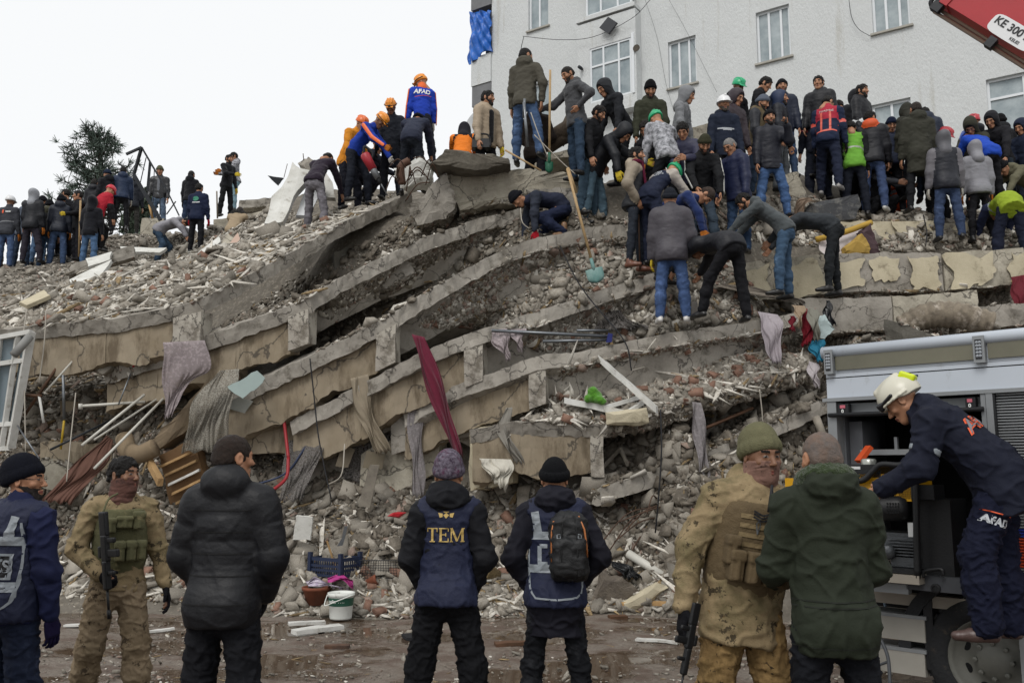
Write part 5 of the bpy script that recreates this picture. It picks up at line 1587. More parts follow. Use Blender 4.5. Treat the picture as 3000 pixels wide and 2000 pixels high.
# ------------------------------------------------------------------ things lying in, on and around the pile
_sv, _sf, _k = [], [], 0
for V, F in SUPPORT:
 _sv += [tuple(v) for v in np.asarray(V).tolist()]
 _sf += [tuple(int(i) + _k for i in f) for f in F]
 _k += len(V)
SUPB = BVHTree.FromPolygons(_sv, _sf)
NMOUND = len(mf)
def G(x, y, full=False):
 """where the ray through a pixel first meets the pile or the street"""
 r = ray(x, y)
 h = SUPB.ray_cast(Vector(CAM), Vector(r), 80)
 p0 = PZ(x, y, 0.0) if r[2] < -1e-4 else None
 if h[0] is not None and (p0 is None or h[3] < np.linalg.norm(p0 - CAM)):
  return (np.array(h[0]), np.array(h[1]), h[2] < NMOUND) if full else (np.array(h[0]), np.array(h[1]))
 return (p0, np.array([0, 0, 1.0]), True) if full else (p0, np.array([0, 0, 1.0]))
def sheet(L, Rr, m, lb, name, cat, folds=4, amp=.05, seed=0.0, nu=36, nv=30, fray=.02):
 """hanging or lying cloth between two pixel polylines (x, y, depth), folded along its length"""
 A, B = smoothpath(PX(*L), 6), smoothpath(PX(*Rr), 6)
 A, B = poly_at(A, np.linspace(0, 1, nv)), poly_at(B, np.linspace(0, 1, nv))
 V = []
 for i in range(nv):
  v = i / (nv - 1)
  w = np.linalg.norm(B[i] - A[i])
  vw = CAM - (A[i] + B[i]) / 2
  vw /= np.linalg.norm(vw)
  for j in range(nu):
   u = j / (nu - 1)
   p = A[i] + (B[i] - A[i]) * u
   uu = u + .11 * math.sin(5 * u + 2.2 * v + seed) + .05 * math.sin(13 * u - 5 * v + 2 * seed)
   f = .75 * math.sin(2 * math.pi * folds * uu + 1.3 * math.sin(3 * v + seed) + seed) * (.55 + .45 * math.sin(3.1 * u + 4 * v + seed)) + .5 * math.sin(2 * math.pi * folds * 2.3 * uu + 4 * v + 2 * seed) * math.sin(5 * v + 3 * u) + .35 * math.sin(9 * v + 7 * u + seed)
   p = p + vw * amp * f * min(1, .25 + 1.4 * v) + np.array([0, 0, -1]) * fray * (v > .98) * (1 + math.sin(21 * u + seed)) * 1.0
   p = p + (B[i] - A[i]) / max(w, .01) * .02 * math.sin(9 * v + 5 * u + seed)
   V.append(p)
 V = np.array(V)
 vw = CAM - V.mean(0)
 vw /= np.linalg.norm(vw)
 n = len(V)
 F = []
 for i in range(nv - 1):
  for j in range(nu - 1):
   k = i * nu + j
   F.append([k, k + 1, k + nu + 1, k + nu])
 V = np.vstack([V, V - vw * .006])
 F += [[n + q for q in f[::-1]] for f in F]
 rim = [j for j in range(nu)] + [i * nu + nu - 1 for i in range(1, nv)] + [(nv - 1) * nu + j for j in range(nu - 2, -1, -1)] + [i * nu for i in range(nv - 2, 0, -1)]
 for a, b in zip(rim, rim[1:] + rim[:1]):
  F.append([a, n + a, n + b, b])
 o = obj(name, V, F, m, smooth=True)
 tag(o, lb, cat)
 return o
def lace(key, col, dens=.5, sc=60.0, weave=False):
 if key in _M:
  return _M[key]
 m = mat(key, col, .9, .2, 90, var=.15)
 t = m.node_tree
 b = t.nodes['Principled BSDF']
 tc = _n(t, 'ShaderNodeTexCoord')
 if weave:
  n = _n(t, 'ShaderNodeTexVoronoi', feature='DISTANCE_TO_EDGE')
  n.inputs['Scale'].default_value = sc
  t.links.new(tc.outputs['Object'], n.inputs['Vector'])
  r = _n(t, 'ShaderNodeMapRange')
  r.inputs[1].default_value, r.inputs[2].default_value, r.inputs[3].default_value, r.inputs[4].default_value = .06, .12, .95, dens
  t.links.new(n.outputs[0], r.inputs[0])
 else:
  n = _n(t, 'ShaderNodeTexNoise')
  n.inputs['Scale'].default_value, n.inputs['Detail'].default_value = sc, 6
  t.links.new(tc.outputs['Object'], n.inputs['Vector'])
  r = _n(t, 'ShaderNodeMapRange')
  r.inputs[1].default_value, r.inputs[2].default_value, r.inputs[3].default_value, r.inputs[4].default_value = .5, .6, dens, .97
  t.links.new(n.outputs[0], r.inputs[0])
 t.links.new(r.outputs[0], b.inputs['Alpha'])
 return m
LACE = lace('lace_mauve', '#a59a9c', .62, 26)
TULLE = lace('tulle_grey', '#98948a', .36, 34, True)
NETD = lace('net_dark', '#6f6b68', .38, 26, True)
GREYL = lace('lace_grey', '#8b8687', .7, 30)
CL = lambda k, c, **kw: mat('cloth_' + k, c, .9, .3, 70, var=.2, vscale=5, **kw)
sheet([(475, 1003, 11.75), (478, 1100, 11.75), (480, 1170, 11.8), (480, 1224, 11.8)], [(603, 996, 11.75), (613, 1080, 11.75), (560, 1120, 11.8), (500, 1215, 11.8)], LACE,
 'pale mauve lace curtain hanging below the topmost tilted slab', 'curtain', 'curtain', 3, .035, .4)
sheet([(640, 1085, 11.7), (565, 1180, 11.6), (545, 1260, 11.7), (535, 1320, 11.7)], [(700, 1080, 11.7), (690, 1140, 11.6), (672, 1230, 11.6), (660, 1315, 11.7)], TULLE,
 'grey tulle curtain bunched over the mattress at the left', 'curtain', 'curtain', 6, .06, 1.4)
sheet([(1023, 1110, 11.6), (1040, 1190, 11.55), (1085, 1300, 11.5), (1103, 1326, 11.5)], [(1080, 1095, 11.6), (1088, 1190, 11.55), (1128, 1285, 11.5), (1144, 1318, 11.5)], CL('taupe', '#8f8472'),
 'long taupe curtain hanging below the third slab', 'curtain', 'curtain', 3, .05, .9)
sheet([(1193, 1185, 11.55), (1200, 1300, 11.5), (1213, 1450, 11.4)], [(1236, 1190, 11.55), (1240, 1300, 11.5), (1244, 1446, 11.4)], GREYL,
 'narrow grey lace strip hanging left of the gold lettered vest', 'curtain', 'curtain', 2, .03, 2.2)
sheet([(1205, 978, 11.3), (1240, 1100, 11.1), (1285, 1230, 10.95), (1330, 1330, 10.85)], [(1247, 988, 11.3), (1302, 1140, 11.1), (1333, 1245, 10.95), (1352, 1330, 10.85)], CL('crimson', '#5f0b29', sheen=.2),
 'long crimson curtain hanging from between the slabs to the knit hat', 'curtain', 'curtain', 2, .055, .2)
sheet([(1478, 1195, 11.0), (1458, 1250, 10.95), (1478, 1310, 10.9), (1508, 1348, 10.9)], [(1502, 1192, 11.0), (1490, 1250, 10.95), (1518, 1320, 10.9), (1534, 1352, 10.9)], CL('ash', '#86827a'),
 'ash grey rag twisted over the end of the boxed balcony', 'rag', 'rag', 2, .04, 1.1)
sheet([(1400, 1342, 10.9), (1425, 1380, 10.8), (1440, 1400, 10.8)], [(1500, 1345, 10.9), (1500, 1390, 10.8), (1478, 1432, 10.8)], CL('cream', '#c4c0b4'),
 'cream cloth draped over a beam between the two vested watchers', 'rag', 'rag', 4, .06, .6)
sheet([(1435, 965, 11.3), (1445, 1005, 11.2), (1485, 1052, 11.15)], [(1488, 962, 11.3), (1492, 1000, 11.2), (1492, 1050, 11.15)], LACE,
 'torn mauve lace scrap under the bent metal frame', 'rag', 'rag', 3, .04, .6)
sheet([(1492, 965, 11.3), (1508, 1000, 11.2), (1520, 1025, 11.2)], [(1540, 962, 11.3), (1532, 995, 11.2), (1528, 1025, 11.2)], LACE,
 'smaller lace scrap right under the middle of the metal frame', 'rag', 'rag', 2, .03, 1.6)
sheet([(2218, 912, 11.8), (2238, 985, 11.5), (2240, 1030, 11.45), (2262, 1058, 11.4)], [(2282, 922, 11.8), (2293, 960, 11.5), (2290, 1020, 11.45), (2284, 1060, 11.4)], CL('lavender', '#a39ba0', dirt='#c3bcc0', dscale=20, damt=.2),
 'lavender bed sheet knotted and hanging at the slab end', 'bed_sheet', 'bed sheet', 3, .05, .3)
sheet([(2312, 925, 11.7), (2313, 960, 11.6)], [(2330, 925, 11.7), (2326, 966, 11.6)], CL('red_deep', '#6d1524'), 'small dark red rag left of the hanging red cloth', 'rag', 'rag', 1, .02, .3, 12, 12)
sheet([(2345, 905, 11.8), (2350, 960, 11.7), (2346, 1012, 11.6)], [(2392, 903, 11.8), (2392, 955, 11.7), (2372, 1000, 11.6)], CL('red', '#7d1626'), 'red cloth hanging beside the lavender sheet', 'rag', 'rag', 3, .04, .7)
sheet([(2318, 893, 11.75), (2335, 930, 11.5), (2332, 955, 11.5)], [(2362, 896, 11.75), (2352, 930, 11.5), (2345, 956, 11.5)], CL('tan', '#8d7b66'), 'tan towel slung over the top of the red cloth', 'rag', 'rag', 2, .04, .1)
sheet([(2360, 900, 11.7), (2372, 950, 11.5), (2385, 992, 11.5)], [(2395, 905, 11.7), (2402, 950, 11.5), (2398, 992, 11.5)], CL('grey_olive', '#77766c'), 'olive grey cloth beside the red cloth', 'rag', 'rag', 2, .03, 1.1)
sheet([(2372, 998, 11.6), (2372, 1022, 11.5), (2392, 1056, 11.4)], [(2418, 994, 11.6), (2412, 1022, 11.5), (2416, 1052, 11.4)], CL('teal', '#1c6a86'), 'bright teal cloth hanging under the red cloth', 'rag', 'rag', 3, .04, .5)
sheet([(2366, 1056, 11.45), (2370, 1100, 11.4), (2388, 1128, 11.4)], [(2397, 1066, 11.45), (2398, 1100, 11.4), (2400, 1130, 11.4)], CL('whiterag', '#b5aeb0'), 'off white rag hanging left of the truck corner', 'rag', 'rag', 2, .03, 1.5)
sheet([(2024, 1176, 11.0), (2030, 1260, 10.9), (2044, 1330, 10.8), (2040, 1440, 10.7)], [(2056, 1180, 11.0), (2066, 1260, 10.9), (2076, 1340, 10.8), (2080, 1430, 10.7)], GREYL,
 'long grey lace curtain trailing down beside the soldier with green cap', 'curtain', 'curtain', 2, .05, .8)
sheet([(1770, 885, 12.3), (1752, 930, 12.1), (1742, 962, 12.0)], [(1800, 890, 12.3), (1835, 930, 12.1), (1905, 958, 12.0)], NETD, 'dark net curtain heaped behind the white trainers', 'curtain', 'curtain', 7, .09, .8)
sheet([(1918, 1015, 11.9), (1940, 1060, 11.7), (1965, 1105, 11.6)], [(1968, 1010, 11.9), (1990, 1050, 11.7), (2003, 1098, 11.6)], WOODG, 'grey slatted blind hanging out under the fifth slab', 'blind', 'blind', 6, .02, .1)
sheet([(2020, 1008, 12.0), (2040, 1040, 11.8), (2050, 1072, 11.7)], [(2066, 1000, 12.0), (2074, 1030, 11.8), (2066, 1068, 11.7)], CL('umber', '#6b5f52'), 'umber curtain end hanging right of the slatted blind', 'rag', 'rag', 4, .03, .9)
sheet([(310, 1275, 12.3), (230, 1350, 11.9), (120, 1462, 11.5)], [(335, 1290, 12.3), (300, 1375, 11.9), (205, 1470, 11.5)], CL('brown', '#5f4237'), 'rust brown curtain sweeping down behind the camouflage soldier', 'curtain', 'curtain', 5, .05, .3)
sheet([(1982, 1480, 10.7), (1990, 1520, 10.6), (1998, 1540, 10.6)], [(2022, 1478, 10.7), (2028, 1510, 10.6), (2032, 1538, 10.6)], CL('lilac', '#a8a3a6'), 'lilac white cloth caught on the lower rubble slope', 'rag', 'rag', 2, .03, 2.0)
sheet([(1780, 1640, 10.4), (1800, 1662, 10.3), (1830, 1690, 10.25)], [(1840, 1652, 10.4), (1862, 1670, 10.3), (1880, 1690, 10.25)], mat('black_plastic', '#17191b', .3, .4, 30), 'black plastic sheeting crumpled near the street edge', 'plastic_sheet', 'plastic sheet', 6, .05, .6)
STRIPE = mat('striped_rag', '#7c5350', .9, .3, 60, col2='#4a5568', vscale=14, dirt='#b9a79a', dscale=18, damt=.3)
sheet([(252, 845, 13.6), (255, 870, 13.4), (300, 884, 13.3)], [(360, 822, 13.6), (345, 850, 13.4), (330, 880, 13.3)], STRIPE, 'striped red and blue rag among the plaster on the topmost slab', 'rag', 'rag', 5, .07, .6)
sheet([(835, 1290, 12.1), (830, 1380, 11.7), (815, 1465, 11.4)], [(960, 1240, 12.1), (940, 1340, 11.7), (880, 1460, 11.4)], NETD, 'dark crocheted net hanging behind the glossy puffer', 'curtain', 'curtain', 4, .06, .4)
sheet([(1000, 1240, 12.2), (1005, 1330, 12.0), (1010, 1400, 11.9)], [(1190, 1200, 12.1), (1185, 1300, 12.0), (1165, 1420, 11.8)], NETD, 'grey net curtain in the shade behind the taupe curtain', 'curtain', 'curtain', 7, .05, 1.9)
sheet([(895, 1702, 10.3), (925, 1690, 10.25), (960, 1712, 10.2)], [(905, 1718, 10.15), (950, 1715, 10.1), (1020, 1722, 10.1)], mat('cloth_spots', '#c9c3c8', .9, .2, 50, col2='#8d7f9a', vscale=30), 'white spotted cloth below the blue crate', 'rag', 'rag', 4, .05, .2)
sheet([(960, 1690, 10.3), (1000, 1682, 10.3), (1035, 1700, 10.2)], [(960, 1705, 10.15), (1000, 1700, 10.15), (1035, 1722, 10.1)], CL('magenta', '#a8397f'), 'magenta cloth heaped in front of the blue crate', 'rag', 'rag', 3, .06, 1.2)
sheet([(2418, 880, 12.3), (2412, 930, 12.2), (2418, 948, 12.2)], [(2434, 880, 12.3), (2440, 925, 12.2), (2446, 948, 12.2)], mat('bag_black', '#141518', .35, .3, 40), 'black plastic bag hanging from the low grey beam', 'plastic_bag', 'bag', 2, .05, .3, 16, 16)
sheet([(2390, 700, 13.6), (2410, 740, 13.4), (2440, 762, 13.3)], [(2551, 652, 13.8), (2545, 690, 13.6), (2500, 745, 13.4)], mat('mattress_white', '#c3bec0', .9, .2, 40, col2='#b3a9a4', vscale=5), 'white quilted mattress cover lying over the plastered beam', 'mattress_cover', 'mattress', 2, .06, .3)
for k, (a, b) in enumerate((((2390, 702), (2552, 652)), ((2440, 764), (2510, 745)))):
 V, F = tube(smoothpath([P(*a, 13.5), P((a[0] + b[0]) / 2, (a[1] + b[1]) / 2 + 4, 13.45), P(*b, 13.6)], 8), .045, 8)
 tag(obj('mattress_edging', V, F, mat('ochre_piping', '#b2913f', .9, .3, 40, var=.2), smooth=True), ['upper ochre padded edge of the mattress cover', 'lower ochre padded edge of the mattress cover'][k], 'edging')
lump([(2470, 720), (2520, 690), (2545, 715), (2540, 745), (2480, 745)], 13.3, .25, mat('ochre_cushion', '#ab8d47', .9, .3, 30, var=.2), 'ochre cushion bulging below the mattress cover', 'cushion', 2, 'cushion')
lump([(2515, 672), (2550, 655), (2565, 700), (2578, 742), (2540, 745), (2520, 705)], 13.45, .3, CL('plum', '#4d3c40'), 'plum bundle of clothes beside the mattress cover', 'bundle', 3, 'bundle')
lump([(2345, 645), (2372, 598), (2510, 568), (2522, 600), (2505, 640), (2400, 652)], 14.2, .8, mat('sofa_black', '#4b4d50', .8, .4, 40, col2='#3c3d40', vscale=6, dirt='#7b7a76', dscale=4, damt=.3), 'upturned dark grey sofa box on the beam before the firefighters', 'sofa', 2, 'sofa', .015)
sheet([(2320, 630, 14.2), (2340, 585, 14.2), (2370, 577, 14.3)], [(2345, 648, 14.05), (2362, 600, 14.05), (2390, 588, 14.1)], mat('blanket_brown', '#8a7765', .95, .3, 60, col2='#4d3f36', vscale=4), 'brown striped blanket over the end of the sofa box', 'blanket', 'blanket', 5, .035, .3)
sheet([(2095, 840, 12.5), (2330, 890, 12.3)], [(2130, 820, 12.8), (2360, 880, 12.5)], CL('dustrag', '#7d756b'), 'dusty rags along the foot of the faceted beam', 'rag', 'rag', 7, .05, .5)
# rolled carpet at the right and brown roll at the summit
V, F = tube(smoothpath(PX((2640, 960, 12.0), (2720, 925, 11.9), (2810, 925, 11.8), (2905, 948, 11.7)), 14), [.15 + .012 * math.sin(i * 1.7) + .03 * math.sin(math.pi * i / 42) for i in range(43)], 18)
tag(obj('carpet_roll', V, F, mat('carpet_beige', '#8b8171', .95, .5, 40, col2='#5f574d', vscale=9, dirt='#b5aca0', dscale=5, damt=.3), smooth=True), 'rolled beige striped carpet above the truck roof', 'carpet')
for k, (a, b, r) in enumerate((((1588, 430), (1665, 372), .12), ((1600, 438), (1675, 398), .1), ((1635, 420), (1672, 352), .11))):
 V, F = tube(smoothpath([P(*a, 14.2), P((a[0] + b[0]) / 2 + 6, (a[1] + b[1]) / 2 - 8, 14.15), P(*b, 14.3)], 8), r, 10)
 tag(obj('rug_roll', V, F, mat('rug_brown', '#51463a', .95, .6, 40, col2='#3a3129', vscale=7), smooth=True),
  ['brown rolled rug lowest behind the upright shovel', 'second brown rolled rug behind the upright shovel', 'topmost brown rolled rug behind the upright shovel'][k], 'rug')
# rods, pipes, bars
def rod(a, b, r, m, lb, name='pipe', cat='pipe', n=10, mid_=None):
 pts = [P(*a), P(*b)] if mid_ is None else smoothpath([P(*a), *[P(*q) for q in mid_], P(*b)], 8)
 V, F = tube(pts, r, n)
 o = obj(name, V, F, m, smooth=True)
 tag(o, lb, cat)
 return o
WPIPE = mat('pipe_white', '#c5c3ba', .5, .1, 40, var=.12)
REDM = mat('hose_red', '#8e1f26', .5, .1, 40)
rod((240, 1304, 11.4), (423, 1156, 12.2), .018, WPIPE, 'uppermost long white rod crossing the dark hollow at the left')
rod((276, 1372, 11.2), (478, 1168, 12.3), .018, WPIPE, 'lowest long white rod ending near the soldier with face scarf')
rod((276, 1288, 11.6), (472, 1161, 12.4), .014, WPIPE, 'thin white rod between the two long white rods')
rod((236, 1189, 12.1), (425, 1177, 12.4), .02, WPIPE, 'level white water pipe with an elbow at its left end')
rod((236, 1182, 12.1), (236, 1198, 12.1), .028, WPIPE, 'pipe elbow at the left end of the level white pipe')
rod((147, 1317, 11.8), (336, 1225, 12.4), .016, DARKM, 'dark rod slanting below the white rods')
rod((347, 1185, 12.2), (383, 1093, 12.4), .01, STEELM, 'thin grey rod leaning under the lace curtain', 'rod', 'rod')
rod((390, 1075, 12.3), (405, 1035, 12.4), .014, REDM, 'short red pipe under the topmost slab')
rod((185, 1098, 12.3), (188, 1230, 12.3), .02, STEELM, 'grey upright conduit in the hollow at the left', 'conduit')
rod((188, 1230, 12.3), (178, 1315, 12.3), .015, mat('conduit_yellow', '#b99a2c', .5), 'yellow lower end of the upright conduit', 'conduit')
rod((70, 1218, 12.2), (185, 1050, 12.6), .022, WOODB, 'brown wooden strut in the hollow at the left', 'strut', 'wood strut', 4)
rod((135, 1145, 12.2), (215, 1055, 12.5), .014, WPIPE, 'thin pale strip beside the brown wooden strut', 'strip', 'strip')
rod((51, 1246, 11.9), (115, 1344, 11.6), .014, STEELM, 'grey angle bar slanting behind the navy beanie', 'angle_bar', 'bar', 4)
rod((115, 1160, 12.1), (128, 1238, 12.0), .022, WHITEM, 'white frame leg hanging near the left window frame', 'frame_leg', 'frame piece', 4)
rod((76, 1157, 12.1), (122, 1160, 12.1), .024, WOODB, 'short brown shelf end beside the white frame leg', 'shelf_end', 'shelf', 4)
rod((830, 1215, 11.9), (845, 1340, 11.6), .022, REDM, 'red hose hanging behind the glossy puffer', 'hose', 'hose', 10, [(838, 1280, 11.8)])
rod((845, 1340, 11.6), (760, 1450, 11.2), .022, REDM, 'red hose running down to the left behind the puffer hood', 'hose', 'hose', 10, [(838, 1400, 11.4), (790, 1440, 11.2)])
rod((895, 1310, 11.9), (700, 1430, 11.5), .014, mat('hose_blue', '#1f2c4a', .5), 'dark blue hose crossing behind the red hose', 'hose', 'hose', 8, [(830, 1390, 11.6)])
rod((1440, 968, 11.2), (1785, 985, 11.3), .022, STEELM, 'upper bent aluminium rail of the broken ladder', 'ladder_rail', 'ladder rail', 4)
rod((1590, 1000, 11.25), (1785, 995, 11.3), .022, STEELM, 'lower aluminium rail of the broken ladder', 'ladder_rail', 'ladder rail', 4)
rod((1690, 968, 11.25), (1780, 968, 11.4), .018, STEELM, 'short back rail of the broken ladder', 'ladder_rail', 'ladder rail', 4)
plate([(1782, 975), (1794, 978), (1792, 1002), (1775, 1003)], 11.28, .03, mat('cap_blue', '#252c6b', .5), 'blue end cap of the aluminium ladder', 'end_cap', 'end cap', 1, .02)
V, F = rough_box(P(1730, 1020, 11.3), P(1922, 1190, 10.75), .085, .07, 3, 8, .004)
tag(obj('window_frame_bar', V, F, WHITEM), 'long white window frame bar slanting down over brick rubble', 'frame bar')
V, F = rough_box(P(1652, 1163, 10.95), P(1842, 1203, 10.8), .075, .07, 5, 8, .004)
tag(obj('window_frame_bar', V, F, WHITEM), 'white window frame bar lying level below the green toy', 'frame bar')
V, F = rough_box(P(1770, 1188, 10.85), P(1875, 1158, 11.1), .05, .06, 5, 8, .004)
tag(obj('window_frame_bar', V, F, WHITEM), 'short white frame bar right of the green toy', 'frame bar')
V, F = rough_box(P(1842, 1203, 10.8), P(1888, 1172, 11.0), .05, .05, 5, 6, .004)
tag(obj('window_frame_bar', V, F, WHITEM), 'broken white frame corner beside the long frame bar', 'frame bar')
lump([(1772, 1208), (1895, 1190), (1902, 1235), (1880, 1246), (1775, 1242)], 10.7, .2, PALEP, 'fluted plaster cornice block at the edge of the sixth slab', 'cornice', 3, 'cornice', .012)
plate([(668, 1128), (755, 1088), (778, 1106), (774, 1120), (712, 1170), (690, 1158)], 11.6, .02, mat('panel_aqua', '#a7b8b5', .6, .1, 20, var=.12), 'pale aqua broken panel under the second slab', 'panel', 'panel', 2, .1)
plate([(672, 1178), (700, 1162), (742, 1175), (720, 1210), (670, 1196)], 11.8, .03, mat('panel_greygreen', '#8f918a', .7, .1, 20, var=.2), 'grey panel just below the aqua panel', 'panel', 'panel', 5, .05)
lump([(440, 1296), (520, 1215), (600, 1120), (690, 1082), (700, 1105), (570, 1245), (470, 1312)], 12.0, .7, mat('mattress_tan', '#83745f', .95, .3, 20, col2='#6d604f', vscale=3), 'tan mattress folded out of the hollow below the tulle curtain', 'mattress', 4, 'mattress', .02)
V, F = tube(smoothpath(PX((365, 1285, 12.0), (375, 1318, 11.8), (410, 1330, 11.7), (455, 1310, 11.7)), 8), .12, 12)
tag(obj('bolster', V, F, mat('bolster_tan', '#80705a', .95, .3, 20, var=.2), smooth=True), 'bent tan bolster left of the folded mattress', 'bolster')
cab = lump([(468, 1335), (560, 1285), (612, 1420), (500, 1478)], 11.9, .5, mat('cabinet_wood', '#6f5538', .75, .3, 20, col2='#5a4229', vscale=3), 'smashed wooden chest of drawers below the mattress', 'chest_of_drawers', 5, 'drawers', .01)
for k in range(5):
 a, b = P(470 + 11 * k, 1362 + 27 * k, 11.8), P(565 + 9 * k, 1318 + 27 * k, 11.8)
 V, F = rough_box(a, b, .035, .06, k, 4, .003)
 obj('drawer_edge', V, F, [WOOD, WHITEM][k == 2], cab)
V, F = rough_box(P(430, 1338, 11.7), P(462, 1400, 11.4), .1, .08, 2, 4, .01)
tag(obj('plank', V, F, WOOD), 'torn plank leaning on the smashed chest of drawers', 'plank')
plate([(1085, 1360), (1112, 1362), (1085, 1485), (1050, 1482)], 11.3, .03, WOODG, 'pale grey door leaf strip standing below the taupe curtain', 'board', 'board', 2, .01)
plate([(1000, 1300), (1040, 1315), (1020, 1370), (985, 1365)], 11.8, .02, CL('taupe2', '#6e6556'), 'fallen taupe panel beside the taupe curtain', 'panel', 'panel', 7, .05)
plate([(1075, 1320), (1130, 1330), (1120, 1372), (1062, 1368)], 11.7, .02, CL('taupe3', '#7a7160'), 'dusty board below the taupe curtain', 'panel', 'panel', 4, .05)
plate([(870, 1510), (918, 1512), (912, 1580), (862, 1578)], 10.75, .05, WHITEP, 'white plaster board standing in the rubble right of the glossy puffer', 'plaster_board', 'plaster board', 2, .08)
V, F = rough_box(P(1700, 1430, 11.0), P(1815, 1310, 11.3), .06, .06, 2, 6, .004)
tag(obj('plank', V, F, WOODG), 'grey plank propped up at the right of the boxed balcony', 'plank')
V, F = rough_box(P(1815, 1310, 11.2), P(1835, 1352, 11.1), .05, .05, 2, 6, .004)
tag(obj('plank', V, F, WOODG), 'short grey plank hanging off the propped plank', 'plank')
rod((2064, 1255, 11.2), (2205, 1195, 11.5), .022, WOODB, 'long brown strip under the sixth slab at the right', 'strip', 'strip', 4)
rod((2390, 1220, 11.2), (2415, 1285, 11.1), .05, WOODG, 'splintered timber post under the lowest slab near the truck', 'timber_post', 'post', 6)
rod((1840, 1620, 10.5), (1950, 1690, 10.2), .05, WPIPE, 'thick white drain pipe lying on the lower rubble', 'drain_pipe')
rod((1205, 1708, 10.2), (1440, 1700, 10.3), .014, WPIPE, 'thin white conduit lying between the two vested watchers', 'conduit')
lump([(1720, 1770), (1760, 1680), (1830, 1690), (1880, 1745), (1790, 1785)], 10.2, .4, mat('screed', '#6f675c', .95, 1, 50, col2='#58514a', vscale=12), 'sloping slab of gravelly screed at the street edge', 'screed_slab', 5, 'slab')
lump([(1828, 1765), (1925, 1708), (1960, 1722), (1890, 1778), (1835, 1785)], 10.05, .25, PALEP, 'fluted plaster cornice lying at the street edge', 'cornice', 8, 'cornice', .015)
for k, (x0, y0, x1, y1, w, h, m, lb) in enumerate((
  (845, 1838, 955, 1832, .12, .03, WHITEM, 'white strip lying left of the paint bucket'), (870, 1864, 1010, 1846, .14, .04, WHITEM, 'broken white board at the feet of the bucket'),
  (500, 1765, 590, 1752, .25, .03, WOOD, 'pale plywood sheet behind the black puffer'), (185, 1840, 285, 1842, .08, .02, WHITEM, 'white strip on the street left of the soldier'),
  (410, 1860, 512, 1850, .05, .02, WHITEM, 'thin white lath on the street right of the soldier'), (1455, 1900, 1560, 1895, .12, .03, WOODB, 'dark wet board lying between the two vested watchers'),
  (1195, 1880, 1240, 1876, .2, .03, BLACKM, 'black grating piece left of the gold lettered vest'), (1860, 1880, 1985, 1890, .08, .02, WHITEM, 'bundle of pale laths on the street left of the rifle'),
  (1740, 1782, 1985, 1778, .05, .05, WOOD, 'long tan batten along the foot of the rubble'), (1790, 1818, 1840, 1816, .1, .03, WOODB, 'brown board floating in the puddle'),
  (950, 1905, 1020, 1905, .07, .03, RUST, 'rusty strip on the street left of the gold lettered vest'), (2540, 1810, 2600, 1830, .3, .3, CONCD, 'dark block under the truck step'),
  (870, 1655, 925, 1650, .2, .03, WOOD, 'plywood edge left of the blue crate'), (870, 1690, 925, 1675, .18, .03, WOOD, 'second plywood edge left of the blue crate'))):
 a, _ = G(x0, y0)
 b, _ = G(x1, y1)
 a, b = a + [0, 0, h + .015], b + [0, 0, h + .015]
 V, F = rough_box(a, b, h, w, k * 1.1, 8, .006)
 tag(obj('board', V, F, m), lb, 'board')
# long tools
def shovel(top, bot, bl, m, lb, dirv=None, w=.22, flip=1):
 a, b = P(*top), P(*bot)
 root = empty('shovel', b)
 tag(root, lb, 'shovel')
 V, F = tube([a, b + (a - b) * .02], [.017, .019], 10)
 obj('handle', V, F, mat('handle_ash', '#b59a72', .6, .15, 40, col2='#9a7f58', vscale=8), root, smooth=True)
 z = (a - b) / np.linalg.norm(a - b)
 vw = CAM - b
 x = np.cross(z, vw)
 x /= np.linalg.norm(x)
 y = np.cross(z, x)
 V, F = tube([b + z * .12, b, b - z * .06], [.021, .026, .02], 10)
 obj('socket', V, F, m, root, smooth=True)
 V, F = [], []
 nu, nv = 9, 10
 for s_ in (0, 1):
  for i in range(nv):
   v = i / (nv - 1)
   ww = w / 2 * (1 if v < .55 else math.sqrt(max(0.02, 1 - ((v - .55) / .45) ** 2)))
   for j in range(nu):
    u = j / (nu - 1) * 2 - 1
    V.append(b + x * u * ww - z * (.02 + bl * v) + y * (.035 * (u * u) - .012 * s_ - .03 * math.sin(v * 2)))
 k = nu * nv
 for i in range(nv - 1):
  for j in range(nu - 1):
   q = i * nu + j
   F += [[q, q + 1, q + nu + 1, q + nu], [k + q, k + q + nu, k + q + nu + 1, k + q + 1]]
 rim = list(range(nu)) + [i * nu + nu - 1 for i in range(1, nv)] + [(nv - 1) * nu + j for j in range(nu - 2, -1, -1)] + [i * nu for i in range(nv - 2, 0, -1)]
 for p, q in zip(rim, rim[1:] + rim[:1]):
  F.append([p, k + p, k + q, q])
 obj('blade', V, F, m, root, smooth=True)
shovel((1662, 495, 11.9), (1738, 782, 11.75), .2, mat('blade_teal', '#4d7a76', .5, .3, 40, col2='#76938e', vscale=6), 'long handled shovel with teal blade standing on the fourth slab', w=.23)
shovel((1612, 205, 13.25), (1609, 470, 13.3), .17, mat('blade_green', '#14543c', .5, .2, 40), 'upright shovel with dark green blade held by a red glove', w=.12)
shovel((2000, 775, 11.4), (2018, 880, 11.35), .24, mat('blade_grey', '#3f3d3b', .6, .4, 40, col2='#55504a', vscale=8), 'grey spade standing beside the padded jacket', w=.2)
rod((236, 587, 20.9), (231, 752, 20.9), .022, mat('handle_ash', '#b59a72', .6), 'pale upright pole held with a yellow glove on the left ridge', 'pole', 'pole')
rod((1663, 492, 13.0), (1688, 565, 13.0), .024, mat('handle_ash', '#b59a72', .6), 'short pick handle sticking up by the crawling person', 'pick_handle', 'handle')
rod((635, 560, 23.5), (637, 640, 23.5), .02, WOODG, 'stick leaning beside the patterned hoodie', 'stick', 'stick')
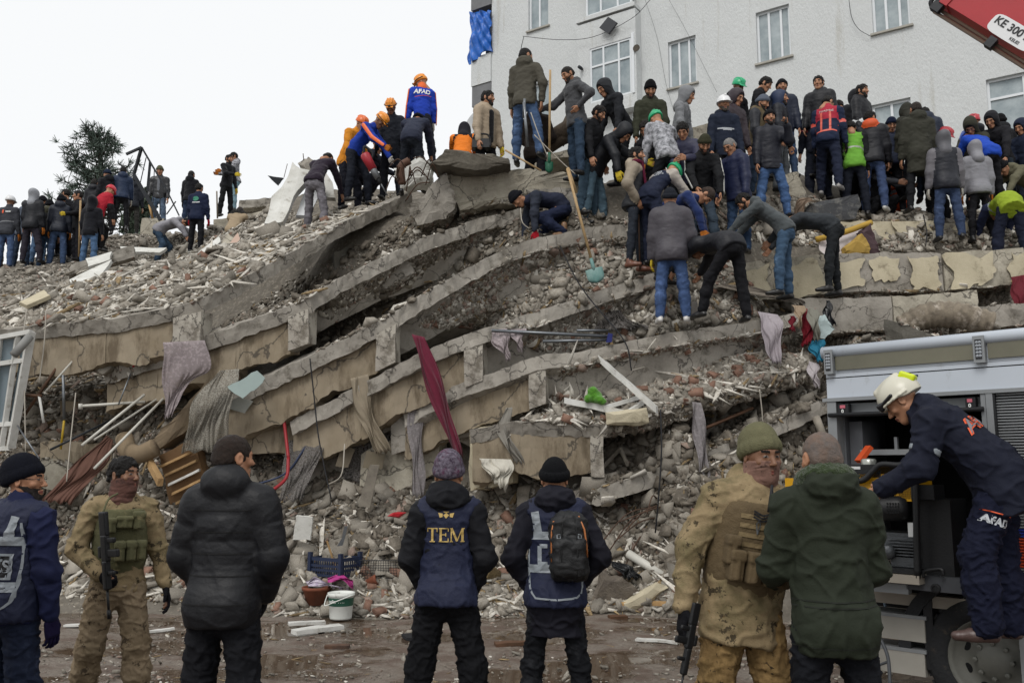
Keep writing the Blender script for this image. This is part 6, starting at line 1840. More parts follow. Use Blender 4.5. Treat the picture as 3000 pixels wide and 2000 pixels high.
rod((1870, 600, 12.35), (1875, 790, 12.3), .012, RUST, 'upright rusty rebar by the brown boots', 'rebar', 'rebar', 6)
rod((1480, 440, 13.4), (1585, 500, 13.3), .014, mat('handle_ash', '#b59a72', .6), 'wooden handle lying behind the tall person', 'handle', 'handle')
rod((1535, 300, 13.1), (1546, 430, 13.1), .022, STEELM, 'steel crowbar held by the tall person', 'crowbar', 'crowbar')
rod((1537, 290, 13.1), (1534, 345, 13.1), .02, STEELM, 'thick steel head of the tool held by the tall person', 'tool_head', 'tool')
# steel frame on the left ridge
fr = empty('steel_frame', P(455, 640, 20))
tag(fr, 'bent steel railing frame standing against the sky on the left ridge', 'railing')
for a, b, w in (((370, 452), (415, 432), .05), ((415, 432), (392, 512), .055), ((392, 512), (470, 645), .085), ((415, 432), (440, 475), .04), ((440, 475), (490, 560), .04), ((490, 560), (525, 632), .03),
    ((440, 475), (432, 560), .045), ((428, 462), (410, 540), .015), ((452, 500), (447, 630), .015), ((470, 530), (468, 630), .015), ((515, 590), (488, 628), .02)):
 m_ = MB()
 m_.bar(P(*a, 20), P(*b, 20), w, w)
 m_.build('bar', DARKM, fr)
rod((438, 600, 20), (447, 640, 20), .03, WOOD, 'pale stake beside the steel railing frame', 'stake', 'stake')
rod((890, 470, 15.9), (888, 450, 15.9), .008, RUST, 'short rebar on the lump above the white wall slab', 'rebar', 'rebar', 5)
rod((832, 520, 16), (842, 480, 16), .006, RUST, 'thin rebar left of the white wall slab', 'rebar', 'rebar', 5)
# hanging wires over the pile
for k, (pix, lb) in enumerate((
  ([(1565, 395, 13.0), (1640, 470, 13.0), (1685, 510, 13.0)], 'pale rope from the tall person to the right of the shovel'),
  ([(1555, 330, 13.1), (1580, 400, 13.0), (1605, 460, 13.0)], 'pale rope slack behind the upright shovel'),
  ([(1640, 720, 12.6), (1690, 820, 12.1), (1740, 890, 11.8), (1830, 1000, 11.3), (1850, 1085, 11.2)], 'long dark wire hanging across the fourth and fifth slabs'),
  ([(1850, 1085, 11.3), (1900, 1070, 11.5), (1940, 1042, 11.6)], 'white cable end curling under the fifth slab'),
  ([(1935, 1200, 10.7), (1938, 1320, 10.5), (1930, 1450, 10.4), (1920, 1560, 10.4)], 'dark wire hanging straight down left of the green cap soldier'),
  ([(2225, 1140, 11.1), (2232, 1200, 11.1), (2234, 1235, 11.1)], 'short pale wire under the sixth slab'),
  ([(78, 905, 12.4), (68, 1000, 12.2), (72, 1150, 12.0), (75, 1330, 11.8)], 'pale wire hanging down over the left window frame'),
  ([(135, 910, 12.3), (130, 1000, 12.2), (115, 1120, 12.0)], 'thin wire hanging over the left beam end'),
  ([(908, 1050, 11.5), (920, 1160, 11.4), (935, 1290, 11.2), (970, 1460, 10.9)], 'dark wire hanging across the third slab down to the net'),
  ([(222, 1150, 12.2), (208, 1280, 11.9), (195, 1410, 11.6)], 'brown cord hanging behind the soldier with face scarf'),
  ([(1525, 610, 13.0), (1530, 650, 12.9), (1550, 670, 12.9)], 'white rope under the head of the crawling person'),
  ([(2705, 630, 14), (2715, 680, 13.9), (2712, 720, 13.8)], 'black cable lying over the beam left of the grey hood'),
  ([(960, 1420, 11.2), (1000, 1390, 11.1), (1010, 1300, 11.3)], 'grey wire loop right of the crocheted net'))):
 cable(pix, .009 if 'dark' in lb or 'black' in lb else .008, lb, BLACKM if ('dark' in lb or 'black' in lb) else mat('wire_pale', '#a39d92', .6))
for k in range(16):
 x0, y0 = RNG.uniform(1880, 2090), RNG.uniform(1440, 1560)
 dx, dy = RNG.uniform(-170, 60), RNG.uniform(40, 130)
 d0 = 10.6
 o = cable([(x0, y0, d0 + .2), (x0 + dx * .5, y0 + dy * .3 + RNG.uniform(-20, 20), d0), (x0 + dx, y0 + dy, d0 - .1)], .008, 'bent rusty reinforcing bar in the tangle left of the green cap soldier', RUST, cat='rebar', name='rebar')
 o['group'] = 'rebar tangle on the lower slope'
for k in range(12):
 x0, y0 = RNG.uniform(1160, 1290), RNG.uniform(480, 540)
 dx, dy = RNG.uniform(-90, 30), RNG.uniform(-20, 60)
 o = cable([(x0, y0, 13.4), (x0 + dx * .5, y0 + dy * .3 - RNG.uniform(10, 50), 13.3), (x0 + dx, y0 + dy, 13.5)], .009, 'bent reinforcing bar sticking out at the torn summit block', RUST, cat='rebar', name='rebar')
 o['group'] = 'rebar at the summit block'
rod((1178, 540, 13.5), (1200, 470, 13.5), .06, mat('strap_brown', '#5a4134', .8, .3), 'brown bent strap at the summit block', 'strap', 'strap', 8, [(1175, 490, 13.5)])
# leaning white window frame at the left edge
wf = empty('window_frame', P(20, 1310, 12.0))
tag(wf, 'white wooden balcony window frame leaning at the left photo edge', 'window frame')
for a, b, w in (((-60, 1000), (92, 972), .09), ((92, 972), (32, 1312), .1), ((52, 985), (5, 1305), .06), ((-60, 1000), (-95, 1320), .09), ((-70, 1075), (75, 1055), .07), ((-95, 1320), (32, 1312), .09), ((0, 990), (-35, 1310), .06), ((-80, 1250), (45, 1240), .07)):
 m_ = MB()
 m_.bar(P(*a, 12.0), P(*b, 12.0), w, .06)
 m_.build('bar', WHITEM, wf)
for k, q in enumerate((((56, 1062), (84, 1058), (50, 1238), (26, 1240)), ((60, 985), (84, 982), (76, 1050), (58, 1052)), ((2, 1068), (46, 1064), (18, 1240), (-24, 1245)), ((6, 995), (46, 990), (46, 1050), (2, 1058)))):
 V, F = flake([P(x, y, 12.05) for x, y in q], .006, k, 1, 0)
 obj('pane', V, F, GLASSM, wf)
rod((40, 1040, 11.7), (88, 985, 11.9), .055, mat('pipe_grey', '#7d7d7a', .6), 'grey duct pipe across the top of the left window frame', 'duct')
# green toy dog
s_ = SDF(.05)
o_ = P(1742, 1176, 10.9)
for c, r in (((0, 0, .06), (.1, .07, .08)), ((.05, -.05, .02), (.06, .06, .05)), ((-.02, -.02, .13), (.06, .055, .055)), ((-.09, -.05, .03), (.045, .05, .05)), ((.09, -.04, .0), (.05, .06, .045)), ((-.055, -.03, .12), (.03, .03, .03))):
 s_.e(o_ + np.array(c), r, k=.025)
V, Q, _ = s_.mesh(.012)
V = V + vnormals(V, Q) * (.006 * rough_noise(V, 60, 1, 2))[:, None]
tag(obj('plush_toy', V, Q, mat('plush_green', '#4f8a22', .98, .8, 90, var=.3, vscale=20, sheen=.3), smooth=True), 'lime green plush toy sitting on the brick rubble', 'toy')
# crate, bucket, pots, basket at the street edge
def crate():
 p, _ = G(978, 1690)
 p = p + [0, .05, .02]
 ex, ey = np.array([.85, -.52, 0]), np.array([.52, .85, 0])
 M = np.stack([ex, ey, [0, 0, 1]], 1)
 root = empty('crate', p)
 tag(root, 'dark blue plastic fruit crate standing in the rubble with a stick in it', 'crate')
 m = mat('crate_blue', '#1c2740', .5, .1, 40)
 W, D, H = .24, .17, .21
 B = MB()
 for sx in (-1, 1):
  for sy in (-1, 1):
   b2 = MB()
   b2.box(p + M @ np.array([sx * W, sy * D, H / 2 + .03]), (.022, .022, H / 2 + .03), M)
   b2.build('post', m, root)
 for z in (.01, .07, .12, .195):
  for sx in (-1, 1):
   b2 = MB()
   b2.box(p + M @ np.array([sx * W, 0, z]), (.008, D - .024, .014 if z < .19 else .02), M)
   b2.build('rail', m, root)
   b2 = MB()
   b2.box(p + M @ np.array([0, sx * D, z]), (W - .024, .008, .014 if z < .19 else .02), M)
   b2.build('rail', m, root)
 for i in range(-5, 6):
  for sy in (-1, 1):
   B.box(p + M @ np.array([i * .036, sy * (D + .001), .1]), (.005, .006, .092), M)
 for i in range(-3, 4):
  for sx in (-1, 1):
   B.box(p + M @ np.array([sx * (W + .001), i * .038, .1]), (.006, .005, .092), M)
 o = B.build('slats', m, root)
 o['kind'] = 'stuff'
 b2 = MB()
 b2.box(p + [0, 0, .004], (W - .02, D - .02, .004), M)
 b2.build('floor', m, root)
 V, F = tube([p + [-.1, -.02, .4], p + [.02, .0, .05]], .012, 8)
 tag(obj('stick', V, F, WOOD), 'wooden stick leaning inside the blue crate', 'stick')
crate()
bp_ = PZ(998, 1812, 0)
bk = empty('paint_bucket', bp_)
tag(bk, 'white plastic paint bucket with a green band standing in the puddle', 'bucket')
B = MB()
B.lathe(bp_, (0, 0, 1), [(.001, .004), (.118, .004), (.122, .02), (.138, .245), (.148, .25), (.15, .285), (.142, .287), (.136, .25), (.12, .03), (.001, .03)], 36)
B.build('pail', mat('pail_white', '#d3d5d0', .45, .08, 20, dirt='#98938a', dscale=8, damt=.12), bk, smooth=True)
B = MB()
B.lathe(bp_, (0, 0, 1), [(.1338, .15), (.1394, .235)], 36)
B.build('green_band', mat('band_green', '#1f4a3a', .5), bk, smooth=True)
V, F = tube(smoothpath([bp_ + [-.15, -.02, .262], bp_ + [-.16, -.1, .16], bp_ + [-.05, -.16, .2], bp_ + [.1, -.13, .255], bp_ + [.15, -.02, .262]], 8), .006, 6)
obj('handle', V, F, mat('pail_white', '#d3d5d0'), bk, smooth=True)
def on_cyl(txt, size, a0, z, base, r, m, root, bold=.0, nm='lettering'):
 V, F = text2(txt, size, bold)
 W = []
 for x, y in V:
  a = a0 + x / r
  rr = r + (y + z - .19) * .06
  W.append(base + [rr * math.sin(a), -rr * math.cos(a), z + y])
 obj(nm, W, F, m, root)
on_cyl('polin', .05, -.62, .2, bp_, .1385, mat('print_white', '#e3e5e1', .5), bk, .0012)
on_cyl('• • • •', .03, .2, .19, bp_, .1385, mat('print_white', '#e3e5e1', .5), bk)
def pot(x, y, r, h, m, lb, axis=(0, 0, 1), name='clay_pot'):
 p, _ = G(x, y)
 B = MB()
 B.lathe(p, axis, [(.001, 0), (r * .6, 0), (r * .92, h * .8), (r, h * .82), (r * 1.03, h), (r * .93, h), (r * .85, h * .8), (r * .55, h * .08), (.001, h * .06)], 24)
 tag(B.build(name, m, smooth=True), lb, 'pot')
CLAY = mat('terracotta', '#7d4630', .8, .3, 40, col2='#5f3727', vscale=5)
pot(925, 1770, .16, .2, CLAY, 'terracotta flower pot behind the paint bucket')
pot(1062, 1712, .06, .2, CLAY, 'small terracotta jar lying right of the magenta cloth', (.9, -.2, .35), 'clay_jar')
pot(1460, 1690, .13, .2, mat('wicker', '#8c7a57', .95, 1, 120, col2='#5d4e36', vscale=40), 'woven wicker basket lying by the backpack wearer', (-.8, -.3, .3), 'wicker_basket')
p, _ = G(1110, 1690)
wb = empty('wire_basket', p)
tag(wb, 'black wire basket lying right of the blue crate', 'basket')
B = MB()
for i in range(15):
 x = -.22 + .44 * i / 14
 B.tube([p + [x, -.08, .0], p + [x * .9, -.05, .2], p + [x * .9, .16, .2], p + [x, .18, 0]], .0028, 4)
for z in np.linspace(0, .2, 8):
 B.tube([p + [-.22, -.08 + .03 * z / .2, z], p + [.22, -.08 + .03 * z / .2, z]], .0028, 4)
o = B.build('wire_mesh', BLACKM, wb)
o['kind'] = 'stuff'
V, F = tube([p + [-.22, -.08, .2], p + [.22, -.08, .2]], .006, 6)
obj('rim', V, F, BLACKM, wb)
plate([(1010, 1540), (1020, 1540), (1005, 1595), (988, 1598), (1002, 1575)], 10.6, .03, STEELM, 'shiny bent steel bracket above the blue crate', 'bracket', 'bracket', 2, .02)
lump([(1135, 1512), (1150, 1500), (1190, 1500), (1170, 1515)], 10.6, .15, mat('red_plastic', '#a51f28', .4), 'bright red plastic piece left of the gold lettered vest', 'plastic_piece', 2, 'plastic piece', .01)
sheet([(2960, 812, 12.9), (2965, 870, 12.7), (2972, 915, 12.6)], [(3030, 800, 12.9), (3030, 860, 12.7), (3030, 910, 12.6)], CL('wine', '#5e1420'), 'wine red cloth hanging at the right photo edge', 'rag', 'rag', 3, .04, .4)
lump([(2395, 935), (2415, 920), (2445, 960), (2415, 990), (2400, 985)], 11.9, .25, mat('aqua_foam', '#b3c4c4', .7, .2, 20), 'pale aqua foam block between the red cloth and the black bag', 'foam_block', 3, 'foam', .02)
# large pieces lying among the plaster on the topmost slab
for k, (q, d_, m, lb) in enumerate((
  (((355, 730), (490, 735), (470, 748), (360, 745)), 16.5, WHITEP, 'long white board at the top of the left slab'), (((570, 755), (645, 700), (650, 715), (590, 762)), 16.2, WHITEP, 'white board slanting before the fur collar'),
  (((170, 850), (265, 800), (330, 770), (290, 835), (230, 850)), 14.5, WHITEP, 'broad white wall piece on the left slab'), (((355, 845), (440, 800), (470, 815), (400, 850)), 14.2, mat('plaster_blue', '#b3bcc2', .8, .2), 'pale bluish plaster plate right of the striped rag'),
  (((450, 815), (510, 795), (480, 835), (455, 842)), 14.2, mat('plaster_blue', '#b3bcc2', .8, .2), 'smaller bluish plaster plate right of the striped rag'), (((60, 895), (130, 860), (150, 875), (80, 905)), 14.2, PALEP, 'pale plaster plate at the left end of the topmost slab'),
  (((640, 735), (672, 690), (690, 710), (665, 740)), 15.8, CONC2, 'upright grey shard right of the white boards'), (((665, 730), (700, 690), (705, 715), (680, 738)), 15.7, mat('plaster_pink', '#b39a8b', .9, .3), 'pinkish plaster shard near the fur collar'),
  (((255, 765), (330, 745), (320, 770), (262, 790)), 15.8, WHITEP, 'white slab bit below the long grey beam'))):
 V, F = flake([P(x, y, d_ - .012 * (y - 800)) for x, y in q], .06, k, 4, .07)
 tag(obj('plaster_board', V, F, m), lb, 'plaster board')
# pine tree behind the left ridge
def pine():
 base = P(290, 700, 30)
 rt = empty('pine_tree', base)
 tag(rt, 'ragged dark pine tree rising behind the left ridge', 'tree')
 top = P(290, 390, 30)
 V, F = tube([base - [0, 0, 2], (base + top) / 2 + [.1, 0, 0], top], [.2, .13, .03], 8)
 obj('trunk', V, F, mat('pine_bark', '#3d332b', .95, .8, 30), rt)
 r = np.random.default_rng(5)
 LV, LF, k = [], [], 0
 H = top[2] - base[2]
 BV, BF = MB(), None
 for i in range(84):
  t = r.uniform(.04, 1)
  a = r.uniform(0, 2 * math.pi)
  L = (1.6 * (1 - t) ** .5 + .25) * r.uniform(.5, 1.1)
  p0 = base + (top - base) * t
  dv = np.array([math.cos(a), math.sin(a), r.uniform(-.05, .5)])
  BV.tube([p0, p0 + dv * L], [.035, .008], 4, 0, False)
  for m in range(max(3, int(L * 6))):
   c = p0 + dv * L * r.uniform(.3, 1.05) + r.normal(0, .09, 3)
   for q in range(15):
    d = r.normal(0, 1, 3) + dv * .9
    d /= np.linalg.norm(d)
    x = np.cross(d, r.normal(0, 1, 3))
    x /= np.linalg.norm(x)
    ln, w = r.uniform(.14, .3), .015
    LV += [c - x * w, c + x * w, c + d * ln + x * w * .5, c + d * ln - x * w * .5]
    LF.append([k, k + 1, k + 2, k + 3])
    k += 4
 BV.build('limbs', mat('pine_bark', '#3d332b'), rt)['kind'] = 'stuff'
 obj('needles', LV, np.array(LF), mat('pine_needles', '#56635a', .8, island=.4), rt)['kind'] = 'stuff'
pine()
def bush(x, y, w, h, lb, seed):
 c = P(x, y, 29)
 r = np.random.default_rng(seed)
 LV, LF, k = [], [], 0
 for i in range(2600):
  d = r.normal(0, 1, 3)
  d /= np.linalg.norm(d)
  p = c + d * r.uniform(.4, 1) ** .6 * np.array([w, w * .7, h]) * (1 + .25 * wob(d * 3, 1, seed))
  x_ = r.normal(0, 1, 3)
  x_ /= np.linalg.norm(x_)
  y_ = np.cross(x_, r.normal(0, 1, 3))
  s = r.uniform(.03, .07)
  LV += [p - x_ * s - y_ * s * .5, p + x_ * s - y_ * s * .5, p + x_ * s * .6 + y_ * s, p - x_ * s * .6 + y_ * s]
  LF.append([k, k + 1, k + 2, k + 3])
  k += 4
 tag(obj('bush', LV, np.array(LF), mat('bush_leaf', '#4a5547', .85, island=.4)), lb, 'bush')
bush(405, 655, .5, .9, 'small grey green bush below the pine at the left ridge', 3)
bush(425, 610, .35, .6, 'thin bush behind the steel railing frame', 4)
# ------------------------------------------------------------------ rescue truck, generator, crane
TA, TB = P(2425, 1300, 6.6), P(3000, 1300, 5.7)
TE = (TB - TA) * [1, 1, 0]
TE /= np.linalg.norm(TE)
TN = np.array([TE[1], -TE[0], 0])
def onT(x, y, off=0.0):
 v = P(x, y, 1.0) - CAM
 t = ((TA + TN * off - CAM) @ TN) / (v @ TN)
 p = CAM + v * t
 return (p - TA) @ TE, p[2]
def TP(u, z, off=0.0):
 p = TA + TE * u + TN * off
 return np.array([p[0], p[1], z])
truck = empty('rescue_truck', TP(.6, 0, -1))
tag(truck, 'white and grey rescue truck with open side locker and roller shutter', 'truck')
TWHITE = mat('truck_white', '#b6bdc6', .35, 0, var=.06, vscale=1.2, dirt='#8d8f90', dscale=1.8, damt=.2, dst=(1, 1, .5), spec=.5)
TGREY = mat('truck_alu', '#8a8d8f', .45, .05, 30, var=.12, metal=.3)
TBLACK = mat('truck_black', '#16171a', .55, .1, 50)
TOLIVE = mat('truck_panel_olive', '#6d6a58', .3, 0, col2='#565444', vscale=1.4, spec=.6, dirt='#4b4535', dscale=3, damt=.1)
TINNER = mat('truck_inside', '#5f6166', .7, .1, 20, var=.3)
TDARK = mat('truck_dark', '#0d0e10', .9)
TORANGE = mat('truck_orange', '#b5401f', .5)
TBLUE = mat('truck_blue', '#1c2f8a', .5)
def tbox(nm, px, o0, o1, m, parent=truck, bev=0.0):
 """box from a pixel rectangle (x0, y0, x1, y1; read at the panel plane) between two depths"""
 x0, y0, x1, y1 = px
 ym = (y0 + y1) / 2
 u0, u1 = onT(x0, ym)[0], onT(x1, ym)[0]
 z1 = (onT(x0, y0)[1])
 z0 = (onT(x0, y1)[1])
 return tuz(nm, u0, u1, z0, z1, o0, o1, m, parent)
def tuz(nm, u0, u1, z0, z1, o0, o1, m, parent=truck):
 B = MB()
 B.hexa([TP(u0, z0, o0), TP(u1, z0, o0), TP(u1, z0, o1), TP(u0, z0, o1)], [TP(u0, z1, o0), TP(u1, z1, o0), TP(u1, z1, o1), TP(u0, z1, o1)])
 return B.build(nm, m, parent)
ux = lambda x, y=1200: onT(x, y)[0]
zy = lambda y, x=2430: onT(x, y)[1]
UE = ux(3000) + 2.4
zt, z_rail, z_ol0, z_gr, z_bot = zy(1013), zy(1031), zy(1090), zy(1107), zy(1171)
# body shell above the lockers
tuz('roof', -.02, UE, zt - .04, zt, -2.3, -.03, TWHITE)
V, F = tube([TP(-.02, zt - .045, -.035), TP(UE, zt - .045, -.035)], .045, 14)
obj('roof_rail', V, F, TWHITE, truck, smooth=True)
tuz('upper_wall', .0, UE, z_ol0 - .01, z_rail, -.1, -.03, TWHITE)
tuz('tinted_panel', ux(2452), ux(2862), z_ol0 + .012, z_rail - .012, -.03, -.012, TOLIVE)
tuz('tinted_panel', ux(2905), UE, z_ol0 + .012, z_rail - .012, -.03, -.012, TOLIVE)
for a, b in ((2424, 2449), (2866, 2900)):
 fr_ = tuz('work_light', ux(a), ux(b), z_ol0 - .015, z_rail + .015, -.029, .02, TGREY)
 du = ux(b) - ux(a)
 tuz('lens', ux(a) + du * .2, ux(b) - du * .25, z_ol0 + .01, z_rail - .01, .02, .026, TBLACK, fr_)
 for i in range(5):
  for j in range(2):
   c = TP(ux(a) + du * (.38 + .25 * j), z_ol0 + .03 + i * (z_rail - z_ol0 - .06) / 4, .026)
   B = MB()
   B.lathe(c, TN, [(.001, .006), (.008, .004), (.011, 0)], 8)
   B.build('lamp', mat('led_grey', '#8d9298', .2, spec=.8), fr_)
tuz('band', .0, UE, z_gr + .004, z_ol0 - .012, -.1, -.03, TWHITE)
tuz('name_panel', .0, UE, z_bot + .015, z_gr - .004, -.1, -.032, TWHITE)
tuz('lower_lip', -.03, UE, z_bot - .012, z_bot + .014, -.12, -.01, TGREY)
V, F = text2('ÜT', .11, .002)
W = [TP(ux(2655, 1115) + x, onT(2655, 1116)[1] + y, -.029) for x, y in V]
obj('lettering', W, F, mat('navy_print', '#1c2347', .5), truck)
# posts, locker and shutter
zb = zy(1680)
zl0 = zy(1372)
tuz('corner_post', .0, ux(2446), .75, z_bot - .013, -.14, -.02, TGREY)
tuz('post', ux(2872), ux(2886), .75, z_bot - .013, -.14, -.02, TGREY)
tuz('post', ux(2888), ux(2908), .75, z_bot - .013, -.14, -.014, TGREY)
tuz('shutter_seal', ux(2909), ux(2914), .75, z_bot - .013, -.14, -.02, TBLACK)
uL0, uL1 = ux(2446), ux(2872)
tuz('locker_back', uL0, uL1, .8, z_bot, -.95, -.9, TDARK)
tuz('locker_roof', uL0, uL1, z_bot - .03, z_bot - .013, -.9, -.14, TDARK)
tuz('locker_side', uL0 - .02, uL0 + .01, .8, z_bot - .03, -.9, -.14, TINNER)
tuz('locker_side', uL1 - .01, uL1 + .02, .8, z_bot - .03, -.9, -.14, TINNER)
tuz('shutter_box', uL0 + .01, uL1 - .01, zy(1216), zy(1182), -.3, -.09, mat('truck_inner_light', '#84888b', .6))
B = MB()
V, F = tube([TP(uL0 - .05, zy(1216), -.0), TP(uL1 + .02, zy(1216), .0)], .016, 10)
obj('shutter_bar', V, F, TBLACK, truck, smooth=True)
for a in (2454, 2828):
 b_ = tuz('latch', ux(a), ux(a + 30), zy(1214), zy(1184), -.06, -.01, TBLACK)
 tuz('latch_label', ux(a + 6), ux(a + 21), zy(1197), zy(1188), -.01, -.006, mat('label_pink', '#b8606e', .5), b_)
 V, F = text2('0', .035, .001)
 obj('latch_number', [TP(ux(a + 13) + x, zy(1206) + y, -.006) for x, y in V], F, mat('print_white', '#e3e5e1', .5), b_)
nsl = 64
zz = np.linspace(.92, z_bot - .013, nsl + 1)
bl_, or_ = (onT(2980, 1547)[1], onT(2980, 1573)[1]), (onT(2980, 1573)[1], onT(2980, 1662)[1])
sh_ = empty('roller_shutter', TP(ux(2914), .92, -.06) - np.array(truck.location))
sh_.parent = truck
for i in range(nsl):
 zm = (zz[i] + zz[i + 1]) / 2
 m = TBLUE if bl_[1] < zm < bl_[0] else (TORANGE if or_[1] < zm < or_[0] else TGREY)
 B = MB()
 h = zz[i + 1] - zz[i]
 B.hexa([TP(ux(2914), zz[i] + .001, -.08), TP(UE, zz[i] + .001, -.08), TP(UE, zz[i] + h * .3, -.05), TP(ux(2914), zz[i] + h * .3, -.05)],
  [TP(ux(2914), zz[i + 1] - .001, -.08), TP(UE, zz[i + 1] - .001, -.08), TP(UE, zz[i + 1] - h * .25, -.05), TP(ux(2914), zz[i + 1] - h * .25, -.05)])
 B.build('slat', m, sh_)
tuz('body_core', .0, UE, .8, zt - .05, -2.3, -.96, TGREY)
tuz('rear_wall', .0, uL0 - .03, .8, zt - .05, -.95, -.15, TWHITE)
# things inside the locker
tbox('locker_unit', (2457, 1232, 2495, 1365), -.5, -.2, TINNER)
tbox('locker_shelf', (2495, 1316, 2640, 1332), -.6, -.15, TGREY)
tbox('locker_unit', (2640, 1240, 2700, 1330), -.6, -.25, TBLACK)
tbox('bracket', (2577, 1277, 2586, 1316), -.3, -.27, TGREY)
a, b = TP(ux(2510), zy(1352), .02), TP(ux(2533), zy(1310), -.05)
B = MB()
B.bar(a, b, .075, .03)
tag(B.build('handle', mat('grip_orange', '#c24a1c', .6, .3, 90)), 'orange plastic tool grip standing in the truck locker', 'grip')
# skirt, steps, wheel
uA = ux(2533, 1750)
tuz('skirt', uA - .25, UE, onT(2600, 1768)[1], onT(2600, 1735)[1], -.12, -.03, mat('truck_beige', '#8d867b', .5, .05, 20, var=.1))
for y0, y1 in ((1790, 1855), (1884, 1950)):
 tbox('step', (2500, y0, 2708, y1), -.06, .0, mat('step_beige', '#9a978f', .45, .05, 30, var=.12))
 tbox('step_tread', (2500, y0 - 8, 2712, y0 + 2), -.25, .004, TGREY)
tbox('step_bracket', (2706, 1740, 2732, 1960), -.2, -.015, TBLACK)
tbox('chassis', (2440, 1745, 2735, 1790), -1.8, -.5, TDARK)
WC = TP(onT(2905, 1990, .0)[0], .41, -.02)
WR = .41
arch = MB()
for i in range(20):
 a0, a1 = math.pi * i / 20, math.pi * (i + 1) / 20
 for (r0, r1, o0, o1) in ((WR * 1.22, WR * 1.42, -.3, .015),):
  q = []
  for a in (a0, a1):
   q.append((math.cos(a), math.sin(a)))
  c = WC
  pt = lambda r, cs, o: c + TE * r * cs[0] + np.array([0, 0, r * cs[1]]) + TN * o
  arch.hexa([pt(r0, q[0], o0), pt(r1, q[0], o0), pt(r1, q[1], o0), pt(r0, q[1], o0)], [pt(r0, q[0], o1), pt(r1, q[0], o1), pt(r1, q[1], o1), pt(r0, q[1], o1)])
arch.build('wheel_arch', mat('arch_black', '#1d1f22', .7, .3, 60), truck)
B = MB()
B.lathe(WC - TN * .25, TN, [(WR * .6, 0), (WR * .93, .0), (WR, .04), (WR, .22), (WR * .95, .255), (WR * .74, .265), (WR * .66, .25), (WR * .6, .2)], 40)
wh = empty('wheel', WC - np.array(truck.location))
wh.parent = truck
B.build('tyre', mat('tyre', '#202123', .9, .7, 40, dirt='#4b4238', dscale=7, damt=.25), wh, smooth=True)
tr_ = MB()
for i in range(40):
 a = 2 * math.pi * i / 40
 rd = TE * math.cos(a) + np.array([0, 0, math.sin(a)])
 tg = -TE * math.sin(a) + np.array([0, 0, math.cos(a)])
 tr_.box(WC - TN * .12 + rd * WR * 1.008, (.02, .1, .008), np.stack([tg, TN, rd], 1))
tr_.build('tread', mat('tyre', '#202123'), wh)['kind'] = 'stuff'
B = MB()
B.lathe(WC - TN * .02, TN, [(WR * .66, .01), (WR * .64, .02), (WR * .6, -.03), (WR * .45, -.08), (WR * .3, -.06), (WR * .22, -.02), (.001, -.02)], 40)
B.build('rim', mat('rim_grey', '#6d6d66', .5, .2, 40, var=.3), wh, smooth=True)
for i in range(8):
 a = 2 * math.pi * i / 8
 B = MB()
 B.lathe(WC + (TE * math.cos(a) + np.array([0, 0, math.sin(a)])) * WR * .27 - TN * .075, TN, [(.016, 0), (.016, .04), (.001, .045)], 6)
 B.build('wheel_nut', mat('rim_grey', '#6d6d66'), wh)
 B = MB()
 B.lathe(WC + (TE * math.cos(a + .4) + np.array([0, 0, math.sin(a + .4)])) * WR * .46 - TN * .098, TN, [(.001, .006), (.03, .006), (.034, 0)], 14)
 B.build('rim_hole', TDARK, wh)
tuz('mudguard', ux(2990, 1900), ux(2990, 1900) + .35, .25, .6, -.3, .02, TGREY)
# generator on the pulled-out tray
gen = empty('generator', TP(ux(2580, 1650), .95, .25))
tag(gen, 'yellow and black power generator on the tray pulled out of the truck', 'generator')
GYEL = mat('gen_yellow', '#c1900c', .4, .05, 30, var=.1)
GBLK = mat('gen_black', '#121315', .5, .15, 60)
GMET = mat('gen_metal', '#55585b', .4, .3, 60, metal=.5, var=.3)
def gbox(nm, x0, y0, x1, y1, o0, o1, m, par=gen):
 om = o1
 u0, u1 = onT(x0, (y0 + y1) / 2, om)[0], onT(x1, (y0 + y1) / 2, om)[0]
 z1, z0 = onT((x0 + x1) / 2, y0, om)[1], onT((x0 + x1) / 2, y1, om)[1]
 return tuz(nm, u0, u1, z0, z1, o0, o1, m, par)
def gp(x, y, o):
 u, z = onT(x, y, o)
 return TP(u, z, o)
gbox('fuel_tank', 2500, 1388, 2668, 1466, -.1, .3, GYEL)
gbox('top_cover', 2440, 1360, 2580, 1398, -.1, .3, GBLK)
gbox('side_plate', 2300, 1400, 2330, 1430, .3, .34, GYEL)
gbox('tank_label', 2470, 1366, 2520, 1374, .3, .304, mat('label_white', '#c7c9c9', .5))
B = MB()
B.lathe(gp(2545, 1352, .2), (0, 0, 1), [(.05, -.02), (.05, .012), (.04, .02), (.001, .024)], 20)
B.build('filler_cap', mat('cap_steel', '#a4a69f', .3, metal=.6), gen, smooth=True)
V, F = tube([gp(2520, 1490, .28), gp(2535, 1489, .28), gp(2640, 1488, .28), gp(2662, 1488, .28)], [.075, .085, .085, .06], 22)
obj('muffler', V, F, GBLK, gen, smooth=True)
mh = MB()
for i in range(5):
 for j in range(4):
  c = gp(2600 + i * 8, 1474 + j * 9, .365)
  mh.box(c, (.005, .004, .005), np.stack([TE, TN, [0, 0, 1]], 1))
mh.build('muffler_holes', TDARK, gen)['kind'] = 'stuff'
gbox('air_filter', 2632, 1420, 2736, 1462, .1, .3, GBLK)
gbox('engine_block', 2575, 1560, 2690, 1600, .0, .24, GMET)
for i in range(6):
 gbox('cooling_fin', 2600, 1578 + i * 9, 2685, 1582 + i * 9, .24, .27, GMET)
gbox('crank_case', 2610, 1632, 2686, 1660, .0, .27, GMET)
B = MB()
B.lathe(gp(2600, 1615, .28), TN * .7 + TE * .3, [(.001, .05), (.04, .05), (.05, .03), (.05, -.05)], 16)
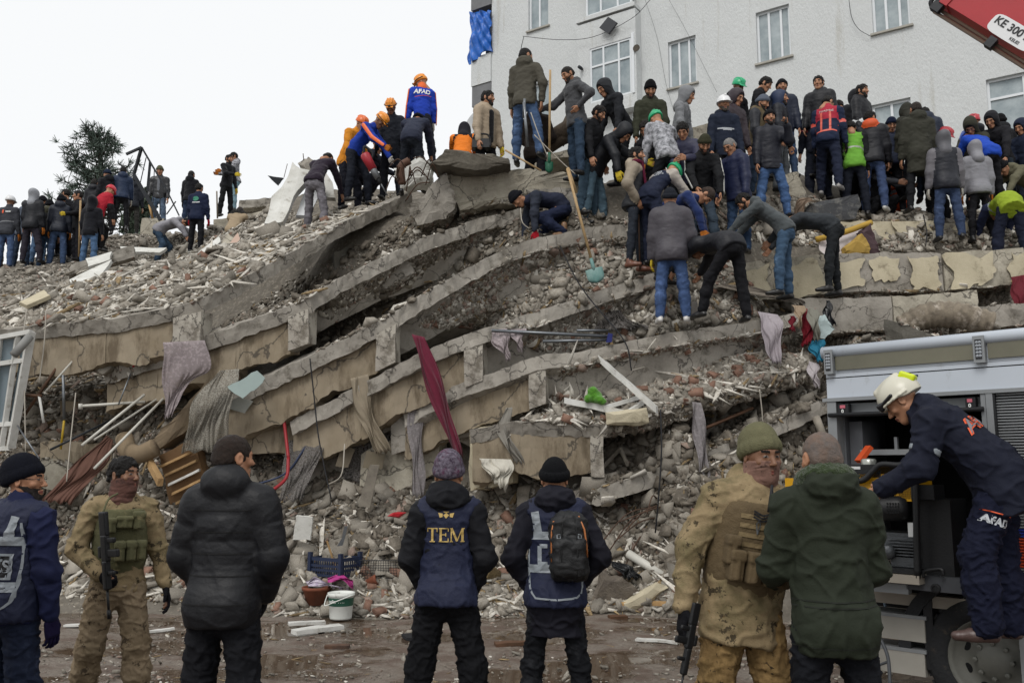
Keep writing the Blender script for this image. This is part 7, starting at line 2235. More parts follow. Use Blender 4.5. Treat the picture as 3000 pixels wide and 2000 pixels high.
B.build('fuel_bowl', GMET, gen, smooth=True)
gbox('casing', 2690, 1462, 2790, 1690, -.1, .22, GBLK)
gbox('panel_sticker', 2660, 1530, 2678, 1572, .27, .275, mat('label_white', '#c7c9c9', .5))
gbox('base', 2580, 1664, 2690, 1678, -.1, .33, GBLK)
V, F = tube(smoothpath([gp(2462, 1408, .34), gp(2525, 1407, .34), gp(2556, 1382, .34), gp(2580, 1361, .34), (gp(2625, 1362, .34)), gp(2662, 1364, .34), gp(2680, 1392, .34), gp(2684, 1500, .34), gp(2688, 1692, .34)], 8), .021, 10)
obj('frame_tube', V, F, GBLK, gen, smooth=True)
V, F = tube([gp(2462, 1408, .34), gp(2466, 1690, .34)], .021, 10)
obj('frame_tube', V, F, GBLK, gen, smooth=True)
tray = empty('slide_tray', gp(2580, 1700, .2))
tag(tray, 'aluminium slide-out tray carrying the generator', 'tray')
gbox('deck', 2450, 1677, 2692, 1702, -.6, .36, mat('truck_beige', '#8d867b'), tray)
gbox('rail', 2655, 1690, 2880, 1735, .2, .26, mat('rail_grey', '#3b3d41', .5, .1, 40), tray)
gbox('rail', 2440, 1702, 2660, 1730, .2, .26, TGREY, tray)
B = MB()
B.lathe(gp(2742, 1722, .262), TN, [(.03, 0), (.03, .012), (.018, .014), (.018, .006), (.001, .006)], 18)
B.build('rail_bolt', GBLK, tray)
V, F = tube(smoothpath([gp(2704, 1690, .3), gp(2708, 1674, .3), gp(2730, 1668, .3), gp(2758, 1667, .3), gp(2764, 1684, .3)], 6), .013, 8)
obj('pull_handle', V, F, GBLK, tray, smooth=True)
for k, (pix, r, c, lb) in enumerate((
  ([(2540, 1735, .2), (2545, 1780, .2), (2570, 1850, .22), (2600, 1920, .25), (2608, 2010, .3)], .012, '#3d4044', 'grey cable hanging from the generator tray to the street'),
  ([(2532, 1735, .2), (2540, 1775, .2), (2530, 1815, .2), (2535, 1850, .2)], .009, '#27324a', 'blue cable under the generator tray'),
  ([(2588, 1750, -.3), (2596, 1780, -.3), (2618, 1795, -.3), (2640, 1798, -.3)], .009, '#8ba0b0', 'pale blue cable behind the upper truck step'),
  ([(2524, 1945, .2), (2560, 1950, .2), (2600, 1938, .2)], .009, '#3d4044', 'loop of cable under the lower truck step'))):
 V, F = tube(smoothpath([gp(*q) for q in pix], 8), r, 7)
 tag(obj('cable', V, F, mat('cable_' + c[1:], c, .5), smooth=True), lb, 'cable')
so = gbox('power_strip', 2530, 1815, 2556, 1878, .22, .28, mat('socket_white', '#b5b8ba', .5))
so.parent = None
so.location = np.array(gen.location)
tag(so, 'white power socket strip hanging by the truck steps', 'socket')
# red crane boom at the top right
crane = empty('crane_boom', P(3000, 120, 8))
tag(crane, 'red telescopic crane boom with white number plate at the top right corner', 'crane')
CR = mat('crane_red', '#a81822', .35, .05, 20, var=.12, spec=.5)
ca, cb = P(2832, -40, 8.0), P(3330, 254, 7.2)
ce = (cb - ca) / np.linalg.norm(cb - ca)
cb = cb + ce * 5.5
cs = np.cross(ce, [0, 0, 1.0])
cs = cs / np.linalg.norm(cs)
if cs[1] > 0:
 cs = -cs
cu_ = np.cross(cs, ce)
cu_ = cu_ if cu_[2] > 0 else -cu_
def cbox(nm, p, q, w, h, m, off=0.0, up=0.0):
 B = MB()
 a, b = np.asarray(p) + cu_ * up + cs * off, np.asarray(q) + cu_ * up + cs * off
 z = [(-1, -1), (1, -1), (1, 1), (-1, 1)]
 B.hexa([a + cs * w / 2 * i + cu_ * h / 2 * j for i, j in z], [b + cs * w / 2 * i + cu_ * h / 2 * j for i, j in z])
 return B.build(nm, m, crane)
cbox('outer_section', ca, cb, .36, .52, CR)
cbox('inner_section', ca - ce * 1.6, ca + ce * .1, .24, .26, mat('crane_dark', '#24262a', .5, .2, 30, var=.2), 0, .0)
cbox('end_collar', ca - ce * .02, ca + ce * .06, .385, .545, CR)
for k, up in enumerate((-.31, -.345)):
 V, F = tube([ca + cu_ * up + cs * .12 - ce * .02, cb + cu_ * up + cs * .12], .016, 8)
 obj('hydraulic_pipe', V, F, mat('pipe_bronze', '#6b5a4e', .4, metal=.5), crane, smooth=True)
cbox('pipe_clamp', ca + ce * .55, ca + ce * .62, .08, .09, mat('crane_dark', '#24262a'), .14, -.325)
cbox('pipe_clamp', ca - ce * .06, ca + ce * .03, .08, .1, mat('crane_dark', '#24262a'), .14, -.3)
V, F = tube(smoothpath([ca - ce * .12 + cu_ * -.2 + cs * .1, ca - ce * .1 + cu_ * -.3 + cs * .12, ca + ce * .02 + cu_ * -.34 + cs * .12]), .02, 7)
obj('hose', V, F, BLACKM, crane, smooth=True)
oc = P(2968, 100, 7.6)
t_ = (oc - ca) @ ce
pc_ = ca + ce * t_ + cs * .182
upo = (oc - pc_) @ cu_
pc_ = pc_ + cu_ * upo
B = MB()
q = []
for i in range(24):
 a = 2 * math.pi * i / 24
 x, y = math.copysign(abs(math.cos(a)) ** .35, math.cos(a)) * .22, math.copysign(abs(math.sin(a)) ** .5, math.sin(a)) * .085
 q.append(pc_ + ce * x + cu_ * y)
q = np.array(q)
B.hexa(q, q + cs * .006)
B.build('number_plate', mat('plate_white', '#d9dadb', .4), crane)
for txt, sz, dy, dx, bold in (('KE 300 L7', .092, .022, .0, .002), ('KELES', .036, -.05, .06, .0008)):
 V, F = text2(txt, sz, bold)
 W = [pc_ + ce * (x + dx) + cu_ * (y + dy) + cs * .01 for x, y in V]
 obj('lettering', W, F, mat('print_dark', '#17181c', .5), crane)
cbox('white_mark', ca + ce * .12 + cu_ * .1, ca + ce * .15 + cu_ * .1, .004, .2, mat('plate_white', '#d9dadb'), .182, 0)
# ------------------------------------------------------------------ the people
SKINS = ['#a87a5e', '#7d5a45', '#6e4c38']
def cloth_mat(kind, c):
 key = f'{kind}_{c}'
 if key in _M:
  return _M[key]
 if kind == 'puffer':
  return mat(key, c, 0.55, 0.2, 60, crease=.13, cscale=9, var=.18, vscale=6, spec=.3)
 if kind == 'leather':
  return mat(key, c, 0.38, 0.25, 60, spec=.5)
 if kind == 'denim':
  c = '#' + ''.join('%02x' % int(v) for v in (lambda r: [r[i] * .66 + sum(r) / 3 * .34 for i in range(3)])([int(c[1 + 2 * i:3 + 2 * i], 16) for i in range(3)]))
  return mat(key, c, 0.85, 0.3, 160, crease=.35, cscale=8, var=.3, vscale=5, dirt=tuple(min(1, x * 1.7 + .02) for x in srgb(c)), dscale=4, damt=.25, spec=.2)
 if kind == 'fleece':
  return mat(key, c, 0.95, 0.3, 220, crease=.25, cscale=7, var=.12, vscale=9, sheen=.15, spec=.15)
 if kind == 'cloth':
  return mat(key, c, 0.85, 0.25, 120, crease=.35, cscale=7, var=.2, vscale=5, spec=.2)
 if kind == 'knit':
  if c == '#2f2331':
   return mat(key, c, 0.95, 0.7, 190, col2='#77707c', vscale=45, dirt='#5a2140', dscale=12, damt=.3, spec=.15)
  return mat(key, c, 0.95, 0.7, 190, var=.2, vscale=30, spec=.15)
 if kind == 'hair':
  if c == '#686563':
   return mat(key, c, 0.7, 0.9, 260, col2='#7c675a', vscale=13, spec=.2)
  return mat(key, c, 0.6, 0.9, 260, var=.4, vscale=40, spec=.3)
 if kind == 'shell':
  return mat(key, c, 0.33, 0.08, 20, var=.1, dirt=tuple(x * .5 for x in srgb(c)), dscale=9, damt=.05, spec=.5)
 if kind == 'rescue':
  return mat(key, c, 0.7, 0.25, 80, var=.15)
 if kind == 'pattern':
  return mat(key, c, 0.9, 0.2, 60, col2='#b9bac0', vscale=16)
 if kind[:4] == 'camo':
  c1, c2, c3, c4 = dict(camo=('#7f6f54', '#665d43', '#40382a', '#907f62'), camo2=('#786a55', '#655743', '#443a2e', '#8a7a64'), camo3=('#6b5538', '#57462a', '#2f261b', '#92784f'))[kind]
  m = mat(key, c1, .88, .3, 130, crease=.4, cscale=6, col2=c4, vscale=3, dirt=c2, dscale=5, damt=.5, spec=.2)
  t = m.node_tree
  b = t.nodes['Principled BSDF']
  tc = _n(t, 'ShaderNodeTexCoord')
  n = _n(t, 'ShaderNodeTexNoise')
  n.inputs['Scale'].default_value, n.inputs['Detail'].default_value, n.inputs['Roughness'].default_value = 11, 6, .75
  t.links.new(tc.outputs['Object'], n.inputs['Vector'])
  r = _n(t, 'ShaderNodeMapRange')
  r.inputs[1].default_value, r.inputs[2].default_value = .58, .6
  t.links.new(n.outputs[0], r.inputs[0])
  x = _n(t, 'ShaderNodeMixRGB')
  x.inputs[2].default_value = (*srgb(c3), 1)
  t.links.new(r.outputs[0], x.inputs[0])
  t.links.new(b.inputs['Base Color'].links[0].from_socket, x.inputs[1])
  t.links.new(x.outputs[0], b.inputs['Base Color'])
  return m
 if kind == 'print':
  return mat(key, c, 0.9, 0.2, 120, crease=.4, cscale=12, col2=tuple(min(1, v * 1.5) for v in srgb(c)), vscale=24, dirt='#241a1a', dscale=30, damt=.2)
 if kind == 'skin':
  return mat(key, c, 0.5, 0.15, 120, var=.12, vscale=14, spec=.35)
 if kind == 'tape':
  return mat(key, c, 0.4, 0.1, 90, spec=.5)
 return mat(key, c, 0.82, 0.2, 110, crease=.35, cscale=6, var=.18, vscale=5, spec=.25)
def person_mesh(nm, parent, J, M, V, Q, mats, mi=None):
 """person space -> child of the person (whose origin is J's ground point)"""
 W = V @ M.T
 me = mesh_from(nm, W, Q, mats, mi, True)
 return link(nm, me, parent)
def build_person(d, fg):
 J, M, top, lg = d['J'], d['M'], d['top'], d['legs']
 q = J['q']
 seed = (hash(d['label']) if False else sum(map(ord, d['label']))) % 97 * .37
 far = d['s'] < 150
 hb = .05 if not fg else .03
 hh = .0055 if fg else (.0085 if not far else .011)
 hg = .009 if fg else (.02 if not far else .024)
 hhand = .0042 if fg else .0075
 # body: one skin, joined under the clothes
 s = SDF(.03)
 w = J['bulk']
 s.c(J['chest'] + J['u'] * .06, J['waist'], .125 * w * q, .115 * w * q, fl=J['f'], fk=1.4)
 s.c(J['waist'], J['pel'], .118 * w * q, .12 * w * q, fl=J['f'], fk=1.35)
 s.c(J['chest'] + J['u'] * .12 * q + J['side'] * .1 * q, J['chest'] + J['u'] * .12 * q - J['side'] * .1 * q, .055, .055)
 s.c(J['neck'] - J['u'] * .05, J['neck'] + (J['hc'] - J['neck']) * .5, .05, .05)
 for sh, el, wr in J['arms']:
  s.c(sh, el, .048, .036)
  s.c(el, wr, .036, .026)
 for i, (hp_, kn, an, a) in enumerate(J['legs']):
  s.c(hp_, kn, .072, .05)
  s.c(kn, an, .048, .036)
  dd, uu = foot_M(a, an, kn)
  s.c(an - uu * .04, an - uu * .05 + dd * .1, .03, .026)
 V, Q, _ = s.mesh(hb if not fg else .025)
 Vs, Qs, I = [V], [Q], [np.zeros(len(Q), int)]
 n = len(V)
 hV, hQ = head_parts('head', hh)
 C = hV[hQ].mean(1)
 hi = np.zeros(len(hQ), int)
 br = (np.abs(np.abs(C[:, 0]) - .032) < .019) & (np.abs(C[:, 2] - .031) < .0062) & (C[:, 1] < -.066)
 ey = ((np.abs(C[:, 0]) - .031) / .0135) ** 2 + ((C[:, 2] - .007) / .0058) ** 2 < 1
 ey &= C[:, 1] < -.07
 ir = ((np.abs(C[:, 0]) - .029) / .006) ** 2 + ((C[:, 2] - .007) / .0058) ** 2 < 1
 lp = (np.abs(C[:, 0]) < .021) & (np.abs(C[:, 2] + .067) < .008) & (C[:, 1] < -.083)
 hi[br], hi[ey], hi[ey & ir], hi[lp] = 1, 2, 1, 3
 if not fg:
  hi[ey] = 1
 hs = q * 1.03
 Vs.append(J['hc'] + (hV * hs) @ J['Rh'].T)
 Qs.append(hQ + n)
 I.append(hi)
 n += len(hV)
 glv = []
 for i, (sh, el, wr) in enumerate(J['arms']):
  z = (el - wr) / np.linalg.norm(el - wr)
  inward = np.array([1.0 if i == 0 else -1.0, 0, 0])
  if abs(z @ inward) > .85:
   inward = np.array([0, 0, 1.0])
  x = inward - z * (z @ inward)
  x /= np.linalg.norm(x)
  y = np.cross(z, x) if i == 0 else -np.cross(z, x)
  kind = 'grip' if d['grip'][i] else 'relax'
  V0, Q0 = hand_part(kind, hhand)
  HM = np.stack([x, y, z], 1)
  base = wr - z * .015
  gl = d['hands'][i] != 'bare'
  Vs.append(base + (V0 * q * (.9 if gl else 1)) @ HM.T)
  Q1 = Q0 if np.linalg.det(HM) > 0 else Q0[:, ::-1]
  Qs.append(Q1 + n)
  I.append(np.zeros(len(Q0), int))
  n += len(V0)
  if gl:
   glv.append((base + (V0 * q * 1.13 + np.array([0, 0, .004])) @ HM.T, Q1, d['hands'][i]))
 sk = SKINS[d['skin']]
 mats = [cloth_mat('skin', sk), cloth_mat('hair', '#120e0c'), cloth_mat('skin', '#6f6864'), cloth_mat('skin', '#7c473f')]
 W = np.concatenate(Vs) @ M.T
 me = mesh_from('person', W, np.concatenate(Qs), mats, np.concatenate(I), True)
 o = link('person', me)
 o.location = d['at']
 tag(o, d['label'], 'person')
 d['obj'] = o
 def child(nm, V, Q, m, mi=None):
  return person_mesh(nm, o, J, M, V, Q, m, mi)
 for V, Q, c in glv:
  child('glove', V, Q, cloth_mat('knit', c))
 # trousers and shoes
 fold = .009 if fg else .012
 V, Q, mi = trousers_sdf(J, lg.get('bag', .006)).mesh(hg, fold, 11, seed)
 d['trV'] = (V, Q)
 lc = lg.get('c', BLK)
 if not fg:
  k_ = sum(map(ord, d['label']))
  lc = '#' + ''.join('%02x' % min(255, int(int(lc[1 + 2 * i:3 + 2 * i], 16) * (.78 + (k_ * (3 + i) % 17) / 17 * .12 + (k_ % 11) / 11 * .38))) for i in range(3))
 child('trousers', V, Q, cloth_mat(lg.get('kind', 'denim'), lc))
 for i in (0, 1):
  V, Q, mi = shoe_sdf(J, i, boot=d['shoes'] in ('#7d6a4e', '#7a5d43')).mesh(hg * .8)
  child('shoe', V, Q, cloth_mat('leather', d['shoes']))
 # upper garment
 kind, c = top.get('kind', 'coat'), top.get('c', BLK)
 th = dict(puffer=.03, coat=.02, fleece=.014, leather=.016).get(kind, .018)
 th = top.get('thick', th + (.012 if top.get('big') else 0))
 base = 'coat' if kind in ('hivis', 'hivis2') else kind
 mk = 'puffer' if kind == 'puffer' else ('camo' if kind == 'camo' else ('fleece' if kind == 'fleece' else ('leather' if kind == 'leather' else ('pattern' if kind == 'pattern' else 'coat'))))
 mats = [cloth_mat(mk, c)]
 def mid(cc, k2=None):
  m = cloth_mat(k2 or mk, cc)
  if m not in mats:
   mats.append(m)
  return mats.index(m)
 mis = (0, mid(top['sl']) if top.get('sl') else 0, mid(top.get('up', c)))
 hd = top.get('hood')
 hb_, hup, mh = False, None, None
 if hd:
  nm = hd.split(':')
  hc = nm[1] if len(nm) > 1 else top.get('up', c)
  hb_ = True
  mh = mid(hc)
  if nm[0] == 'up':
   hup = hc
   hb_ = False
 bands = []
 if top.get('band'):
  bc, t0, t1 = top['band']
  bands.append((t0, t1, mid(bc, 'tape')))
 if top.get('fire'):
  ft = mid('#d05548', 'tape')
  bands += [(-1, .42, mis[2]), (.86, 1.2, ft)]
 sb = []
 if top.get('sband'):
  bc, t0, t1 = top['sband']
  sb.append((t0, t1, mid(bc, 'tape')))
 if top.get('sleevetop'):
  sb.append((-1, .72, mid(top['sleevetop'])))
 qd = None
 if kind == 'puffer':
  qd = (.062 if not fg else .088, .009 if not fg else .011)
  if top.get('big'):
   qd = (.1, .008) if not fg else (.125, .016)
 S = jacket_sdf(J, th, top.get('hem', .1), hoodback=hb_, q=qd, mis=mis, bands=bands or None, sbands=sb or None, mh=mh,
    flare=.02 if top.get('hem', 0) > .25 else 0)
 for p in S.p:
  if kind == 'puffer' and p['t'] == 'c' and p['q']:
   pass
 V, Q, mi = S.mesh(hg, (.003 if fg else .005) if kind == 'puffer' else (.01 if not fg else .009), 10 if not fg else 6, seed + 2)
 d['jkV'] = (V, Q)
 nmj = {'puffer': 'puffer_jacket', 'fleece': 'sweatshirt', 'hivis': 'safety_jacket', 'hivis2': 'safety_jacket'}.get(kind, 'jacket')
 child(nmj, V, Q, mats, mi)
 if top.get('open'):
  s2 = SDF(.02)
  s2.c(J['chest'] + J['u'] * .1 * q + J['f'] * (.085 + th), J['pel'] + J['f'] * (.085 + th), .052, .05, fl=J['f'], fk=2.0)
  V, Q, mi = s2.mesh(hg)
  child('shirt', V, Q, cloth_mat('fleece', top['open']))
 if d['J'].get('x'):
  pass
 # stripes, tape, scarf
 if top.get('stripe') or top.get('tape'):
  cc = top.get('stripe') or top.get('tape')
  for i, (sh, el, wr) in enumerate(J['arms']):
   sg = 1 if i == 0 else -1
   out = J['side'] * sg
   s2 = SDF(.012)
   ra = .066 * q + th
   rb = .053 * q + th
   rc_ = .04 * q + th
   n1 = out - (el - sh) * (out @ (el - sh)) / ((el - sh) @ (el - sh))
   n1 /= np.linalg.norm(n1)
   ww = .02 if top.get('stripe') else .034
   s2.c(sh + n1 * (ra - .004), el + n1 * (rb - .004), ww, ww, fl=n1, fk=ww / .011)
   n2 = out - (wr - el) * (out @ (wr - el)) / ((wr - el) @ (wr - el))
   n2 /= np.linalg.norm(n2) + 1e-9
   s2.c(el + n2 * (rb - .004), wr + n2 * (rc_ - .004), ww, ww * .9, fl=n2, fk=ww / .011)
   V, Q, mi = s2.mesh(.009)
   child('sleeve_stripe', V, Q, cloth_mat('tape', cc))
 if top.get('collar'):
  s2 = SDF(.02).c(J['neck'] + J['u'] * .01 - J['f'] * .01, J['neck'] + J['u'] * .065, .088, .078)
  V, Q, mi = s2.mesh(.014)
  child('collar', V, Q, cloth_mat('rescue', top['collar']))
 if top.get('fur'):
  s2 = SDF(.03)
  for a in np.linspace(-2.4, 2.4, 9):
   s2.e(J['neck'] - J['f'] * .09 * math.cos(a) + J['side'] * .14 * math.sin(a) + J['u'] * .03, (.06, .06, .06))
  V, Q, mi = s2.mesh(.016)
  V = V + vnormals(V, Q) * (.018 * rough_noise(V, 55, 1, 2))[:, None]
  child('fur_collar', V, Q, cloth_mat('hair', '#2a2826'))
 if d.get('scarf'):
  pass
 # head gear
 hm = dict(hair='hair', shorthair='hair', balding='hair', beard='hair', beanie='knit', longbeanie='knit', cap='coat', helmet='shell', hardhat='shell',
   rescuehelmet='shell', glasses='shell', goggles='shell', headlamp='shell', gaiter='print')
 nice = dict(shorthair='hair', balding='hair', longbeanie='beanie', hardhat='hard_hat', rescuehelmet='helmet', gaiter='face_scarf', goggles='goggles')
 for g in d['head']:
  k2, cc = g.split(':')
  hV, hQ = head_parts(k2, hh if k2 not in ('glasses',) else min(hh, .004))
  if not len(hQ):
   continue
  child(nice.get(k2, k2), J['hc'] + (hV * hs) @ J['Rh'].T, hQ, cloth_mat(hm[k2], cc))
 if hup:
  hV, hQ = head_parts('hood', hh * 1.4)
  child('hood', J['hc'] + (hV * hs * 1.02) @ J['Rh'].T, hQ, cloth_mat(mk, hup))
  if not d['head']:
   hV, hQ = head_parts('shorthair', hh * 1.3)
   child('hair', J['hc'] + (hV * hs) @ J['Rh'].T, hQ, cloth_mat('hair', HAIR))
 return o
def pbvh(V, Q):
 return BVHTree.FromPolygons(V.tolist(), Q.tolist())
def project(d, which, pts, faces, o, ax, ay, dirn, nm, m, off=.004, thick=.0):
 """lays a flat shape (pts in metres) onto a garment: o + x*ax + y*ay, cast along dirn (person space)"""
 V, Q = d[which]
 bv = pbvh(V, Q)
 dirn = np.asarray(dirn) / np.linalg.norm(dirn)
 W = []
 for x, y in pts:
  p = o + x * ax + y * ay
  h = bv.ray_cast(Vector(p - dirn * .6), Vector(dirn), 1.2)
  W.append(np.array(h[0]) - dirn * off if h[0] is not None else p)
 me = mesh_from(nm, np.array(W) @ d['M'].T, faces, m)
 return link(nm, me, d['obj'])
def ribbon(pts, w, n=24):
 """flat strip along a 2-D polyline, finely divided"""
 p = np.asarray(pts, float)
 seg = np.linalg.norm(np.diff(p, axis=0), axis=1)
 t = np.concatenate([[0], np.cumsum(seg)])
 u = np.linspace(0, t[-1], n)
 x = np.stack([np.interp(u, t, p[:, 0]), np.interp(u, t, p[:, 1])], 1)
 dx = np.gradient(x, axis=0)
 nn = np.stack([-dx[:, 1], dx[:, 0]], 1) / (np.linalg.norm(dx, axis=1, keepdims=True) + 1e-9)
 V, F = [], []
 k = 4
 for i in range(n):
  for j in range(k + 1):
   V.append(x[i] + nn[i] * w * (j / k - .5))
 for i in range(n - 1):
  for j in range(k):
   a = i * (k + 1) + j
   F.append([a, a + 1, a + k + 2, a + k + 1])
 return V, F
def grid2(x0, x1, y0, y1, n=10, m=10):
 V = [(x0 + (x1 - x0) * i / n, y0 + (y1 - y0) * j / m) for i in range(n + 1) for j in range(m + 1)]
 F = [[i * (m + 1) + j, (i + 1) * (m + 1) + j, (i + 1) * (m + 1) + j + 1, i * (m + 1) + j + 1] for i in range(n) for j in range(m)]
 return V, F
def letters(strokes):
 V, F = [], []
 for q in strokes:
  F.append(list(range(len(V), len(V) + len(q))))
  V += list(q)
 return V, F
def quadline(a, b, w):
 a, b = np.array(a, float), np.array(b, float)
 n = np.array([-(b - a)[1], (b - a)[0]])
 n /= np.linalg.norm(n)
 return [tuple(a + n * w / 2), tuple(a - n * w / 2), tuple(b - n * w / 2), tuple(b + n * w / 2)]
FGSET = (F1, F1B, F2, F3, F4, F5, F6, F7, F8)
for d in PEOPLE:
 build_person(d, any(d is f for f in FGSET))
# ------------------------------------------------------------------ lettering, vests, packs and weapons
GOLD = mat('gold_thread', '#b59a5a', .6, .3, 120)
REFL = mat('reflex_silver', '#8e959b', .45, .15, 120, var=.15)
NAVYV = mat('vest_navy', '#161d38', .75, .3, 90, var=.2)
WHITEP_ = mat('print_white', '#e3e5e1', .5)
def vest(d, m, hem, th, h=.011, key='vsV', nm='vest'):
 J = d['J']
 S = jacket_sdf(J, th, hem, hoodback=False, collar=False, sleeves=False)
 for i, (sh, el, wr) in enumerate(J['arms']):
  S.c(sh + (el - sh) * .12, sh + (el - sh) * .8, .085, .075, op=1, k=.02)
 V, Q, _ = S.mesh(h, .007, 9, 3)
 d[key] = (V, Q)
 person_mesh(nm, d['obj'], J, d['M'], V, Q, m)
def back(d, dx=0.0, dy=0.0):
 J = d['J']
 return J['chest'] + J['u'] * dy + J['side'] * dx, -J['side'], J['u'], J['f']      # origin, right as seen from behind, up, cast direction
def strips(d, which, lines, w, m, nm, front=False):
 o, ax, ay, dr = back(d)
 if front:
  ax, dr = -ax, -dr
 for ln in lines:
  V, F = ribbon(ln, w, 26)
  project(d, which, V, F, o, ax, ay, dr, nm, m, .005)
def serif(txt, h):
 """slab serif capitals T, E, M"""
 S, x = [], 0
 t, b, e = .17 * h, .07 * h, .1 * h
 for c in txt:
  if c == 'T':
   w = .78 * h
   S += [quadline((x, h - b / 2), (x + w, h - b / 2), b), quadline((x + w / 2, 0), (x + w / 2, h - b), t), quadline((x + w * .24, b / 2), (x + w * .76, b / 2), b),
    quadline((x + b / 2, h - b), (x + b / 2, h * .72), b), quadline((x + w - b / 2, h - b), (x + w - b / 2, h * .72), b)]
  elif c == 'E':
   w = .72 * h
   S += [quadline((x + t * .8, b), (x + t * .8, h - b), t), quadline((x, h - b / 2), (x + w, h - b / 2), b), quadline((x, b / 2), (x + w, b / 2), b), quadline((x + t, h * .52), (x + w * .7, h * .52), b),
    quadline((x + w - b / 2, h - b), (x + w - b / 2, h * .74), b), quadline((x + w - b / 2, b), (x + w - b / 2, h * .27), b), quadline((x + w * .7, h * .4), (x + w * .7, h * .64), b)]
  else:
   w = 1.0 * h
   S += [quadline((x + t * .5, b), (x + t * .5, h - b), b * 1.2), quadline((x + w - t * .7, b), (x + w - t * .7, h - b), t), quadline((x + t * .6, h), (x + w / 2, h * .06), t * .9),
    quadline((x + w / 2, h * .06), (x + w - t * .7, h), b * 1.1), quadline((x - t * .1, b / 2), (x + t * 1.2, b / 2), b), quadline((x + w - t * 1.5, b / 2), (x + w + t * .2, b / 2), b),
    quadline((x - t * .1, h - b / 2), (x + t * .8, h - b / 2), b), quadline((x + w - t * .9, h - b / 2), (x + w + t * .2, h - b / 2), b)]
  x += w + e
 return [[(p[0] - x / 2, p[1] - h / 2) for p in q] for q in S]
# gold lettered vest
vest(F4, NAVYV, .05, .034)
o, ax, ay, dr = back(F4, 0, .0)
for q in serif('TEM', .085):
 V, F = [], []
 a, b, c, e_ = [np.array(p) for p in q]
 for i in range(5):
  t = i / 4
  V += [tuple(a + (e_ - a) * t), tuple(b + (c - b) * t)]
 F = [[2 * i, 2 * i + 1, 2 * i + 3, 2 * i + 2] for i in range(4)]
 project(F4, 'vsV', V, F, o, ax, ay, dr, 'letter_stroke', GOLD, .006)
em = [[(0, .135), (.018, .12), (0, .1), (-.018, .12)], [(-.05, .135), (-.022, .13), (-.022, .11), (-.04, .105)], [(.05, .135), (.04, .105), (.022, .11), (.022, .13)], [(-.02, .142), (.02, .142), (.012, .136), (-.012, .136)]]
V, F = letters(em)
project(F4, 'vsV', V, F, o, ax, ay, dr, 'emblem', GOLD, .006)
strips(F4, 'vsV', [[(-.178, .135), (-.166, .09), (-.16, .04)], [(.178, .135), (.166, .09), (.16, .04)]], .012, mat('piping_gold', '#c3ad7c', .6), 'piping')
# police vests
for d in (F1, F5):
 vest(d, NAVYV, .07, .041)
strips(F5, 'vsV', [[(-.13, .155), (-.11, .03), (-.1, .0)], [(.13, .155), (.11, .03), (.1, .0)]], .05, REFL, 'reflective_strip')
strips(F5, 'vsV', [[(-.165, .005), (.165, .005)]], .05, REFL, 'reflective_strip')
strips(F5, 'vsV', [[(-.17, -.2), (.17, -.2)]], .05, REFL, 'reflective_strip')
strips(F5, 'vsV', [[(-.165, .1), (-.17, -.2), (-.16, -.33), (-.13, -.375), (.0, -.385), (.13, -.375), (.17, -.34), (.175, -.2)]], .012, REFL, 'vest_edging')
strips(F5, 'vsV', [[(-.1, -.06), (-.1, -.17), (-.05, -.17)], [(-.1, -.06), (-.05, -.06)]], .026, REFL, 'patch_frame')
strips(F1, 'vsV', [[(.125, .155), (.105, .05), (.1, .02)], [(-.14, .15), (-.13, .05)]], .05, REFL, 'reflective_strip')
strips(F1, 'vsV', [[(-.17, .015), (.17, .015)]], .05, REFL, 'reflective_strip')
strips(F1, 'vsV', [[(-.18, -.24), (.17, -.24)]], .055, REFL, 'reflective_strip')
strips(F1, 'vsV', [[(.165, .12), (.175, -.1), (.17, -.31), (.14, -.36), (.0, -.38), (-.16, -.385)]], .012, REFL, 'vest_edging')
o, ax, ay, dr = back(F1)
V, F = grid2(-.13, .135, -.2, -.055, 12, 6)
project(F1, 'vsV', V, F, o, ax, ay, dr, 'patch_border', REFL, .005)
V, F = grid2(-.115, .12, -.186, -.068, 12, 6)
project(F1, 'vsV', V, F, o, ax, ay, dr, 'patch', mat('patch_black', '#101114', .7), .008)
V, F = text2('POLİS', .095, .003, 1.0)
project(F1, 'vsV', [(x + .0, y - .128) for x, y in V], F, o, ax, ay, dr, 'lettering', REFL, .011)
# backpack
J = F5['J']
bc = J['chest'] - J['f'] * .2 + J['u'] * -.07 - J['side'] * .085
BM_ = np.stack([J['side'], J['f'], J['u']], 1)
bpk = empty('backpack', F5['at'] + F5['M'] @ (bc - J['u'] * .23))
tag(bpk, 'black backpack with orange zips worn over the police vest', 'backpack')
s_ = SDF(.03)
s_.b(bc, (.118, .075, .2), BM_, .06)
s_.b(bc - J['f'] * .07 - J['u'] * .05, (.1, .045, .12), BM_, .04, k=.02)
s_.e(bc + J['u'] * .17, (.1, .07, .06), BM_)
V, Q, _ = s_.mesh(.011, .008, 10, 4)
off_ = F5['at']
PK = mat('pack_black', '#131416', .6, .3, 90, var=.2)
W = V @ F5['M'].T + off_
obj('bag', W, Q, PK, bpk, smooth=True)
bvp = BVHTree.FromPolygons(V.tolist(), Q.tolist())
def onpack(line, r, m, nm):
 pts = []
 for x, y in line:
  p = bc - J['side'] * x + J['u'] * y - J['f'] * .5
  h = bvp.ray_cast(Vector(p), Vector(J['f']), 1)
  if h[0] is not None:
   pts.append(np.array(h[0]) - J['f'] * .002)
 V, F = tube(np.array(pts) @ F5['M'].T + off_, r, 6)
 obj(nm, V, F, m, bpk, smooth=True)
onpack([(-.095, .17), (-.108, .1), (-.11, .0), (-.108, -.08)], .006, mat('zip_orange', '#a8683a', .5), 'zip')
onpack([(.06, .2), (.095, .12), (.108, .02), (.112, -.05)], .006, mat('zip_orange', '#a8683a', .5), 'zip')
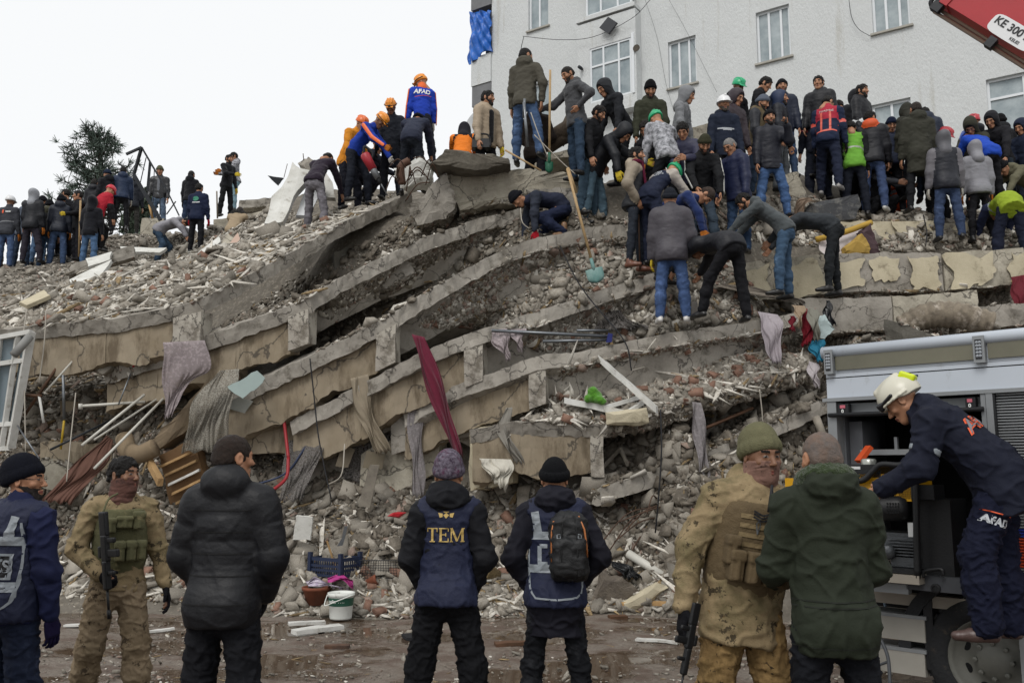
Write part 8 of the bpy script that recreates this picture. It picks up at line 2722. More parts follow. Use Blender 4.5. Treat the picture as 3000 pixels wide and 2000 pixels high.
for sx in (-1, 1):
 onpack([(sx * .055, .09), (sx * .075, .085), (sx * .075, .065), (sx * .055, .065), (sx * .055, .09)], .0035, STEELM, 'buckle')
 onpack([(sx * .03, .2), (sx * .045, .12), (sx * .05, -.02), (sx * .045, -.17)], .006, mat('strap_dark', '#0c0d0f', .8), 'strap')
# soldiers: load carriers, pouches, rifles
OLV = mat('webbing_olive', '#5a583c', .85, .4, 130, col2='#4a4a33', vscale=8, dirt='#7c7354', dscale=14, damt=.2)
COY = mat('webbing_coyote', '#5f5038', .85, .4, 130, var=.25, vscale=7)
def pouch(d, dx, dy, w, h, dp, m, nm='pouch', flap=True, f0=None):
 J = d['J']
 B_ = np.stack([J['side'], J['f'], J['u']], 1)
 V, Q = d['jkV']
 bv = pbvh(V, Q)
 st = J['chest'] + J['side'] * dx + J['u'] * dy + J['f'] * .6
 hh = bv.ray_cast(Vector(st), Vector(-J['f']), 1.2)
 c = np.array(hh[0]) if hh[0] is not None else J['chest'] + J['f'] * .15
 s_ = SDF(.008)
 s_.b(c + J['f'] * (dp * .5 + .01), (w / 2, dp / 2 + .012, h / 2), B_, .012)
 if flap:
  s_.b(c + J['f'] * (dp * .55 + .018) + J['u'] * h * .33, (w / 2 + .005, dp / 2 + .012, h * .18), B_, .012)
  s_.b(c + J['f'] * (dp + .026) - J['u'] * h * .02, (.012, .006, h * .42), B_, .004, k=.003)
 V, Q, _ = s_.mesh(.0075)
 person_mesh(nm, d['obj'], J, d['M'], V, Q, m)
 return c
def carrier(d, m, th):
 J = d['J']
 S = SDF(.03)
 f, q = J['f'], J['q']
 w = J['bulk']
 S.c(J['chest'] + J['u'] * .05 * q, J['waist'] + J['u'] * .02, .158 * q * w + th, .153 * q * w + th, fl=f, fk=1.3)
 for sg in (-1, 1):
  S.c(J['chest'] + J['u'] * .19 * q + J['side'] * sg * .095, J['chest'] + J['u'] * .05 + f * .11 + J['side'] * sg * .09, .034, .03)
  S.c(J['chest'] + J['u'] * .19 * q + J['side'] * sg * .095, J['chest'] + J['u'] * .05 - f * .11 + J['side'] * sg * .09, .034, .03)
 S.plane(J['chest'] + J['u'] * .135 * q, J['u'] * .2 + f * .0 + np.array([0, 0, .0]) + J['u'] * .0 + J['u'])
 V, Q, _ = S.mesh(.012, .003, 20, 2)
 person_mesh('plate_carrier', d['obj'], J, d['M'], V, Q, m)
 d['jkV'] = (V, Q)
carrier(F2, OLV, .03)
for dx in (-.02, .05, .115):
 pouch(F2, dx, -.14, .062, .135, .045, OLV)
for dx, dy, w, h in ((.0, .05, .1, .08), (.09, .06, .075, .12), (-.09, .03, .08, .1)):
 pouch(F2, dx, dy, w, h, .03, OLV)
carrier(F6, COY, .034)
for dx in (-.125, -.045, .035, .11):
 pouch(F6, dx, -.17, .07, .15, .05, COY)
pouch(F6, -.15, -.1, .06, .14, .05, COY)
for k in range(4):
 J = F6['J']
 V, F = ribbon([(-.12, .07 - k * .045), (.12, .07 - k * .045)], .022, 16)
 project(F6, 'jkV', V, F, J['chest'], J['side'], J['u'], -J['f'], 'webbing', mat('webbing_tan', '#77674a', .85, .3, 130), .005)
for ch in (0, 1, 2):
 V, F = ribbon([(-.045, .1 - ch * .014), (.0, .082 - ch * .014), (.045, .1 - ch * .014)], .009, 12)
 project(F6, 'jkV', V, F, J['chest'] + J['side'] * -.02, J['side'], J['u'], -J['f'], 'chevron', BLACKM, .008)
V, F = ribbon([(-.06, .04), (-.05, .055), (-.04, .04), (-.05, -.01), (-.06, .04)], .006, 20)
project(F6, 'jkV', V, F, J['chest'] + J['side'] * .01, J['side'], J['u'], -J['f'], 'carabiner', STEELM, .014)
def rifle(a, b, face, lb, scale=1.0):
 """a: butt end, b: muzzle (world)"""
 L_ = np.linalg.norm(b - a)
 z = (b - a) / L_
 y = face - z * (face @ z)
 y /= np.linalg.norm(y)
 x = np.cross(y, z)
 M = np.stack([x, y, z], 1)
 root = empty('rifle', a)
 tag(root, lb, 'rifle')
 k = L_ / .86
 mt = mat('gun_black', '#0f1012', .45, .15, 60)
 def bx(nm, c, h):
  s_ = SDF(.004)
  s_.b((0, 0, 0), np.array(h) * k, None, .006)
  V, Q, _ = s_.mesh(max(.005, min(h) * k * .5))
  V = V @ M.T + a + M @ (np.array(c) * k)
  obj(nm, V, Q, mt, root, smooth=False)
 bx('stock', (0, 0, .1), (.02, .045, .1))
 bx('receiver', (0, -.0, .3), (.022, .04, .11))
 bx('magazine', (0, .09, .34), (.014, .085, .032))
 bx('pistol_grip', (0, .08, .235), (.014, .055, .022))
 bx('handguard', (0, -.005, .52), (.026, .03, .12))
 bx('sight', (0, -.065, .33), (.018, .022, .05))
 bx('foregrip', (0, .06, .5), (.014, .045, .018))
 V, F = tube([a + M @ np.array([0, -.01, .62]) * k, a + M @ np.array([0, -.01, .86]) * k], [.011 * k, .01 * k], 10)
 obj('barrel', V, F, mt, root, smooth=True)
 V, F = tube([a + M @ np.array([0, -.01, .8]) * k, a + M @ np.array([0, -.01, .87]) * k], .016 * k, 10)
 obj('muzzle_brake', V, F, mt, root, smooth=True)
rifle(P(302, 1498, 5.72), P(322, 1808, 5.66), np.array([.8, -.5, 0]), 'black assault rifle slung muzzle down on the soldier with brown face scarf')
rifle(P(2042, 1765, 4.2), P(1985, 2050, 4.12), np.array([-.8, -.5, 0]), 'black rifle hanging muzzle down at the left glove of the green cap soldier')
V, F = tube(smoothpath([P(302, 1500, 5.72), P(318, 1462, 5.8), P(345, 1445, 5.88)], 6), .007, 6)
tag(obj('rifle_sling', V, F, OLV, smooth=True), 'olive sling running from the rifle up over the soldier shoulder', 'sling')
V, F = tube([P(2256, 1500, 4.12), P(2262, 1420, 4.15)], [.014, .006], 8)
tag(obj('radio_antenna', V, F, BLACKM, smooth=True), 'black radio antenna sticking up from the soldier chest rig', 'antenna')
# fleece lining, seams of the green parka
J = F7['J']
s_ = SDF(.04)
s_.e(J['neck'] - J['f'] * .05 + J['u'] * .085, np.array([.125, .085, .065]), BM_ if False else np.stack([J['side'], J['f'], J['u']], 1))
for sg in (-1, 1):
 s_.e(J['neck'] + J['side'] * sg * .085 + J['f'] * .01 + J['u'] * .06, (.05, .07, .05))
V, Q, _ = s_.mesh(.008)
V = V + vnormals(V, Q) * (.006 * rough_noise(V, 85, 1, 2))[:, None]
person_mesh('hood_lining', F7['obj'], J, F7['M'], V, Q, mat('sherpa_green', '#2c3a1c', .98, .9, 120, var=.3, vscale=30, sheen=.2))
SEAM = mat('seam_green', '#171b14', .9)
strips(F7, 'jkV', [[(-.19, -.265), (0, -.272), (.19, -.265)], [(-.19, -.29), (0, -.297), (.19, -.29)]], .006, SEAM, 'waist_seam')
strips(F7, 'jkV', [[(-.2, -.46), (0, -.467), (.2, -.46)]], .005, SEAM, 'hem_seam')
strips(F3, 'jkV', [[(-.17, .09), (.17, .09)], [(-.17, -.02), (.17, -.02)], [(-.17, -.13), (.17, -.13)], [(-.17, -.24), (.17, -.24)], [(-.18, -.38), (.18, -.38)]], .006, mat('seam_black', '#060607', .8), 'quilt_seam')
# AFAD lettering
ORN = mat('print_orange', '#d65a34', .6)
SIL = mat('print_silver', '#b9bdc2', .5)
o, ax, ay, dr = back(AFADMAN)
V, F = text2('AFAD', .115, .004)
project(AFADMAN, 'jkV', [(x - .02 + .12 * y, y + .09) for x, y in V], F, o, ax, ay, dr, 'lettering', WHITEP_, .008)
V, F = ribbon([(-.15, .0), (.0, .012), (.15, .03)], .008, 16)
project(AFADMAN, 'jkV', V, F, o, ax, ay, dr, 'piping', ORN, .008)
o, ax, ay, dr = back(F8)
V, F = text2('AFAD', .125, .007)
project(F8, 'jkV', [(x - .02, y - .04) for x, y in V], F, o, ax, ay, dr, 'lettering_border', ORN, .008)
V, F = text2('AFAD', .125, -.001)
project(F8, 'jkV', [(x - .02, y - .04) for x, y in V], F, o, ax, ay, dr, 'lettering', mat('print_grey', '#6f7076', .6), .013)
J = F8['J']
for i in (0, 1):
 hp_, kn, an, a = J['legs'][i]
 z = (hp_ - kn) / np.linalg.norm(hp_ - kn)
 cd = F8['M'].T @ np.array([0, 1.0, 0])
 xx = np.cross(z, -cd)
 xx /= np.linalg.norm(xx)
 if (F8['M'] @ xx)[0] < 0:
  xx = -xx
 if i == 0:
  V, F = text2('AFAD', .062, .003)
  project(F8, 'trV', V, F, hp_ + (kn - hp_) * .5, xx, z, cd, 'lettering', SIL, .006)
  V, F = ribbon([(-.09, .045), (.09, .055)], .007, 12)
  project(F8, 'trV', V, F, hp_ + (kn - hp_) * .5, xx, z, cd, 'piping', ORN, .006)
for i, (sh, el, wr) in enumerate(J['arms']):
 z = (el - sh) / np.linalg.norm(el - sh)
 s_ = SDF(.004)
 c = sh + (el - sh) * .62
 s_.c(c - z * .018, c + z * .018, .092, .09)
 s_.plane(c + z * .02, z)
 s_.plane(c - z * .02, -z)
 V, Q, _ = s_.mesh(.008)
 person_mesh('reflective_band', F8['obj'], J, F8['M'], V, Q, REFL)
 V, F = tube(smoothpath([sh + J['u'] * .06 + J['f'] * .09, sh + J['u'] * .1, sh + J['u'] * .06 - J['f'] * .08], 6) @ F8['M'].T, .006, 6)
 link('piping', mesh_from('piping', V, F, ORN, None, True), F8['obj'])
hV = np.array([[-.05, .12, .02], [.05, .12, .02], [.05, .165, .03], [-.05, .165, .03]])
s_ = SDF(.01)
s_.b((0, .135, .09), (.058, .028, .05), np.array(Matrix.Rotation(.5, 3, 'X')), .016)
V, Q, _ = s_.mesh(.006)
person_mesh('helmet_lamp', F8['obj'], J, F8['M'], J['hc'] + (V * 1.03) @ J['Rh'].T, Q, mat('lamp_lime', '#c3d312', .4, .05))
# the people on the pile: emblems
o, ax, ay, dr = back(FIRE)
V, F = text2('İTFAİYESİ', .05, .0015)
project(FIRE, 'jkV', [(x, y + .08) for x, y in V], F, o, ax, ay, dr, 'lettering', mat('print_pale', '#b9a3a0', .6), .008)
FT = mat('tape_fire', '#c95a4a', .5)
strips(FIRE, 'jkV', [[(-.08, .06), (-.075, -.32)], [(.06, .06), (.065, -.32)], [(-.16, -.3), (.16, -.3)]], .034, FT, 'reflective_strip')
for d in PEOPLE:
 lb = d['label']
 o, ax, ay, dr = back(d)
 if 'orange print' in lb:
  V, F = text2('kesir', .06, .0015)
  project(d, 'jkV', [(x + .05, y + .08) for x, y in V], F, o, ax, ay, dr, 'lettering', WHITEP_, .008)
  V, F = grid2(-.1, -.055, .04, .12, 4, 4)
  project(d, 'jkV', V, F, o, ax, ay, dr, 'emblem', ORN, .008)
 if 'green emblem' in lb:
  V, F = [(0, .05)], []
  for i in range(20):
   V.append((.075 * math.cos(i * math.pi / 10), .05 + .06 * math.sin(i * math.pi / 10)))
  F = [[0, 1 + i, 1 + (i + 1) % 20] for i in range(20)]
  project(d, 'jkV', V, F, o, ax, ay, dr, 'emblem', mat('print_green', '#2f7d63', .6), .008)
  V, F = ribbon([(-.09, -.035), (-.03, -.045), (.04, -.045), (.1, -.035)], .03, 14)
  project(d, 'jkV', V, F, o, ax, ay, dr, 'emblem_scroll', mat('print_pale2', '#b9bcc0', .6), .008)
 if 'white sleeves bending' in lb:
  for k, t in enumerate(('ARAMA', 'KURTARMA', 'RESCUE')):
   V, F = text2(t, .045, .001)
   project(d, 'jkV', [(x, y + .06 - k * .045) for x, y in V], F, o, ax, ay, dr, 'lettering', SIL, .008)
 if d.get('scarf') or 'burgundy scarf' in lb:
  J = d['J']
  s_ = SDF(.02)
  for a in np.linspace(0, 2 * math.pi, 9)[:-1]:
   s_.e(J['neck'] + J['u'] * .05 + J['f'] * .075 * math.cos(a) + J['side'] * .08 * math.sin(a), (.045, .045, .035))
  s_.c(J['neck'] + J['f'] * .1, J['waist'] + J['f'] * .17, .045, .04, fl=J['f'], fk=2.2)
  V, Q, _ = s_.mesh(.014)
  person_mesh('scarf', d['obj'], J, d['M'], V, Q, cloth_mat('knit', '#5a1c33'))
# the drill, the phone
J, Md = DRILL['J'], DRILL['M']
wr = [DRILL['at'] + Md @ a[2] for a in J['arms']]
p0 = P(1068, 452, 14.7)
p1 = P(1128, 560, 14.6)
dl = empty('drill', p1)
tag(dl, 'red demolition drill pointing down in the hands of the rescuer', 'drill')
z = (p1 - p0)
L_ = np.linalg.norm(z)
z = z / L_
RD = mat('drill_red', '#9a2430', .4, .1)
for nm, t0, t1, r0, r1, m in (('body', .0, .42, .085, .07, RD), ('gearbox', .4, .66, .06, .05, mat('drill_grey', '#6d6f72', .4, metal=.4)), ('chuck', .64, .8, .035, .028, BLACKM), ('bit', .78, 1.12, .014, .01, STEELM)):
 V, F = tube([p0 + z * L_ * t0, p0 + z * L_ * (t0 + .04), p0 + z * L_ * t1], [r0 * .8, r0, r1], 14)
 obj(nm, V, F, m, dl, smooth=True)
V, F = tube(smoothpath([p0 - z * .02, p0 - z * .12 + [.06, 0, .03], p0 - z * .02 + [.14, 0, .0], p0 + z * .1 + [.07, 0, 0]], 6), .022, 8)
obj('handle', V, F, BLACKM, dl, smooth=True)
J = PHONE['J']
wr = J['arms'][0][2]
hd_ = (wr - J['arms'][0][1])
hd_ /= np.linalg.norm(hd_)
B = MB()
c = PHONE['at'] + PHONE['M'] @ (wr + hd_ * .09 + np.array([-.015, -.01, 0]))
B.box(c, (.008, .036, .075))
tag(B.build('phone', BLACKM), 'dark mobile phone held to the ear by the black beanie caller', 'phone')
# chainsaw-like cutter by the stretcher
B = MB()
c = P(1410, 425, 13.9)
B.box(c, (.14, .1, .07))
cs_ = B.build('power_cutter', mat('cutter_black', '#232527', .5, .2, 40))
tag(cs_, 'black motor cutter lying before the orange jacket', 'cutter')
V, F = tube(smoothpath([c + [-.12, -.1, .07], c + [-.08, -.1, .13], c + [.1, -.1, .13], c + [.15, -.1, .0], c + [.14, -.1, -.06]], 6), .015, 8)
obj('grip', V, F, BLACKM, cs_, smooth=True)
# ------------------------------------------------------------------ loose rubble
def hull(r, n, sc, seed):
 bm = bmesh.new()
 for i in range(n):
  v = r.normal(0, 1, 3)
  v = v / np.linalg.norm(v) * r.uniform(.8, 1.05)
  bm.verts.new(np.sign(v) * np.abs(v) ** .38 * sc)
 bmesh.ops.convex_hull(bm, input=bm.verts)
 bmesh.ops.delete(bm, geom=[v for v in bm.verts if not v.link_faces], context='VERTS')
 bmesh.ops.triangulate(bm, faces=bm.faces)
 bm.verts.ensure_lookup_table()
 bm.verts.index_update()
 V = np.array([v.co[:] for v in bm.verts])
 F = np.array([[v.index for v in f.verts] for f in bm.faces])
 bm.free()
 return V, F
def plate_piece(r, k, th, asp):
 a = np.sort(r.uniform(0, 2 * math.pi, k))
 a = np.linspace(0, 2 * math.pi, k, endpoint=False) + r.uniform(-.35, .35, k) * 2 * math.pi / k
 rad = r.uniform(.65, 1.1, k)
 o = np.stack([np.cos(a) * rad, np.sin(a) * rad * asp, np.zeros(k)], 1)
 V = np.vstack([o + [0, 0, th], o * [1.03, 1.03, 1] - [0, 0, th]])
 V[:, 2] += r.uniform(-.25, .25, 2 * k) * th
 F = []
 for i in range(1, k - 1):
  F.append([0, i, i + 1])
  F.append([k, k + i + 1, k + i])
 for i in range(k):
  j = (i + 1) % k
  F += [[i, k + i, k + j], [i, k + j, j]]
 return V, np.array(F)
def hollow_brick(r, n=3, m=2, cut=1.0):
 """fired clay block with open cells on its end face"""
 B = MB()
 L_, W, H = 1.0 * cut, .62, .55
 t = .07
 B.box((0, 0, 0), (L_, W - .001, H - .001))
 xs = np.linspace(-W, W, n + 1)
 zs = np.linspace(-H, H, m + 1)
 for s in (-1, 1):
  for a in xs:
   B.box((s * (L_ + .09), np.clip(a, -W + t / 2, W - t / 2), 0), (.09, t / 2, H))
  for c in zs:
   for a, b in zip(xs, xs[1:]):
    B.box((s * (L_ + .088), (a + b) / 2, np.clip(c, -H + t / 2, H - t / 2)), (.088, (b - a) / 2 - t / 2, t / 2))
 V = np.vstack(B.V)
 F = []
 for f in B.F:
  for i in range(1, len(f) - 1):
   F.append([f[0], f[i], f[i + 1]])
 return V * .8, np.array(F)
def shard(r, h):
 s_ = np.array([[x, y, z] for z in (-1, 1) for x, y in ((-1, -1), (1, -1), (1, 1), (-1, 1))], float) * h
 s_ = s_ * r.uniform(.55, 1.15, (8, 1)) + r.normal(0, .1, (8, 3)) * h
 s_[4:, :2] += r.normal(0, .18, 2)
 return s_, np.array([[0, 2, 1], [0, 3, 2], [4, 5, 6], [4, 6, 7], [0, 1, 5], [0, 5, 4], [1, 2, 6], [1, 6, 5], [2, 3, 7], [2, 7, 6], [3, 0, 4], [3, 4, 7]])
r = np.random.default_rng(11)
LIB = dict(
 chunk=[shard(r, np.array([1, r.uniform(.5, .85), r.uniform(.18, .5)])) for i in range(18)] + [hull(r, 9, np.array([1, r.uniform(.5, .9), r.uniform(.3, .6)]), i) for i in range(5)],
 brick=[plate_piece(r, r.integers(4, 6), .16, r.uniform(.5, .8)) for i in range(8)] + [shard(r, np.array([1, .5, .22])) for i in range(8)],
 plaster=[plate_piece(r, r.integers(5, 8), r.uniform(.06, .12), r.uniform(.55, .95)) for i in range(10)],
 wood=[plate_piece(r, 4, .07, r.uniform(.1, .22)) for i in range(8)],
 lath=[plate_piece(r, 4, .025, r.uniform(.07, .14)) for i in range(6)],
 hollow=[hollow_brick(r, 3, 2, c) for c in (1, .6, .8)] + [hollow_brick(r, 4, 3, .7)],
)
DC = mat('debris_concrete', '#a09b91', .95, .2, 90, col2='#736c62', vscale=22, dirt='#625b51', dscale=16, damt=.25, island=.3, spec=.15)
DCG = mat('debris_dust_shaded', '#7b746a', .96, .2, 90, col2='#5a544b', vscale=22, island=.28, spec=.12)  # dust tone, darkened further to paint in the sky occlusion low in the pile
DB = mat('debris_brick', '#83695d', .95, .2, 80, col2='#948a80', vscale=16, island=.32, spec=.15)
DP = mat('debris_plaster', '#d3cfc7', .92, .12, 60, col2='#aba598', vscale=14, dirt='#8a8377', dscale=12, damt=.2, island=.25, spec=.2)
DW = mat('debris_wood', '#a08d6c', .85, .15, 40, col2='#66553f', vscale=7, island=.35, spec=.2)
DMAT = dict(lath=DP, chunk=DC, brick=DB, plaster=DP, wood=DW, hollow=BRICKM)
# pixel polygon, count, (size median, spread, max) in metres, mix, where
Z = [
 ('on the topmost slab at the left', [(0, 960), (0, 880), (200, 830), (330, 790), (420, 745), (640, 690), (900, 640), (1190, 552), (1000, 655), (760, 790), (590, 878), (300, 935)], 11000, (.026, .6, .2), dict(chunk=.38, plaster=.5, brick=.05, wood=.1, lath=.035, hollow=.0014)),
 ('in the gaps between the tilted slabs', [(640, 960), (880, 800), (1200, 640), (1570, 600), (1820, 650), (1440, 745), (1160, 915), (920, 1040), (905, 880)], 7000, (.021, .6, .12), dict(chunk=.7, plaster=.17, brick=.08, wood=.05)),
 ('below the crowd on the fourth slab', [(1220, 960), (1440, 760), (1830, 660), (1900, 790), (2120, 760), (2330, 900), (1950, 975), (1600, 1035), (1420, 962)], 13000, (.021, .62, .14), dict(chunk=.5, brick=.17, plaster=.27, wood=.05, hollow=.0012)),
 ('on the sixth slab under the fifth', [(1640, 1050), (1960, 985), (2330, 930), (2440, 1050), (2220, 1120), (1904, 1215), (1768, 1240), (1500, 1230), (1640, 1150)], 15000, (.022, .55, .1), dict(chunk=.36, brick=.24, plaster=.35, lath=.006, wood=.05, hollow=.0014)),
 ('between the two lowest slabs', [(1780, 1260), (2060, 1180), (2440, 1050), (2440, 1160), (2105, 1310), (1752, 1430)], 9000, (.022, .62, .15), dict(chunk=.8, brick=.07, plaster=.1, wood=.03)),
 ('on the lower slope behind the watchers', [(-40, 1440), (500, 1380), (1000, 1350), (1400, 1420), (1700, 1420), (2440, 1180), (2560, 1500), (2560, 1690), (1900, 1700), (1300, 1730), (700, 1730), (200, 1680), (-40, 1680)], 30000, (.024, .64, .125), dict(chunk=.66, brick=.09, plaster=.16, lath=.006, wood=.08, hollow=.0014)),
 ('along the muddy edge of the street', [(-40, 1650), (200, 1660), (650, 1680), (1300, 1690), (1850, 1680), (2100, 1660), (2100, 1775), (1850, 1785), (1300, 1810), (900, 1800), (500, 1760), (150, 1740), (-40, 1730)], 15000, (.022, .62, .14), dict(chunk=.42, brick=.15, plaster=.3, wood=.12, lath=.012, hollow=.0012)),
 ('scattered in the wet street', [(-20, 1740), (500, 1770), (1200, 1815), (2000, 1790), (2600, 1790), (2640, 2000), (-20, 2000)], 3000, (.01, .6, .05), dict(chunk=.6, brick=.14, plaster=.18, wood=.08)),
 ('in the dark hollow at the left', [(0, 1040), (350, 1060), (660, 1240), (1050, 1280), (1280, 1290), (1250, 1440), (500, 1440), (0, 1440)], 7000, (.026, .6, .15), dict(chunk=.6, plaster=.14, brick=.14, wood=.1, hollow=.0012)),
 ('under the feet of the crowd', [(1220, 560), (1560, 600), (1830, 640), (2060, 560), (2700, 600), (3000, 600), (3000, 720), (2600, 740), (2100, 700), (1800, 650)], 5000, (.025, .6, .14), dict(chunk=.6, plaster=.2, brick=.15, wood=.05)),
 ('above the roof of the truck', [(2330, 880), (2450, 860), (3000, 830), (3000, 965), (2440, 1010), (2400, 1060)], 8000, (.022, .55, .12), dict(chunk=.38, plaster=.34, brick=.23, wood=.05)),
 ('on the bare ridge at the left', [(0, 780), (420, 640), (800, 600), (900, 640), (640, 700), (330, 790), (0, 900)], 4500, (.025, .6, .16), dict(chunk=.68, plaster=.2, brick=.1, wood=.02)),
]
def inpoly(x, y, pg):
 ins = np.zeros(len(x), bool)
 n = len(pg)
 for i in range(n):
  x0, y0 = pg[i]
  x1, y1 = pg[(i + 1) % n]
  c = ((y0 > y) != (y1 > y)) & (x < (x1 - x0) * (y - y0) / (y1 - y0 + 1e-9) + x0)
  ins ^= c
 return ins
ITEMS = []
rr = np.random.default_rng(23)
for zi, (where, pg, cnt, (med, spr, mxs), mix) in enumerate(Z):
 a = np.array(pg, float)
 lo, hi = a.min(0), a.max(0)
 got = 0
 kinds = list(mix)
 pr = np.array([mix[k] for k in kinds])
 pr /= pr.sum()
 while got < cnt:
  x, y = rr.uniform(lo[0], hi[0], 4000), rr.uniform(lo[1], hi[1], 4000)
  ok = inpoly(x, y, pg)
  # rubble gathers in drifts
  dn = wob(np.stack([x, y * 1.6, 0 * x], 1), .012, zi) + .8 * wob(np.stack([x, y * 1.6, 0 * x], 1), .035, zi + 2)
  ok &= rr.uniform(0, 1, len(x)) < np.clip(.62 + .38 * dn, .18, 1)
  for xx, yy in zip(x[ok], y[ok]):
   p, nrm, onm = G(xx, yy, True)
   if p is None or p[1] < 2:
    continue
   if onm and zi == 1 and rr.uniform() < .7:
    got += 1
    continue
   if nrm[2] < 0:
    nrm = -nrm
   if nrm[2] < (.12 if onm else .5 if zi in (0, 1, 3) else .25):
    continue
   k = kinds[rr.choice(len(kinds), p=pr)]
   s = min(mxs, med * math.exp(rr.normal(0, spr)))
   if k == 'lath':
    s = rr.uniform(.1, .42)
   if k == 'wood':
    s = min(mxs * 2.2, s * 2.6)
   if k == 'plaster':
    s *= 1.15
   if k == 'hollow':
    s = rr.uniform(.07, .105)
   dpt = (p - CAM) @ np.array([0, _c, _s])
   ITEMS.append((k, p, nrm, s, zi, s / dpt * (1.0 if k != 'wood' else .5)))
   got += 1
   if got >= cnt:
    break
def orient(nrm, tilt):
 v = nrm + rr.normal(0, tilt, 3)
 v /= np.linalg.norm(v)
 M = frame(v)
 a = rr.uniform(0, 2 * math.pi)
 c, s = math.cos(a), math.sin(a)
 return M @ np.array([[c, -s, 0], [s, c, 0], [0, 0, 1]])
TILT = dict(lath=.12, chunk=.38, brick=.35, plaster=.22, wood=.14, hollow=.35)
WORD = dict(lath=('lath', 'white lath', 'lath', 'white laths'), chunk=('concrete_chunk', 'grey concrete chunk', 'concrete chunk', 'concrete chunks'), brick=('brick_fragment', 'red brown brick fragment', 'brick', 'brick fragments'),
   plaster=('plaster_fragment', 'pale plaster flake', 'plaster', 'plaster flakes'), wood=('wood_splinter', 'wood strip', 'wood', 'wood strips'),
   hollow=('hollow_brick', 'hollow clay brick', 'brick', 'hollow bricks'))
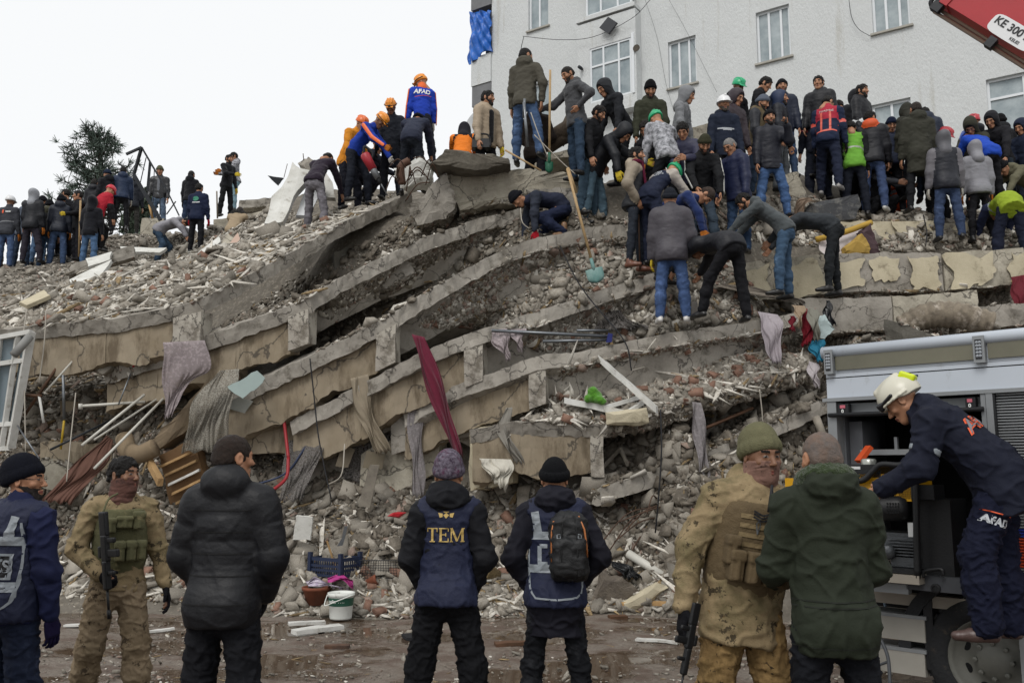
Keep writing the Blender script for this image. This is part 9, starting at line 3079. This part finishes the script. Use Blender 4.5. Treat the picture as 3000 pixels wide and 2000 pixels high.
LAND = [(60, 900, 'at the left end of the topmost slab'), (300, 860, 'around the striped rag on the topmost slab'), (520, 800, 'midway on the topmost slab'), (700, 720, 'before the white wall panel'),
  (900, 660, 'under the drilling rescuers'), (1100, 590, 'at the summit end of the topmost slab'), (100, 760, 'at the feet of the white hard hat group'), (450, 720, 'beside the long grey beam on the ridge'),
  (800, 880, 'on the second slab by its beam end'), (1000, 790, 'midway on the second slab'), (1250, 700, 'on the second slab below the summit block'), (1050, 950, 'on the third slab by its beam end'),
  (1300, 800, 'midway on the third slab'), (1550, 700, 'on the third slab near the crawling person'), (1350, 930, 'between the third and fourth slabs'), (1500, 880, 'left of the long shovel'), (1760, 800, 'by the teal shovel blade'),
  (1620, 960, 'around the broken ladder'), (1850, 930, 'at the white trainers of the padded jacket'), (2150, 900, 'beside the lavender sheet'), (1700, 1120, 'beside the green plush toy'), (1880, 1150, 'right of the long white frame bar'),
  (2050, 1100, 'midway on the sixth slab'), (2280, 1040, 'at the right end of the sixth slab'), (2000, 1280, 'below the edge of the sixth slab'), (2300, 1180, 'above the lowest slab near the truck'), (1820, 1400, 'at the left end of the lowest slab'),
  (1860, 1520, 'in the rebar tangle'), (1920, 1640, 'around the white drain pipe'), (2080, 1560, 'left of the green cap soldier'), (1540, 1560, 'left of the backpack wearer'), (1150, 1500, 'left of the gold lettered vest'),
  (1000, 1470, 'above the blue crate'), (900, 1560, 'around the white plaster board'), (780, 1400, 'behind the head of the glossy puffer'), (600, 1450, 'below the smashed drawers'), (460, 1560, 'right of the face scarf soldier'), (170, 1520, 'left of the face scarf soldier'),
  (150, 1250, 'in the dark hollow by the left window frame'), (380, 1250, 'in the dark hollow under the white rods'), (900, 1300, 'in the dark hollow behind the net'), (1200, 1380, 'below the crimson curtain'),
  (200, 1690, 'at the street edge by the soldier boots'), (560, 1720, 'at the street edge behind the glossy puffer'), (880, 1760, 'at the street edge left of the paint bucket'), (1080, 1780, 'at the street edge right of the paint bucket'),
  (1250, 1790, 'behind the legs of the gold lettered vest'), (1470, 1770, 'at the street edge between the two vests'), (1760, 1760, 'at the gravelly screed slab'), (1960, 1750, 'at the street edge by the rifle'),
  (400, 1900, 'in the street right of the soldier'), (900, 1920, 'in the street right of the glossy puffer'), (1450, 1930, 'in the street between the two vests'), (1850, 1900, 'in the street left of the rifle'), (2600, 1980, 'in the street below the truck step'),
  (2500, 940, 'above the roof at the truck corner'), (2750, 910, 'by the rolled carpet'), (2950, 920, 'at the right edge above the truck'), (2000, 650, 'between the legs of the middle crowd'), (2500, 680, 'around the sofa box'), (2850, 700, 'at the feet of the pale grey puffer'), (1700, 620, 'at the feet of the blue jeans row')]
MESHES = {k: [mesh_from(WORD[k][0], V, F, DMAT[k]) for V, F in L_] for k, L_ in LIB.items()}
big = {}
for k in LIB:
 ids = [i for i, it in enumerate(ITEMS) if it[0] == k]
 ids.sort(key=lambda i: -ITEMS[i][5])
 big[k] = set(ids[:{'chunk': 300, 'brick': 290, 'plaster': 290, 'wood': 220, 'lath': 250, 'hollow': 300}[k]])
SV, SF, SI, k0 = [], [], [], 0
for i, (k, p, nrm, s, zi, px) in enumerate(ITEMS):
 M = orient(nrm, TILT[k])
 v = rr.integers(len(LIB[k]))
 sq = np.array([s, s * rr.uniform(.75, 1.15), s * rr.uniform(.8, 1.1)])
 V, F = LIB[k][v]
 lift = .3 if k in ('chunk', 'hollow') else .06
 pos = p + nrm * s * lift
 if i in big[k]:
  o = bpy.data.objects.new(WORD[k][0], MESHES[k][v])
  COL.objects.link(o)
  Mx = Matrix(M.tolist()).to_4x4() @ Matrix.Diagonal((*sq, 1))
  Mx.translation = Vector(pos)
  o.matrix_world = Mx
  u, w, dd = toPix(pos)
  m = min(LAND, key=lambda q: (q[0] - u) ** 2 + (q[1] - w) ** 2)[2]
  z_ = px * FP * 2
  tag(o, f'{"big" if z_ > 60 else "middling" if z_ > 34 else "small"} {WORD[k][1]} {m}', WORD[k][2], f'{WORD[k][3]} {m}')
 else:
  SV.append((V * sq) @ M.T + pos)
  SF.append(F + k0)
  dusty = zi in (1, 4, 5, 8) and rr.uniform() < .72  # most chunks low down and under slabs take the dust tone with painted-in shade
  SI.append(np.full(len(F), {'chunk': 0, 'brick': 1, 'plaster': 2, 'wood': 3, 'hollow': 4, 'lath': 2}[k] if not (k == 'chunk' and dusty) else 5))
  k0 += len(V)
me = mesh_from('rubble', np.concatenate(SV), np.concatenate(SF), [DC, DB, DP, DW, BRICKM, DCG], np.concatenate(SI))
o = link('rubble', me)
tag(o, 'small loose rubble of concrete, brick and plaster all over the pile', 'rubble', kind='stuff')
